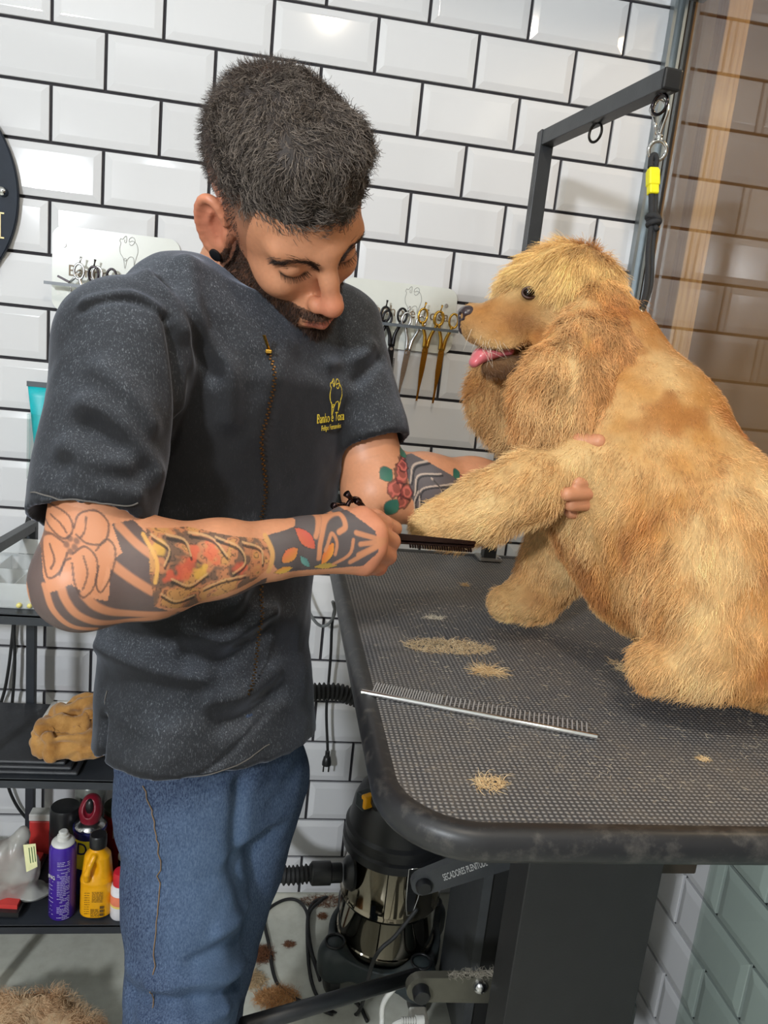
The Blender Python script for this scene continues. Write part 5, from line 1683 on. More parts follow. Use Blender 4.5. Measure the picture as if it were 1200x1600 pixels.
# ---- round sign, top left
sg = empty('round_sign', (-0.2717, -0.02, 1.529), 'round black wall sign with gold lettering and chrome stud at left edge', 'sign')
MB().lathe((-0.2717, -0.013, 1.529), [(0.2180, 0), (0.2196, 0.0015), (0.2196, 0.010), (0.2180, 0.0115)], 96, (0, -1, 0)).build('disc', plain('black_acrylic', (26, 34, 46), 0.55, 0.0, 0.25), sg, auto=40)
MB().lathe((-0.0785, -0.024, 1.5367), [(0.0085, 0), (0.0088, 0.004), (0.0075, 0.011), (0.0045, 0.013), (0.0010, 0.0135)], 24, (0, -1, 0)).build('chrome_stud', M['chrome'], sg, auto=40)
gl = plain('gold_lettering', (180, 160, 110), 0.4, 0.4)
c0 = Vector((-0.0824, -0.0262, 1.4762))
MB().span(c0 + Vector((-0.006, 0, -0.022)), c0 + Vector((0.000, 0.001, 0.022))).span(c0 + Vector((-0.014, 0, 0.021)), c0 + Vector((0.006, 0.001, 0.0235))).span(c0 + Vector((-0.014, 0, -0.0235)), c0 + Vector((0.006, 0.001, -0.021))).build('lettering', gl, sg)

# ---- teal tube in a clear wall pocket, left
tb = empty('cream_tube', (-0.0097, -0.04, 1.1345), 'teal squeeze tube standing in the clear wall pocket behind the sleeve', 'tube')
bm_t = MB()
top, bot = Vector((-0.0077, -0.04, 1.1802)), Vector((0.0085, -0.04, 1.0131))
rings = []
for k, f in enumerate(np.linspace(0, 1, 9)):
    c = top.lerp(bot, f)
    hw, hd = 0.020 - 0.002 * f, 0.0016 + 0.015 * math.sin(f * 1.5)
    rings.append([bm_t.bm.verts.new(c + Vector((hw * math.cos(a), hd * math.sin(a), 0))) for a in np.linspace(0, 2 * math.pi, 20, endpoint=False)])
for A, B_ in zip(rings, rings[1:]):
    for k in range(20):
        bm_t.bm.faces.new((A[k], A[(k + 1) % 20], B_[(k + 1) % 20], B_[k]))
bm_t.bm.faces.new(rings[0]); bm_t.bm.faces.new(rings[-1])
bm_t.build('tube_body', plain('teal_plastic', (0, 170, 178), 0.4), tb, True)
MB().box(top + Vector((0, 0, 0.004)), (0.0215, 0.002, 0.005)).build('crimped_end', plain('grey_crimp', (72, 78, 84), 0.5), tb)
MB().lathe(bot + Vector((0, 0, -0.016)), [(0.013, 0), (0.014, 0.002), (0.014, 0.016)], 20).build('cap', M['white_plastic'], tb, auto=40)
wp_ = empty('wall_pocket', (0.0026, -0.03, 1.0701), 'clear acrylic pocket on the tiles at left holding the teal tube', 'holder')
x0, x1, zt, zb_ = (-0.021, -0.045, 1.07)[0], (-0.021, -0.045, 1.07)[0] + 0.12, (-0.0214, -0.045, 1.1275)[2], (-0.0206, -0.045, 0.9985)[2]
MB().span((x0, -0.066, zb_), (x1, -0.063, zt)).build('front_panel', acr, wp_)
for xa in (x0, x1 - 0.003):
    MB().span((xa, -0.063, zb_), (xa + 0.003, -0.010, zt)).build('side_panel', acr, wp_)
MB().span((x0, -0.063, zb_), (x1, -0.010, zb_ + 0.003)).build('floor_panel', acr, wp_)

# ---- clipper holder behind the man's left arm
ch = empty('clipper_holder', (0.6013, -0.05, 1.0434), 'pale plastic wall holder with black cables between the man and his arm', 'holder')
gpl = plain('grey_plastic', (150, 156, 156), 0.4)
MB().span((0.5754, -0.03, 1.0096), (0.5739, -0.012, 1.1316)).span((0.6317, -0.03, 1.014), (0.6326, -0.012, 1.1229)).build('bracket', M['white_plastic'], ch)
q = Vector((0.6052, -0.05, 1.016))
MB().lathe(q, [(0.016, 0), (0.020, 0.004), (0.021, 0.03), (0.022, 0.125), (0.018, 0.13)], 24).build('clipper_body', gpl, ch, auto=40)
MB().lathe(q + Vector((0, 0, -0.075)), [(0.0115, 0), (0.0125, 0.003), (0.0125, 0.075)], 20).build('clipper_neck', M['black_plastic'], ch, auto=40)
MB().tube(curve([(0.5557, -0.078, 1.0556), (0.5855, -0.082, 1.0467), (0.6194, -0.078, 1.0446), (0.6611, -0.06, 1.0501)], 8), 0.0035, 8).tube(curve([(0.5573, -0.078, 1.0369), (0.5868, -0.084, 1.0309), (0.6244, -0.08, 1.0318), (0.6687, -0.06, 1.0424)], 8), 0.0035, 8).build('cable', M['black_rubber'], ch, True)

# ---- grooming arm with the leash
GA = empty('leash_stand', (0.889, -0.228, TZ), 'black square tube leash stand rising from the back of the table', 'leash stand')
ux, uy, uz = 0.893, -0.228, 1.7125
bend = Vector((ux, uy, uz)); arm_end = Vector((0.9315, -0.612, 1.700))
MB().span((ux - 0.0125, uy - 0.0125, TZ + 0.004), (ux + 0.0125, uy + 0.0125, uz + 0.0125), 0.001).build('upright', M['black_metal'], GA)
MB().bar(bend + Vector((0, 0.0125, 0)), arm_end, 0.025, 0.025, bevel=0.0012).build('crossbar', M['grey_metal'], GA)
MB().bar(arm_end, arm_end + (arm_end - bend).normalized() * 0.007, 0.0265, 0.0265, bevel=0.003).build('end_cap', M['black_plastic'], GA)
MB().prism(rrect(ux - 0.024, ux + 0.024, uy - 0.022, uy + 0.022, 0.006, TZ + 0.0025), (0, 0, 0.004)).build('base_plate', plain('scuffed_zinc', (168, 164, 158), 0.4, 0.7), GA)
for sx in (-1, 1):
    MB().lathe((ux + sx * 0.018, uy - 0.015, TZ + 0.0062), [(0.004, 0), (0.004, 0.003), (0.002, 0.004)], 6).build('bolt', M['steel'], GA)
for f, nm in ((0.5, 0.0135), (0.958, 0.0125)):
    c = bend.lerp(arm_end, f) + Vector((0, 0, -0.0125 - nm))
    MB().torus(c, nm, 0.0021, (0.9, 0.35, 0.0), 28, 8).lathe(c + Vector((0, 0, nm - 0.001)), [(0.004, 0), (0.004, 0.006)], 10).build('ring', plain('blackened_ring', (38, 34, 32), 0.3, 0.7) if f == 0.5 else M['dark_steel'], GA, True)
LS = empty('leash', (0.9375, -0.5717, 1.6855), 'black cord leash with chrome snap hook and yellow tape hanging from the black stand', 'leash')
hk = MB()
hk.tube(curve([(0.9326, -0.5714, 1.6833), (0.9388, -0.5706, 1.6915), (0.9477, -0.573, 1.6865), (0.9496, -0.5762, 1.6732), (0.9449, -0.5792, 1.6558), (0.9417, -0.5818, 1.642)], 6), 0.0036, 10)
hk.tube(curve([(0.9326, -0.5714, 1.6833), (0.9298, -0.5729, 1.6745), (0.9327, -0.5744, 1.6698)], 5), 0.0036, 10)
hk.tube([(0.9327, -0.5744, 1.6698), (0.9391, -0.5812, 1.6426)], 0.0024, 8)
hk.build('snap_hook', M['chrome'], LS, True)
MB().lathe((0.9415, -0.5838, 1.6327), [(0.004, 0), (0.0062, 0.002), (0.0062, 0.004), (0.004, 0.006), (0.0055, 0.008), (0.003, 0.011)], 16).build('swivel', M['chrome'], LS, True)
MB().torus((0.9415, -0.5859, 1.6225), 0.0120, 0.0028, (0.1, 1, 0.1), 26, 8, 1.0, 1.0).build('swivel_ring', M['chrome'], LS, True)
cord = NT('braided_black_cord', lin((34, 35, 38)), 0.7)
cord.bump(cord.noise(900, 2), 0.8, 0.0015)
rope = MB()
rope.tube(curve([(0.9334, -0.5909, 1.5987), (0.9345, -0.5871, 1.6125), (0.9385, -0.5868, 1.6163), (0.9416, -0.5887, 1.6099), (0.9415, -0.5887, 1.6002)], 6), 0.0036, 10)
rope.tube(curve([(0.9345, -0.5896, 1.6007), (0.9379, -0.5974, 1.5673), (0.9408, -0.606, 1.5296)], 6), 0.0040, 10)
rope.tube(curve([(0.9414, -0.5883, 1.6019), (0.944, -0.596, 1.5683), (0.9451, -0.6044, 1.5303)], 6), 0.0040, 10)
rope.tube(curve([(0.9407, -0.608, 1.5252), (0.9376, -0.6181, 1.4908), (0.9323, -0.6404, 1.4555), (0.9218, -0.6658, 1.4268), (0.9063, -0.6895, 1.4018)], 6), 0.0036, 10)
rope.tube(curve([(0.945, -0.6064, 1.5259), (0.9439, -0.6177, 1.4875), (0.9381, -0.6409, 1.4479), (0.9247, -0.6651, 1.4223), (0.9089, -0.6881, 1.4006)], 6), 0.0036, 10)
rope.tube(curve([(0.9063, -0.6895, 1.4018), (0.8925, -0.7013, 1.3859), (0.8724, -0.7093, 1.3587), (0.8548, -0.7028, 1.329)], 5), 0.0034, 8)
rope.build('cord', cord.m, LS, True)
kn = MB()
kn.torus((0.9422, -0.6053, 1.534), 0.0068, 0.0042, (0.1, 0.2, 1), 18, 8).torus((0.9436, -0.6071, 1.5265), 0.0066, 0.0042, (-0.25, 0.3, 1), 18, 8).torus((0.9437, -0.6074, 1.5297), 0.0066, 0.0040, (0.4, 0.7, 0.8), 18, 8)
kn.tube([(0.9437, -0.6098, 1.5237), (0.9475, -0.6138, 1.5171)], 0.0038, 8)
kn.build('knot', cord.m, LS, True)
MB().bar((0.9399, -0.5984, 1.5641), (0.9373, -0.5905, 1.5985), 0.0135, 0.0115, (0, 1, 0), 0.002).bar((0.9391, -0.5959, 1.575), (0.9375, -0.5911, 1.596), 0.0155, 0.0135, (0, 1, 0), 0.002).build('yellow_tape', plain('yellow_tape', (236, 226, 20), 0.5, bump=0.3, bscale=150), LS)
MB().tube([(0.9088, -0.6878, 1.4069), (0.8997, -0.6953, 1.3947)], [0.0065, 0.0075], 14).ball((0.9034, -0.6925, 1.4007), 0.0080).build('slider', M['chrome'], LS, True)

# ---- thinning scissors in the hand
TS = empty('thinning_scissors', (0.5996, -0.8259, 1.119), 'dark thinning scissors in the man\'s fist trimming the raised paw', 'scissors')
dk = plain('dark_polished_steel', (58, 44, 44), 0.16, 0.9, var=0.03)
pv, tp = Vector((0.6, -0.8356, 1.1224)), Vector((0.7035, -0.7946, 1.1111))
ax_ = (tp - pv).normalized()
nrm = Vector((0.05, -0.80, 0.55)); nrm = (nrm - ax_ * nrm.dot(ax_)).normalized()
wd_ = nrm.cross(ax_).normalized()
wd_ = wd_ if wd_.z > 0 else -wd_
Lb = (tp - pv).length
def blade_pts(o, w0, w1, l0, off):
    return [pv + ax_ * l0 + wd_ * (off + w0 / 2) + nrm * o, pv + ax_ * Lb + wd_ * (off + w1 / 2) + nrm * o, pv + ax_ * Lb * 1.01 + wd_ * off + nrm * o, pv + ax_ * (Lb * 0.99) + wd_ * (off - w1 / 2) + nrm * o, pv + ax_ * l0 + wd_ * (off - w0 / 2) + nrm * o]
MB().prism(blade_pts(0.0005, 0.0085, 0.0045, -0.012, 0.002), nrm * 0.0022).build('blade', dk, TS)
b = MB().prism(blade_pts(-0.0022, 0.0080, 0.0040, -0.012, -0.001), nrm * 0.0022)
nt = 26
for k in range(nt):
    l = 0.022 + (Lb - 0.024) * k / nt
    b.bar(pv + ax_ * l + wd_ * -0.003 + nrm * -0.0012, pv + ax_ * l + wd_ * -0.0085 + nrm * -0.0012, 0.0016, 0.0020, tuple(nrm))
b.build('toothed_blade', dk, TS)
MB().lathe(pv + nrm * 0.0026, [(0.0045, 0), (0.0048, 0.0012), (0.003, 0.002)], 16, tuple(nrm)).lathe(pv - ax_ * 0.011 + nrm * 0.0026, [(0.0028, 0), (0.003, 0.001), (0.002, 0.0016)], 12, tuple(nrm)).build('pivot_screw', M['steel'], TS, auto=40)
MB().tube(curve([(0.6025, -0.8341, 1.1214), (0.5817, -0.8405, 1.1347), (0.5668, -0.8476, 1.1489), (0.5608, -0.8426, 1.1586), (0.553, -0.8465, 1.1638)], 6), [0.0042] * 4 + [0.0034] * 12 + [0.003] * 9, 10).torus((0.5514, -0.8476, 1.1576), 0.0105, 0.0026, (0.5, -0.75, 0.3), 26, 8, 1.0, 0.75).build('handle', dk, TS, True)
MB().tube([(0.5503, -0.8461, 1.1635), (0.5455, -0.8485, 1.1685), (0.5416, -0.8502, 1.1721)], [0.0030, 0.0028, 0.0042], 10).build('finger_rest', dk, TS, True)
MB().tube(curve([(0.6026, -0.8344, 1.12), (0.5819, -0.8086, 1.12), (0.5606, -0.8055, 1.1386), (0.5454, -0.8195, 1.1495), (0.5297, -0.8366, 1.1549)], 6), 0.0036, 10).torus((0.5394, -0.8298, 1.1455), 0.0105, 0.0026, (0.4, -0.8, 0.3), 26, 8, 1.1, 0.75).build('handle', dk, TS, True)

# ---- steel comb lying on the table
CB = empty('comb', (0.7097, -0.8806, 0.942), 'long steel grooming comb lying on the rubber mat near the front corner', 'comb')
ca_, cb_ = Vector((0.5809, -0.8457, 0.9435)), Vector((0.8276, -0.9326, 0.9435))
MB().tube([ca_, cb_], 0.0033, 14).build('spine', M['chrome'], CB, auto=40)
cd_ = (cb_ - ca_).normalized(); tdir = Vector((-cd_.y, cd_.x, 0.0)); Lc = (cb_ - ca_).length
tdir = (tdir + Vector((0, 0, 0.10))).normalized()
b = MB(); s_ = 0.012
while s_ < Lc - 0.008:
    p = ca_ + cd_ * s_
    b.tube([p, p + tdir * 0.024, p + tdir * 0.027], [0.00095, 0.00085, 0.0004], 5, True)
    s_ += 0.0030 if s_ < Lc * 0.34 else 0.0052
b.build('teeth', plain('bright_steel', (214, 214, 216), 0.4, 0.65, var=0.02), CB)['kind'] = 'stuff'

# ---- hair tufts on the table and floor
tuftm = furm
def tuft(name, label, cat, c, r, n, length, cols, parent=None, group=None, flat=0.35, curlv=0.9, rad=0.00028):
    c = np.array(c, float)
    a = rng.random(n) * 6.283
    q = np.sqrt(rng.random(n))
    P = c + np.stack([np.cos(a) * q * r[0], np.sin(a) * q * r[1], rng.random(n) * r[2] * (1 - q * 0.7)], -1)
    dd = np.stack([rng.normal(0, 1, n), rng.normal(0, 1, n), rng.normal(0, flat, n)], -1)
    dd /= np.linalg.norm(dd, axis=1)[:, None]
    pts = grow(P, dd, length * (0.6 + 0.6 * rng.random(n)), rng, 7, 0.15, curlv, 0.7, 0.1)
    pts[..., 2] = np.maximum(pts[..., 2], c[2] + 0.0006 + 0.0006 * rng.random((n, 1)))
    t_ = rng.random(n)[:, None]
    cc = np.array(lin(cols[0])) * t_ + np.array(lin(cols[1])) * (1 - t_)
    pts[..., 0] = np.minimum(pts[..., 0], 1.165) if c[2] > 0.5 else pts[..., 0]
    return tag(strands(name, pts, np.full(n, rad), tuftm, parent, cc), label, cat, group)
BUFF = ((232, 206, 160), (196, 156, 104))
tuft('hair_tuft', 'loose patch of cut dog hair on the mat below the raised paw', 'hair', (0.7142, -0.6936, 0.9402), (0.062, 0.024, 0.006), 900, 0.013, ((228, 206, 166), (176, 146, 106)))
tuft('hair_tuft', 'buff hair tuft lying between the big hair patch and the comb', 'hair', (0.7502, -0.7677, 0.9402), (0.015, 0.008, 0.006), 260, 0.022, BUFF, None, None, 0.2, 0.4)
tuft('hair_tuft', 'forked buff hair wisp near the front corner of the mat', 'hair', (0.6845, -1.023, 0.9402), (0.014, 0.009, 0.003), 120, 0.018, BUFF)
tuft('hair_tuft', 'small round buff hair clump right of the comb end', 'hair', (0.932, -0.968, 0.9402), (0.006, 0.003, 0.004), 90, 0.007, BUFF)
tuft('hair_tuft', 'pale hair wisp on the mat behind the big hair patch', 'hair', (0.7164, -0.5812, 0.9402), (0.014, 0.006, 0.003), 90, 0.012, ((226, 216, 194), (190, 176, 150)))
tuft('hair_tuft', 'tiny pale hair flake by the far paw at the back of the mat', 'hair', (0.805, -0.409, 0.9402), (0.008, 0.006, 0.002), 40, 0.012, BUFF)
tuft('hair_tuft', 'thin hair wisp between the comb and the dog hind paw', 'hair', (0.9428, -0.7378, 0.9402), (0.004, 0.03, 0.002), 60, 0.018, BUFF)
tuft('hair_litter', 'fine cut hair scattered over the whole rubber mat', 'hair', (0.86, -0.72, 0.9402), (0.25, 0.33, 0.001), 900, 0.008, ((220, 208, 184), (170, 150, 120)), None, None, 0.05, 0.6, 0.0002)['kind'] = 'stuff'
tuft('hair_clump', 'cut hair hanging from the thinning scissors under the paw', 'hair', (0.6688, -0.7912, 1.103), (0.022, 0.010, 0.010), 420, 0.014, BUFF, None, None, 0.9, 0.7)

# ================================================================ TROLLEY AND WHAT STANDS ON IT
fm = plain('black_steel_frame', (44, 48, 54), 0.5, 0.0, bump=0.1)
TY0, TY1, TX0, TX1 = -0.335, -0.085, -0.42, 0.305
tr = empty('trolley', (-0.04, -0.21, 0), 'black metal shelf trolley on casters against the tiles at left', 'trolley')
SH = (0.815, 0.502, 0.195)
for z in SH:
    MB().span((TX0, TY0, z - 0.003), (TX1, TY1, z), 0.0).span((TX0, TY0, z - 0.018), (TX1, TY0 + 0.003, z + 0.002)).span((TX0, TY1 - 0.003, z - 0.018), (TX1, TY1, z + 0.002)).span((TX1 - 0.003, TY0, z - 0.018), (TX1, TY1, z + 0.002)).build('shelf', fm, tr)
for x, zt in ((-0.006, 0.905), (TX1 - 0.01, 0.82), (-0.405, 0.905)):
    for y in (TY1 + 0.0095, TY0 - 0.0095):
        xx = x if y > -0.2 else (x - 0.022 if x < 0.2 else x)
        MB().span((xx - 0.0085, y - 0.009, 0.052), (xx + 0.0085, y + 0.009, zt), 0.001).build('post', fm, tr)
for x in (-0.006, -0.405):
    MB().bar((x, TY1 + 0.0185, 0.905), (x - 0.022, TY0 - 0.0185, 0.905), 0.018, 0.018, bevel=0.001).build('side_rail', M['grey_metal'], tr)
for x in (-0.018, TX1 - 0.01, -0.41):
    for y in (TY1 + 0.0095, TY0 - 0.0095):
        k = MB().lathe((x + (0.020 if x == -0.018 else 0) - 0.011 + (0.010 if x == -0.018 and y < -0.2 else 0), y, 0.0235), [(0.016, 0), (0.0235, 0.003), (0.0235, 0.019), (0.016, 0.022)], 24, (1, 0, 0)).build('caster_wheel', M['black_rubber'], tr, auto=40)
        MB().span((x - 0.006, y - 0.008, 0.03), (x + 0.002, y + 0.008, 0.056)).build('caster_fork', M['dark_steel'], k)

def bottle(name, label, cat, loc, group=None):
    return empty(name, loc, label, cat, group)
Z3, Z2, Z1 = 0.1955, 0.5025, 0.8155
# purple spray can
c = Vector(((0.1212, -0.3, 0.1886)[0], -0.300, Z3))
pu = bottle('spray_can', 'tall purple spray can with white nozzle at the front of the bottom shelf', 'spray can', c)
purple = plain('purple_can', (72, 44, 158), 0.25, 0.2)
MB().lathe(c, [(0.0235, 0), (0.0250, 0.003), (0.0250, 0.136), (0.0240, 0.146), (0.0205, 0.154)], 36).build('can_body', purple, pu, auto=40)
MB().lathe(c + Vector((0, 0, 0.1535)), [(0.0205, 0), (0.0212, 0.002), (0.0200, 0.005), (0.0150, 0.008)], 32).build('collar', M['white_plastic'], pu, auto=40)
MB().lathe(c + Vector((0, 0, 0.1605)), [(0.0112, 0), (0.0112, 0.009), (0.0085, 0.011), (0.0085, 0.0165), (0.0065, 0.0185)], 24).build('nozzle', M['white_plastic'], pu, auto=40)
pprint = plain('pale_print', (176, 168, 208), 0.5)
def wrap_marks(c, r, a0, a1, z0, z1, rows, mat, parent, name='small_print', h=0.0012, seed=3, fill=0.75):
    """rows of fine print wrapped on a cylinder (angles from -y towards +x)"""
    rr = random.Random(seed)
    b = MB()
    for k in range(rows):
        z = z1 - (k + 0.5) * (z1 - z0) / rows
        a = a0
        while a < a1 * 0.98:
            w = rr.uniform(0.10, 0.30) * (a1 - a0)
            e = min(a + w, a1)
            n = max(2, int((e - a) / 0.15) + 1)
            if rr.random() < fill:
                T = [(c[0] + math.sin(t) * (r + 0.0004), c[1] - math.cos(t) * (r + 0.0004)) for t in np.linspace(a, e, n)]
                for (xa, ya), (xb, yb) in zip(T, T[1:]):
                    v = [b.bm.verts.new(p) for p in ((xa, ya, z - h / 2), (xb, yb, z - h / 2), (xb, yb, z + h / 2), (xa, ya, z + h / 2))]
                    b.bm.faces.new(v)
            a = e + 0.03 * (a1 - a0)
    return b.build(name, mat, parent)
wrap_marks(c + Vector((0, 0, 0)), 0.0250, -0.15, 0.75, 0.198, 0.325, 34, pprint, pu, h=0.0014)
wrap_marks(c, 0.0250, -0.95, -0.45, 0.205, 0.285, 9, pprint, pu, h=0.0014, seed=5)
text('ING', 0.011, (c.x - 0.0145, c.y - 0.0216, 0.290), (0.84, -0.54, 0), (0, 0, 1), M['white_plastic'], pu, 'lettering', 1.0, 0.9)
# yellow jug with handle
c = Vector(((0.1845, -0.3, 0.1884)[0], -0.298, Z3))
yj = bottle('detergent_bottle', 'yellow plastic bottle with black cap and moulded handle beside the purple can', 'bottle', c)
YF = Field()
cc = np.array(c)
YF.loft([(cc + V3(0, 0, 0.004), V3(1, 0, 0), V3(0, 1, 0), 0.0300, 0.0240, 2), (cc + V3(0, 0, 0.070), V3(1, 0, 0), V3(0, 1, 0), 0.0300, 0.0240, 2), (cc + V3(0, 0, 0.078), V3(1, 0, 0), V3(0, 1, 0), 0.0310, 0.0250, 2), (cc + V3(0, 0, 0.086), V3(1, 0, 0), V3(0, 1, 0), 0.0285, 0.0225, 2), (cc + V3(0, 0, 0.128), V3(1, 0, 0), V3(0, 1, 0), 0.0240, 0.0200, 2), (cc + V3(0, 0, 0.140), V3(1, 0, 0), V3(0, 1, 0), 0.0135, 0.0135, 2)], 0.003)
YF.cone(cc + V3(0, 0, 0.13), cc + V3(0, 0, 0.150), 0.0135, 0.0125, 0.004)
YF.ell(cc + V3(-0.006, -0.027, 0.108), (0.014, 0.013, 0.021), None, 0.006, 's')
YF.chain([cc + V3(-0.014, -0.0235, 0.090), cc + V3(-0.013, -0.027, 0.104), cc + V3(-0.008, -0.026, 0.122), cc + V3(-0.003, -0.018, 0.134)], [0.0062, 0.0055, 0.0055, 0.006], 0.004)
yV, yF = YF.mesh(0.0016)
yV = smooth_verts(yV, yF, 2)
quad_mesh('bottle_body', yV, yF, plain('yellow_plastic', (238, 168, 12), 0.35), yj)
MB().lathe(c + Vector((0, 0, 0.146)), [(0.0155, 0), (0.0160, 0.002), (0.0160, 0.022), (0.0140, 0.025)], 28).build('cap', M['black_plastic'], yj, auto=40)
bpr = plain('brown_print', (92, 66, 20), 0.6)
pr_ = MB(); rr = random.Random(4)
def flat_print(x0, x1, z0, z1, rows, y, b, rr, h=0.0011):
    for k in range(rows):
        z = z1 - (k + 0.5) * (z1 - z0) / rows
        x = x0
        while x < x1 - 0.001:
            w = rr.uniform(0.002, 0.008)
            e = min(x + w, x1)
            v = [b.bm.verts.new(p) for p in ((x, y, z - h / 2), (e, y, z - h / 2), (e, y, z + h / 2), (x, y, z + h / 2))]
            b.bm.faces.new(v)
            x = e + 0.0012
flat_print(c.x - 0.004, c.x + 0.016, Z3 + 0.040, Z3 + 0.064, 9, c.y - 0.0248, pr_, rr)
flat_print(c.x - 0.006, c.x + 0.010, Z3 + 0.008, Z3 + 0.026, 8, c.y - 0.0248, pr_, rr)
flat_print(c.x - 0.018, c.x - 0.008, Z3 + 0.012, Z3 + 0.062, 10, c.y - 0.0236, pr_, rr)
for k in range(3):
    z = Z3 + 0.010 + k * 0.008
    v = [pr_.bm.verts.new(p) for p in ((c.x + 0.011, c.y - 0.0247, z), (c.x + 0.018, c.y - 0.0243, z), (c.x + 0.018, c.y - 0.0243, z + 0.006), (c.x + 0.011, c.y - 0.0247, z + 0.006))]
    pr_.bm.faces.new(v)
pr_.build('label_print', bpr, yj)
# small white bottle with red cap
c = Vector(((0.2315, -0.306, 0.1934)[0], -0.306, Z3))
wb_ = bottle('spray_bottle', 'small white bottle with red cap and orange band beside the jeans', 'bottle', c)
MB().lathe(c, [(0.0180, 0), (0.0195, 0.003), (0.0195, 0.064), (0.0170, 0.071)], 30).build('bottle_body', plain('white_bottle', (225, 222, 226), 0.35), wb_, auto=40)
MB().lathe(c + Vector((0, 0, 0.0705)), [(0.0160, 0), (0.0160, 0.022), (0.0145, 0.027), (0.010, 0.029)], 30).build('cap', plain('red_plastic', (200, 34, 52), 0.35), wb_, auto=40)
MB().lathe(c + Vector((0, 0, 0.032)), [(0.0198, 0), (0.0198, 0.020)], 30, caps=False).build('orange_band', plain('orange_label', (228, 128, 96), 0.5), wb_)
MB().lathe(c + Vector((0, 0, 0.0275)), [(0.01985, 0), (0.01985, 0.0045)], 30, caps=False).build('yellow_band', plain('yellow_band', (232, 206, 110), 0.5), wb_)
# blue and yellow lubricant can with red smart cap
c = Vector(((0.1528, -0.225, 0.1707)[0], -0.225, Z3))
wd40 = bottle('lubricant_can', 'blue and yellow spray can with red flip cap behind the yellow bottle', 'spray can', c)
navy = plain('navy_can', (28, 30, 84), 0.3)
MB().lathe(c, [(0.030, 0), (0.0315, 0.003), (0.0315, 0.133), (0.0325, 0.135), (0.0325, 0.139), (0.030, 0.141)], 36).build('can_body', navy, wd40, auto=40)
MB().lathe(c + Vector((0, 0, 0.1405)), [(0.030, 0), (0.029, 0.004), (0.018, 0.013)], 32).build('dome', M['steel'], wd40, auto=50)
MB().lathe(c + Vector((0, 0, 0.060)), [(0.0318, 0), (0.0318, 0.064)], 36, caps=False).build('yellow_label', plain('yellow_label', (236, 214, 30), 0.4), wd40)
for k, (g, a) in enumerate((('W', -0.85), ('D', -0.25), ('-', 0.12), ('4', 0.45), ('0', 0.95))):
    text(g, 0.038, (c.x + math.sin(a) * 0.0322, c.y - math.cos(a) * 0.0322, Z3 + 0.105), (math.cos(a), math.sin(a), 0), (0, 0, 1), navy, wd40, 'lettering', 1.0, 0.8)
CF = Field(); cc = np.array(c)
CF.chain([cc + V3(0, 0, 0.152), cc + V3(0, 0.002, 0.172), cc + V3(0.001, 0.006, 0.186)], [0.019, 0.0205, 0.018], 0.01)
CF.ell(cc + V3(-0.001, -0.016, 0.187), (0.0105, 0.012, 0.020), None, 0.004, 's')
qV, qF = CF.mesh(0.0016)
quad_mesh('flip_cap', qV, qF, plain('crimson_plastic', (132, 26, 44), 0.35), wd40)
MB().ball(c + Vector((0.0, -0.0035, 0.184)), (0.0100, 0.010, 0.017)).build('trigger', M['black_plastic'], wd40, True)
# black capped can, red can, small dark can, lid
c = Vector(((0.0971, -0.195, 0.1768)[0], -0.195, Z3))
bk = bottle('aerosol_can', 'black aerosol can with wide black cap behind the purple can', 'spray can', c)
MB().lathe(c, [(0.029, 0), (0.030, 0.003), (0.030, 0.105)], 32).build('can_body', plain('dark_can', (34, 30, 40), 0.35), bk, auto=40)
MB().lathe(c + Vector((0, 0, 0.1055)), [(0.0295, 0), (0.0295, 0.050), (0.027, 0.056), (0.018, 0.058)], 32).build('cap', M['black_plastic'], bk, auto=40)
c = Vector(((0.2002, -0.16, 0.1338)[0], -0.160, Z3))
rd = bottle('food_can', 'red tin standing at the back of the bottom shelf by the jeans', 'can', c)
MB().lathe(c, [(0.033, 0), (0.034, 0.003), (0.034, 0.128), (0.0335, 0.132)], 36).build('tin_body', plain('red_tin', (150, 22, 30), 0.35), rd, auto=40)
MB().lathe(c + Vector((0, 0, 0.1325)), [(0.0345, 0), (0.0345, 0.010), (0.032, 0.012)], 36).build('lid', plain('olive_lid', (74, 76, 62), 0.35, 0.4), rd, auto=40)
text('N', 0.026, (c.x - 0.001, c.y - 0.0345, Z3 + 0.095), (1, 0, 0), (0, 0, 1), plain('pale_grey_print', (176, 150, 150), 0.5), rd)
c = Vector(((0.2225, -0.245, 0.172)[0] + 0.006, -0.245, Z3))
sc_ = bottle('small_can', 'short dark can with pale rim behind the red capped bottle', 'can', c)
MB().lathe(c, [(0.0150, 0), (0.0155, 0.002), (0.0155, 0.082)], 26).build('can_body', plain('dark_violet_can', (40, 26, 52), 0.25, 0.3), sc_, auto=40)
MB().lathe(c + Vector((0, 0, 0.0825)), [(0.0158, 0), (0.0158, 0.006), (0.013, 0.008)], 26).build('rim', M['white_plastic'], sc_, auto=40)
c = Vector(((0.1311, -0.13, 0.2514)[0], -0.125, Z3))
ov = bottle('storage_jar', 'round grey jar with dark lid half hidden behind the lubricant can', 'jar', c)
MB().lathe(c, [(0.030, 0), (0.032, 0.003), (0.032, 0.17), (0.028, 0.175)], 32).build('jar_body', plain('grey_jar', (120, 122, 116), 0.3, 0.3), ov, auto=40)
MB().lathe(c + Vector((0, 0, 0.1755)), [(0.033, 0), (0.034, 0.004), (0.034, 0.020), (0.026, 0.024)], 32).build('lid', plain('olive_metal_lid', (84, 88, 76), 0.3, 0.5), ov, auto=40)
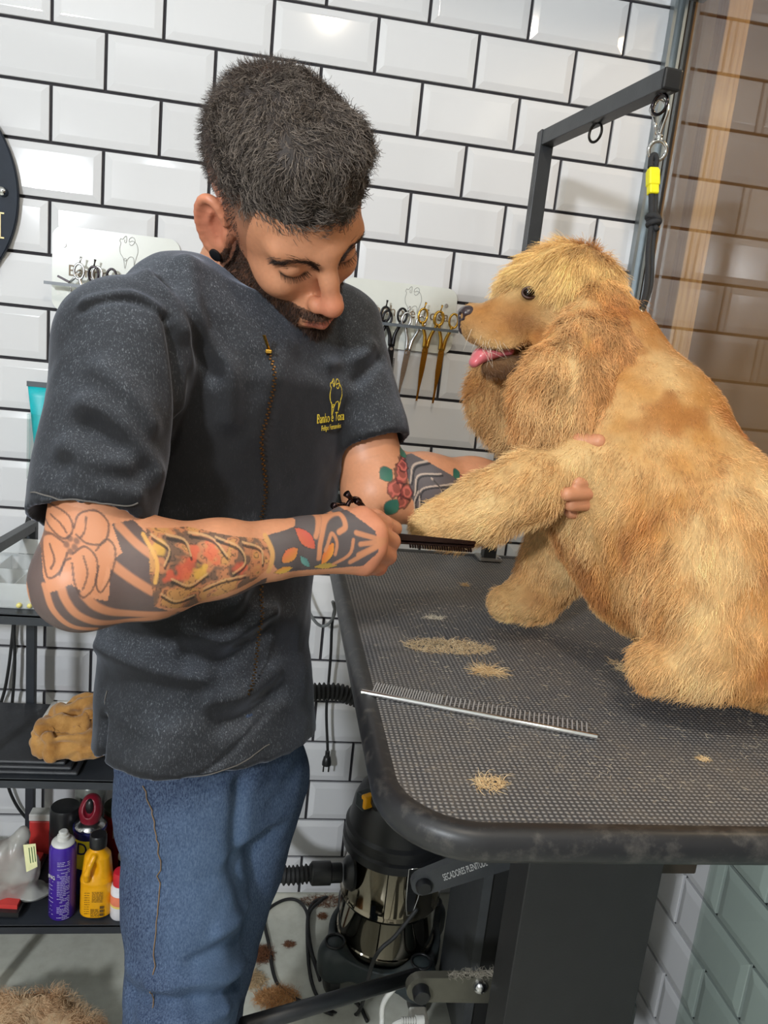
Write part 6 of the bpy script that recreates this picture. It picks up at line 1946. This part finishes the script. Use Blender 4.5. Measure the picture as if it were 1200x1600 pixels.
# red dustpan with plastic bag on it
dp = empty('dustpan', (-0.02, -0.25, Z3), 'red and black dustpan lying at the left end of the bottom shelf', 'dustpan')
redp = plain('coral_red_plastic', (206, 62, 58), 0.4)
pp = [(-0.060, -0.322, Z3 + 0.012), (0.048, -0.322, Z3 + 0.006), (0.052, -0.150, Z3 + 0.006), (-0.02, -0.140, Z3 + 0.008), (-0.075, -0.25, Z3 + 0.012)]
MB().prism(pp, (0, 0, 0.010)).build('rim', M['black_plastic'], dp)
MB().prism([(x * 0.9 - 0.001, (y + 0.24) * 0.9 - 0.238, z + 0.0102) for x, y, z in pp], (0, 0, 0.009)).build('pan', redp, dp)
rb_ = empty('red_box', (0.035, -0.135, Z3), 'red plastic box with white top behind the bag on the bottom shelf', 'box')
MB().box((0.032, -0.118, Z3 + 0.040), (0.024, 0.013, 0.040), None, 0.003).build('box_body', redp, rb_)
MB().box((0.032, -0.118, Z3 + 0.0885), (0.0245, 0.0135, 0.008), None, 0.002).build('box_lid', M['white_plastic'], rb_)
PB = Field()
PB.ell((0.0247, -0.275, 0.2682), (0.052, 0.036, 0.050), None, 0.02)
PB.ell((0.0565, -0.27, 0.21), (0.036, 0.032, 0.026), None, 0.02)
PB.cone((-0.001, -0.275, 0.2962), (0.0391, -0.262, 0.3432), 0.030, 0.010, 0.025)
PB.ell((-0.0246, -0.275, 0.2111), (0.05, 0.034, 0.036), None, 0.02)
gV, gF = PB.mesh(0.0045)
gN = vnormals(gV, gF)
gV = gV + gN * (0.014 * np.abs(vnoise(gV, 30, 61, 2)) - 0.005)[:, None]
gV[:, 2] = np.maximum(gV[:, 2], Z3 + 0.0235)
bagm = NT('frosted_plastic_bag', lin((190, 190, 184)), 0.3)
bagm.b.inputs['Alpha'].default_value = 0.72
bagm.b.inputs['Transmission Weight'].default_value = 0.2
bg = empty('plastic_bag', (-0.02, -0.26, Z3 + 0.0235), 'crumpled clear plastic bag with a pale yellow note on the dustpan', 'bag')
quad_mesh('bag_film', gV, gF, bagm.m, bg)
n0 = Vector((0.0667, -0.318, 0.3317))
nx, ny = Vector((0.82, -0.1, 0.35)).normalized(), Vector((-0.30, 0.30, 0.9)).normalized()
MB().prism([n0 + nx * a + ny * b_ for a, b_ in ((-0.013, -0.026), (0.010, -0.022), (0.016, 0.020), (-0.008, 0.024))], tuple(nx.cross(ny) * 0.0006)).build('note', plain('pale_yellow_paper', (222, 220, 168), 0.7), bg)
pm = MB()
for k in range(3):
    pm.bar(n0 + nx * (0.009 - k * 0.005) + ny * -0.012 - nx.cross(ny) * -0.0012, n0 + nx * (0.012 - k * 0.005) + ny * 0.016 - nx.cross(ny) * -0.0012, 0.0016, 0.0004, tuple(nx.cross(ny)))
pm.build('note_writing', plain('green_ink', (84, 110, 70), 0.7), bg)

# middle shelf: folded mat, framed tray, dark cloth, mustard towel
vin = plain('black_vinyl', (50, 52, 56), 0.5, bump=0.3, bscale=60, bdist=0.003)
fmat = empty('folded_mat', (-0.03, -0.21, Z2), 'folded black vinyl mat at the left of the middle shelf', 'mat')
for k in range(3):
    MB().span((-0.26, TY0 + 0.012 + 0.004 * k, Z2 + 0.0005 + 0.0082 * k), (0.150 - 0.012 * k, TY1 - 0.006, Z2 + 0.0082 + 0.0082 * k), 0.0035).build('fold', vin, fmat)
tray = empty('framed_tray', (0.07, -0.15, Z2 + 0.026), 'white framed tablet tray lying on the black mat behind the towel', 'tray')
a0, a1 = Vector((0.045, -0.215, Z2 + 0.0256)), Vector((0.128, -0.100, Z2 + 0.0256))
for p, q in (((a0.x, a0.y), (a0.x + 0.011, a1.y)), ((a1.x - 0.011, a0.y), (a1.x, a1.y)), ((a0.x, a1.y - 0.010), (a1.x, a1.y)), ((a0.x, a0.y), (a1.x, a0.y + 0.010))):
    MB().span((p[0], p[1], a0.z), (q[0], q[1], a0.z + 0.013), 0.002).build('frame_side', M['white_plastic'], tray)
MB().span((a0.x + 0.009, a0.y + 0.008, a0.z), (a1.x - 0.009, a1.y - 0.008, a0.z + 0.004)).build('glass_plate', plain('grey_green_glass', (176, 180, 170), 0.15), tray)
TWL = Field()
tc = V3(0.118, -0.262, Z2 + 0.056)
TWL.ell(tc + V3(0, 0, -0.002), (0.066, 0.048, 0.030), None, 0.02)
TWL.ell(tc + V3(0.030, 0.03, 0.016), (0.050, 0.052, 0.032), None, 0.02)
TWL.ell(tc + V3(-0.036, -0.012, -0.008), (0.036, 0.040, 0.026), None, 0.02)
TWL.ell(tc + V3(0.045, -0.028, -0.008), (0.050, 0.036, 0.026), None, 0.02)
for p in ([(-0.05, -0.03, 0.012), (-0.02, -0.02, 0.030), (0.02, -0.03, 0.030), (0.05, -0.01, 0.046)], [(-0.06, -0.02, -0.004), (-0.03, -0.045, 0.004), (0.01, -0.050, 0.010), (0.05, -0.045, 0.014)], [(-0.03, 0.02, 0.024), (0.00, 0.0, 0.040), (0.03, 0.01, 0.052), (0.06, 0.03, 0.056)],
          [(-0.055, 0.0, 0.010), (-0.035, -0.03, 0.018), (-0.02, -0.05, 0.008), (-0.015, -0.055, -0.012)], [(0.0, -0.052, -0.010), (0.03, -0.056, -0.002), (0.06, -0.05, 0.004)], [(0.02, -0.045, 0.022), (0.035, -0.03, 0.040), (0.04, 0.0, 0.050)]):
    TWL.chain([tc + V3(*q) for q in curve(p, 5)], [0.0085] * len(curve(p, 5)), 0.008)
for p in ([(-0.045, -0.04, 0.012), (-0.01, -0.045, 0.022), (0.03, -0.05, 0.024)], [(-0.03, -0.01, 0.034), (0.01, -0.015, 0.044), (0.05, -0.03, 0.044)]):
    TWL.chain([tc + V3(*q) for q in curve(p, 5)], [0.004] * len(curve(p, 5)), 0.008, 's')
wV, wF = TWL.mesh(0.0028)
wN = vnormals(wV, wF)
rg = vnoise(wV, 24, 141, 2)
wV = wV + wN * (0.010 * (1 - np.abs(vnoise(wV * V3(1, 1, 1.3), 22, 142, 1)) * 3.0) + 0.0025 * (1 - np.abs(vnoise(wV, 55, 144, 1)) * 3) + 0.006 * rg + 0.0012 * vnoise(wV, 200, 143))[:, None]
for pts, hgt, w in [([(0.068, -0.29, Z2 + 0.05), (0.095, -0.30, Z2 + 0.075), (0.13, -0.285, Z2 + 0.085), (0.16, -0.27, Z2 + 0.10)], 0.012, 0.009), ([(0.072, -0.30, Z2 + 0.038), (0.11, -0.315, Z2 + 0.055), (0.15, -0.305, Z2 + 0.05)], 0.010, 0.008), ([(0.09, -0.31, Z2 + 0.07), (0.12, -0.31, Z2 + 0.066), (0.15, -0.29, Z2 + 0.072)], -0.012, 0.007)]:
    wV += wN * (hgt * np.exp(-(poly_dist(wV, [tuple(p) for p in curve(pts, 5)]) / w) ** 2))[:, None]
wV = smooth_verts(wV, wF, 2, 0.5)
wV[:, 2] = np.maximum(wV[:, 2], Z2 + 0.0265)
wV[:, 1] = np.maximum(wV[:, 1], TY0 + 0.006)
tw = NT('mustard_towel', lin((182, 128, 62)), 0.95, 0, 0.1)
tw.col(tw.ramp(tw.noise(26, 4, 0.6), [(0.3, lin((150, 104, 52))), (0.75, lin((194, 148, 88)))]))
tw.b.inputs['Sheen Weight'].default_value = 0.3
tw.bump(tw.noise(420, 3), 0.6, 0.0015)
tag(quad_mesh('towel', wV, wF, tw.m), 'crumpled mustard towel on the middle shelf beside the tunic', 'towel')
DC = Field()
DC.ell((0.165, -0.135, Z2 + 0.050), (0.045, 0.036, 0.026), None, 0.01)
DC.ell((0.215, -0.125, Z2 + 0.060), (0.055, 0.034, 0.032), None, 0.01)
cV, cF = DC.mesh(0.004)
cN = vnormals(cV, cF)
cV = cV + cN * (0.007 * vnoise(cV, 30, 151, 2))[:, None]
cV[:, 2] = np.maximum(cV[:, 2], Z2 + 0.0265)
tag(quad_mesh('cloth', cV, cF, plain('charcoal_cloth', (58, 60, 62), 0.9)), 'dark grey cloth heaped behind the mustard towel', 'cloth')
# clear organiser box on the top shelf
ob = empty('organiser_box', (0.0, -0.22, Z1), 'clear plastic organiser box with small parts on the top shelf', 'box')
frost = NT('frosted_clear_plastic', lin((222, 226, 226)), 0.2)
frost.b.inputs['Alpha'].default_value = 0.45
frost = frost.m
bx0, bx1, by0, by1 = -0.20, 0.085, TY0 + 0.030, -0.125
for nm_, p, q in (('side_panel', (bx0, by0, Z1), (bx1, by0 + 0.002, Z1 + 0.045)), ('side_panel', (bx0, by1 - 0.002, Z1), (bx1, by1, Z1 + 0.045)), ('side_panel', (bx1 - 0.002, by0, Z1), (bx1, by1, Z1 + 0.045)), ('side_panel', (bx0, by0, Z1), (bx0 + 0.002, by1, Z1 + 0.045)), ('bottom_panel', (bx0, by0, Z1), (bx1, by1, Z1 + 0.002))):
    MB().span(p, q).build(nm_, frost, ob)
for x in (-0.11, -0.03, 0.030):
    MB().span((x, by0 + 0.002, Z1 + 0.002), (x + 0.0015, by1 - 0.002, Z1 + 0.042)).build('divider', frost, ob)
MB().span((bx0, by0 + 0.09, Z1 + 0.002), (bx1, by0 + 0.0915, Z1 + 0.042)).build('divider', frost, ob)
MB().prism([(bx0, by1 - 0.001, Z1 + 0.046), (bx1, by1 - 0.001, Z1 + 0.046), (bx1, by1 + 0.012, Z1 + 0.072), (bx0, by1 + 0.012, Z1 + 0.072)], (0, 0.002, 0.0)).build('lid', frost, ob)
for k, (x, y, rgb) in enumerate(((0.062, -0.265, (120, 150, 126)), (0.05, -0.30, (226, 214, 130)), (-0.005, -0.19, (90, 90, 96)), (0.005, -0.28, (205, 205, 214)))):
    t = MB()
    for j in range(7):
        t.ball((x + rng.normal(0, 0.008), y + rng.normal(0, 0.008), Z1 + 0.007), 0.0045, None, 5)
    tag(t.build('small_part', plain('small_part_%s' % 'abcd'[k], rgb, 0.4)), ('green beads in the clear organiser box', 'yellow pieces at the front of the clear organiser box', 'dark clips at the back of the organiser box', 'white pieces in the middle of the organiser box')[k], 'parts')['kind'] = 'stuff'

# ================================================================ UNDER THE TABLE
blk = plain('matt_black_steel', (32, 32, 33), 0.5, bump=0.15, bscale=300)
# pedestal parts belong to the table
MB().span((0.832, -0.80, 0.335), (1.022, -0.735, 0.885), 0.002).build('column_cover', blk, table)
MB().span((0.905, -0.48, 0.046), (1.06, -0.30, 0.50), 0.003).build('inner_column', plain('flat_black_panel', (20, 20, 20), 0.7), table)
MB().span((0.888, -0.488, 0.046), (0.905, -0.30, 0.50)).build('column_flange', M['grey_metal'], table)
MB().span((0.66, -1.00, 0.880), (1.10, -0.30, 0.912), 0.002).build('top_frame', blk, table)
p0, p1 = Vector((0.7407, -0.62, 0.5205)), Vector((0.89, -0.62, 0.5837))
arm = MB().bar(p0, p1, 0.010, 0.036, (0, -1, 0), 0.0)
la = Vector((0.8914, -0.62, 0.5746))
d_ = (p1 - p0).normalized(); n_ = Vector((0, -1, 0)); u_ = n_.cross(d_)
u_ = u_ if u_.z > 0 else -u_
def plate(a, b, w0, w1, y, th, bev=0.0):
    d = (Vector(b) - Vector(a)).normalized()
    u = Vector((-d.z, 0, d.x))
    u = u if u.z > 0 else -u
    A, B_ = Vector(a), Vector(b)
    arc = [A + (u * math.cos(t) - d * math.sin(t)) * w0 for t in np.linspace(0, math.pi, 9)]
    return MB().prism([(p.x, y, p.z) for p in arc + [B_ - u * w1, B_ + u * w1]], (0, th, 0))
arm.bm.free()
arm_o = plate(p0, p1, 0.019, 0.028, -0.63, 0.014).build('lift_arm', M['grey_metal'], table, auto=40)
MB().lathe((p0.x, -0.6305, p0.z), [(0.013, 0), (0.013, 0.006), (0.010, 0.010)], 20, (0, -1, 0)).build('pivot_bolt', M['black_plastic'], arm_o, auto=40)
text('SECADORES PLENITUDE', 0.0175, Vector(((p0.x * 0.58 + p1.x * 0.42), -0.6312, (p0.z * 0.58 + p1.z * 0.42) + 0.001)), tuple(d_), (-d_.z, 0, d_.x), plain('white_print', (190, 190, 188), 0.6), arm_o, 'lettering', 0.95, 0.40)
p2, p3 = Vector((0.7349, -0.7, 0.4066)), Vector((0.8796, -0.7, 0.4028))
arm_2 = plate(p2, p3, 0.021, 0.023, -0.712, 0.014).build('lift_arm', plain('worn_steel_arm', (96, 94, 84), 0.4, 0.5), table, auto=40)
pb = Vector((0.8248, -0.712, 0.4132))
MB().lathe(pb, [(0.011, 0), (0.011, 0.003), (0.0095, 0.007), (0.005, 0.010), (0.001, 0.011)], 20, (0, -1, 0)).build('dome_bolt', M['steel'], arm_2, auto=50)
MB().lathe((p2.x, -0.7125, p2.z), [(0.013, 0), (0.013, 0.012), (0.011, 0.015)], 20, (0, -1, 0)).build('pivot_bolt', M['black_plastic'], arm_2, auto=40)
MB().span((p3.x - 0.03, -0.735, p3.z - 0.030), (p3.x + 0.02, -0.698, p3.z + 0.030), 0.004).build('arm_bracket', M['grey_metal'], table)
MB().span((1.023, -0.765, 0.372), (1.050, -0.72, 0.425), 0.004).build('side_bracket', M['grey_metal'], table)
MB().span((1.092, -0.66, 0.5858), (1.1709, -0.6, 0.5653), 0.003).build('top_bracket', plain('brown_black_bracket', (52, 42, 32), 0.5), table)
q0, q1 = Vector((0.7527, -0.62, 0.3449)), Vector((0.478, -0.8, 0.4412))
MB().tube([q0, q1], 0.0115, 14).build('foot_lever', M['black_metal'], table, True)
MB().span((0.93, -0.98, 0.0), (0.99, -0.24, 0.045), 0.003).build('floor_frame', blk, table)
MB().span((1.09, -0.98, 0.0), (1.15, -0.24, 0.045), 0.003).build('floor_frame', blk, table)
MB().span((0.99, -0.66, 0.0), (1.09, -0.58, 0.045), 0.003).build('floor_frame', blk, table)
MB().span((0.93, -0.68, 0.045), (1.02, -0.50, 0.34)).build('pedestal', blk, table)
tuft('hair_tuft', 'pale hair fluff caught on top of the lower lift arm', 'hair', (pb.x - 0.005, -0.706, p3.z + 0.0235), (0.045, 0.005, 0.004), 260, 0.014, ((190, 182, 166), (140, 134, 120)))

# ---- vacuum cleaner
VX, VY = 0.775, -0.235
vac = empty('vacuum_cleaner', (VX, VY, 0), 'steel drum vacuum cleaner with black lid on a casters base under the table', 'vacuum cleaner')
inox = NT('mirror_steel_drum', lin((150, 142, 126)), 0.06, 1.0)
inox.bump(inox.noise(3, 2), 0.05, 0.02)
dk_g = plain('dark_green_black_plastic', (44, 52, 54), 0.45)
MB().lathe((VX, VY, 0.098), [(0.104, 0), (0.106, 0.002), (0.106, 0.012), (0.1035, 0.014), (0.1035, 0.095), (0.1055, 0.099), (0.1075, 0.104), (0.1055, 0.109), (0.1035, 0.113), (0.1035, 0.215), (0.105, 0.218)], 72).build('drum', inox.m, vac, auto=40)
MB().lathe((VX, VY, 0.310), [(0.105, 0), (0.1115, 0.004), (0.1125, 0.014), (0.1125, 0.022), (0.1070, 0.026), (0.1070, 0.040), (0.1095, 0.042), (0.1095, 0.050), (0.103, 0.056), (0.096, 0.100), (0.086, 0.122), (0.070, 0.133), (0.0, 0.136)], 64).build('lid', M['black_plastic'], vac, auto=35)
b = MB()
for k in range(6):
    a = math.radians(-60 + k * 6.5)
    b.box((VX + math.cos(a) * 0.1005, VY + math.sin(a) * 0.1005, 0.385), (0.003, 0.0025, 0.016), Matrix.Rotation(a, 3, 'Z'))
b.build('vents', plain('vent_black', (8, 8, 8), 0.9), vac)
hd = MB().tube(curve([(VX - 0.055, VY - 0.06, 0.432), (VX - 0.06, VY - 0.062, 0.452), (VX - 0.01, VY - 0.066, 0.462), (VX + 0.05, VY - 0.06, 0.452), (VX + 0.055, VY - 0.058, 0.432)], 6), 0.011, 10).build('carry_handle', M['black_plastic'], vac, True)
MB().box((VX - 0.078, VY - 0.040, 0.436), (0.018, 0.016, 0.016), Matrix.Rotation(0.5, 3, 'Z'), 0.005).build('switch_housing', dk_g, vac)
MB().box((VX - 0.078, VY - 0.052, 0.441), (0.012, 0.008, 0.014), Matrix.Rotation(0.5, 3, 'Z'), 0.004).build('yellow_switch', plain('amber_plastic', (244, 170, 10), 0.35), vac)
la_ = math.radians(-78)
lp = Vector((VX + math.cos(la_) * 0.1085, VY + math.sin(la_) * 0.1085, 0))
lx, ln = Vector((-math.sin(la_), math.cos(la_), 0)), Vector((math.cos(la_), math.sin(la_), 0))
def L3(u, z, o=0.0):
    return lp + lx * u + ln * o + Vector((0, 0, z))
MB().tube([L3(-0.016, 0.335, 0.008), L3(0.016, 0.335, 0.008), L3(0.013, 0.262, 0.004), L3(0.006, 0.224, 0.002), L3(-0.006, 0.224, 0.002), L3(-0.013, 0.262, 0.004)], 0.0013, 8, False, True).build('latch_wire', M['chrome'], vac, True)
MB().box(L3(0, 0.292, -0.001), (0.013, 0.004, 0.018), Matrix((lx, ln, Vector((0, 0, 1)))).transposed(), 0.002).box(L3(0, 0.252, -0.002), (0.010, 0.003, 0.022), Matrix((lx, ln, Vector((0, 0, 1)))).transposed(), 0.002).build('latch', M['black_plastic'], vac)
BF = Field()
bc = V3(VX, VY, 0.075)
BF._add(lambda P: np.maximum(np.sqrt(((P - bc)[..., :2] ** 2).sum(-1)) - 0.122, np.abs((P - bc)[..., 2]) - 0.022), bc - 0.13, bc + 0.13, 0.02, 'u')
lobes = []
for k in range(4):
    a = math.radians(45 + 90 * k - 18)
    p = bc + V3(math.cos(a) * 0.128, math.sin(a) * 0.128, 0)
    lobes.append(p)
    BF.cone(p + V3(0, 0, -0.012), p + V3(0, 0, 0.012), 0.034, 0.034, 0.03)
BF._add(lambda P: np.maximum(np.sqrt(((P - bc)[..., :2] ** 2).sum(-1)) - 0.1065, 0.0 - (P - bc)[..., 2]), bc - 0.11, bc + 0.12, 0.004, 's')
oV, oF = BF.mesh(0.0032)
oV = smooth_verts(oV, oF, 2)
quad_mesh('base', oV, oF, dk_g, vac)
for p in lobes:
    MB().torus(tuple(p + V3(0, 0, 0.044)), 0.020, 0.0026, (0, 0, 1), 28, 8).build('socket_ring', M['black_plastic'], vac, True)
    w = MB().lathe(tuple(p + V3(-0.014, -0.006, -0.0495)), [(0.018, 0), (0.0250, 0.004), (0.0250, 0.024), (0.018, 0.028)], 28, (1, 0.25, 0)).build('caster_wheel', M['black_plastic'], vac, auto=40)
    MB().tube([tuple(p + V3(0, 0, -0.030)), tuple(p + V3(0, 0, -0.045))], 0.008, 10).build('caster_pin', M['dark_steel'], w)
# hose: port, cuff and ribbed tube looping up behind the man
hp = Vector((VX - 0.100, VY - 0.045, 0.272))
hdv = Vector((-1, -0.05, 0.0)).normalized()
MB().lathe(hp - hdv * 0.012, [(0.034, 0), (0.036, 0.006), (0.030, 0.018), (0.022, 0.022)], 28, tuple(hdv)).build('hose_port', M['black_plastic'], vac, auto=40)
hose = empty('vacuum_hose', tuple(hp + hdv * 0.02), 'ribbed black vacuum hose running from the drum behind the man', 'hose')
MB().lathe(hp + hdv * 0.014, [(0.0185, 0), (0.0195, 0.003), (0.0195, 0.022), (0.0235, 0.024), (0.0235, 0.060), (0.021, 0.063)], 28, tuple(hdv)).build('cuff', M['black_plastic'], hose, auto=40)
h0 = hp + hdv * 0.074
path = curve([tuple(h0), tuple(h0 + hdv * 0.07), (0.47, -0.27, 0.30), (0.40, -0.24, 0.42), (0.42, -0.20, 0.56), (0.52, -0.20, 0.615), (0.609, -0.2, 0.6312), (0.6695, -0.2, 0.6181), (0.7256, -0.2, 0.5917), (0.8086, -0.16, 0.5171)], 60)
P_ = np.array(path)
sl = np.concatenate([[0], np.cumsum(np.linalg.norm(np.diff(P_, axis=0), axis=1))])
ns = int(sl[-1] / 0.0022)
ss = np.linspace(0, sl[-1], ns)
pts = np.stack([np.interp(ss, sl, P_[:, j]) for j in range(3)], -1)
rad = [0.0170 + 0.0022 * (1 if (k % 4) in (1, 2) else -1) for k in range(ns)]
MB().tube([tuple(p) for p in pts], rad, 14).build('ribbed_tube', M['black_rubber'], hose, True)

# ---- cables
def cable(name, label, pts, r, mat, parent=None, n=8):
    o = MB().tube(curve(pts, n), r, 8).build(name, mat, parent, True)
    return tag(o, label, 'cable') if label else o
cable('power_cable', 'black vacuum cable looped on the floor left of the drum', [(0.781, -0.46, 0.3358), (0.7457, -0.465, 0.2831), (0.7116, -0.465, 0.234), (0.7117, -0.3586, 0.0045), (0.6525, -0.3447, 0.0042), (0.6211, -0.2701, 0.0042), (0.6175, -0.1141, 0.0042), (0.6317, -0.0456, 0.0042), (0.6669, -0.0237, 0.0042), (0.6495, -0.0466, 0.0122), (0.6202, -0.0984, 0.0132), (0.6263, -0.2002, 0.0042), (0.6465, -0.2535, 0.0042), (0.6792, -0.3009, 0.0042), (0.7164, -0.3368, 0.0042), (0.7308, -0.3769, 0.0042)], 0.0038, M['black_rubber'])
cable('power_cable', 'black cable forming the outer floor loop beside the jeans', [(0.6387, -0.2842, 0.0142), (0.6173, -0.1786, 0.0182), (0.6159, -0.1055, 0.0262), (0.5981, -0.0369, 0.0042), (0.5658, -0.0326, 0.0042), (0.5281, -0.0625, 0.0042), (0.5186, -0.1036, 0.0042), (0.5302, -0.1715, 0.0042), (0.5412, -0.2518, 0.0042), (0.559, -0.2937, 0.0042), (0.6009, -0.328, 0.0042), (0.6622, -0.3587, 0.0042)], 0.0038, M['black_rubber'])
pc = empty('plug_cable', (0.6339, -0.06, 0.4077), 'black cable with a two pin plug hanging against the tiles', 'cable')
MB().tube(curve([(0.6149, -0.1, 0.7977), (0.6143, -0.06, 0.7245), (0.6185, -0.05, 0.6529), (0.6201, -0.045, 0.5892), (0.6213, -0.045, 0.5108), (0.6329, -0.045, 0.4119)], 8), 0.0032, 8).build('cord', M['black_rubber'], pc, True)
pg = Vector((0.6332, -0.045, 0.4087))
MB().lathe(pg + Vector((0, 0, -0.034)), [(0.0105, 0), (0.0105, 0.008), (0.008, 0.020), (0.0055, 0.022), (0.0055, 0.034)], 14).build('plug', M['black_plastic'], pc, auto=40)
for s_ in (-1, 1):
    MB().tube([pg + Vector((0.006 * s_, 0, -0.052)), pg + Vector((0.006 * s_, 0, -0.033))], 0.0018, 8).build('pin', M['dark_steel'], pc)
cable('grey_cable', 'thin grey cable loop hanging between the tunic and the table edge', [(0.6074, -0.1, 0.79), (0.6157, -0.08, 0.7573), (0.6063, -0.07, 0.7294), (0.5905, -0.065, 0.7207), (0.5723, -0.07, 0.7364), (0.553, -0.07, 0.7689), (0.5331, -0.07, 0.8111)], 0.0034, plain('grey_cable', (120, 122, 122), 0.5))
cable('wall_cable', 'black cable hanging down the tiles at far left in front of the rack', [(-0.0304, -0.015, 0.9179), (-0.0437, -0.02, 0.8494), (-0.0494, -0.025, 0.7737), (-0.0581, -0.025, 0.6735), (-0.067, -0.025, 0.5781), (-0.08, -0.025, 0.503), (-0.1038, -0.025, 0.4415), (-0.1403, -0.02, 0.3605)], 0.0034, M['black_rubber'])
cable('wall_cable', 'second black cable nearer the rack post hanging down the tiles', [(-0.0258, -0.022, 0.9198), (-0.0364, -0.035, 0.8403), (-0.0471, -0.036, 0.7423), (-0.0532, -0.036, 0.6636), (-0.0518, -0.036, 0.5838), (-0.0581, -0.036, 0.4793), (-0.0672, -0.036, 0.3953), (-0.0705, -0.03, 0.3138), (-0.0531, -0.025, 0.2474), (-0.0188, -0.02, 0.1912), (0.0204, -0.02, 0.1522), (0.0656, -0.02, 0.1228)], 0.0034, M['black_rubber'])
ps = empty('power_strip', (0.8286, -0.3782, 0.02), 'white power strip with ribbed plugs at the foot of the table column', 'power strip')
sx, sy = (0.7842, -0.545, 0.2119)[0], -0.55
MB().span((sx - 0.012, sy - 0.035, 0.02), (sx + 0.020, sy + 0.03, 0.185), 0.004).build('strip_body', M['white_plastic'], ps)
for k in range(2):
    a = Vector((0.7693, -0.56, 0.23)) - Vector((0, 0, 0.012 * k)); a.y = sy - 0.044
    g = MB()
    for j in range(6):
        g.lathe(a + Vector((-0.003 - 0.0042 * j, 0, 0)), [(0.0062, 0), (0.0062, 0.0026)], 12, (-1, 0, 0))
    g.tube(curve([tuple(a), tuple(a + Vector((-0.03, 0, -0.002))), tuple(a + Vector((-0.045, 0.0, -0.02))), tuple(a + Vector((-0.04, 0.01, -0.06)))], 6), 0.0042, 8)
    g.lathe(a + Vector((0.012, 0, 0)), [(0.0085, 0), (0.0085, 0.014)], 14, (-1, 0, 0))
    g.build('plug', M['white_plastic'], ps, auto=40)
cable('white_cable', 'white cable curving from the power strip over the floor', [(0.735, -0.612, 0.3252), (0.7271, -0.612, 0.3204), (0.7185, -0.612, 0.3119), (0.7053, -0.612, 0.2861), (0.7053, -0.612, 0.256), (0.7153, -0.612, 0.2113), (0.8042, -0.4575, 0.006)], 0.0045, M['white_plastic'])

# ---- cut hair on the floor
HP_ = Field()
for x, y, r, h in ((-0.02, -0.445, 0.09, 0.058), (0.07, -0.435, 0.10, 0.070), (0.15, -0.43, 0.08, 0.055), (0.12, -0.41, 0.06, 0.075), (-0.10, -0.45, 0.10, 0.045), (0.05, -0.50, 0.12, 0.06), (0.20, -0.46, 0.06, 0.040), (0.0, -0.425, 0.06, 0.06), (0.07, -0.415, 0.05, 0.075)):
    HP_.ell((x, y, 0.0), (r, r * 0.7, h * 1.55), None, 0.02)
pV, pF = HP_.mesh(0.006)
pV = pV + vnormals(pV, pF) * (0.010 * vnoise(pV, 40, 171, 2))[:, None]
pV[:, 2] = np.maximum(pV[:, 2], 0.001)
def pile_cols(P, n):
    a = 0.5 + 0.5 * vnoise(P, 22, 172, 2)
    a = np.clip(a + rng.normal(0, 0.12, len(P)), 0, 1)[:, None]
    c = np.array(lin((176, 122, 78))) * (1 - a) + np.array(lin((232, 206, 168))) * a
    return np.clip(c, 0, 1)
pile = quad_mesh('hair_pile', pV, pF, undr, None, pile_cols(pV, 0) * 0.7)
tag(pile, 'heap of cut golden dog hair on the floor under the trolley', 'hair', None, 'stuff')
P, N_, _ = sample_surface(pV, pF, 16000, rng)
wv = np.stack([vnoise(P, 34, 173), vnoise(P, 34, 174), 0.5 * vnoise(P, 34, 175)], -1)
dd = wv * 2.0 + N_ * 0.35
dd /= np.linalg.norm(dd, axis=1)[:, None]
strands('loose_hair', grow(P, dd, 0.022 + 0.014 * rng.random(len(P)), rng, 7, 0.1, 0.9, 0.8, 0.2), np.full(len(P), 0.00040), furm, pile, pile_cols(P, 0))
BRN = ((126, 78, 44), (92, 54, 28))
tuft('hair_tuft', 'dark brown hair tuft on the floor beside the jeans, inside the cable loop', 'hair', (0.5101, -0.1989, 0.001), (0.030, 0.022, 0.012), 900, 0.018, BRN, None, None, 0.5, 0.9, 0.0004)
tuft('hair_tuft', 'golden hair tuft on the floor just behind the black foot lever', 'hair', (0.5489, -0.3142, 0.001), (0.045, 0.024, 0.014), 1100, 0.020, ((206, 158, 104), (166, 112, 66)), None, None, 0.5, 0.9, 0.0004)
tuft('hair_tuft', 'pale hair tuft on the floor by the trouser leg', 'hair', (0.4949, -0.2678, 0.001), (0.030, 0.020, 0.010), 600, 0.020, ((214, 190, 150), (180, 146, 106)), None, None, 0.4, 0.9, 0.0004)
tuft('hair_tuft', 'tiny brown tuft on the floor in the middle of the cable loop', 'hair', (0.576, -0.1702, 0.001), (0.012, 0.009, 0.004), 160, 0.010, BRN, None, None, 0.3, 0.9, 0.0004)
tuft('hair_tuft', 'tiny brown tuft on the floor left of the drum wheel', 'hair', (0.6549, -0.0841, 0.001), (0.010, 0.010, 0.003), 130, 0.010, BRN, None, None, 0.3, 0.9, 0.0004)
tuft('hair_tuft', 'brown streak of hair along the foot of the tiled wall', 'hair', (0.66, -0.035, 0.001), (0.06, 0.02, 0.004), 420, 0.014, BRN, None, None, 0.3, 0.9, 0.0004)
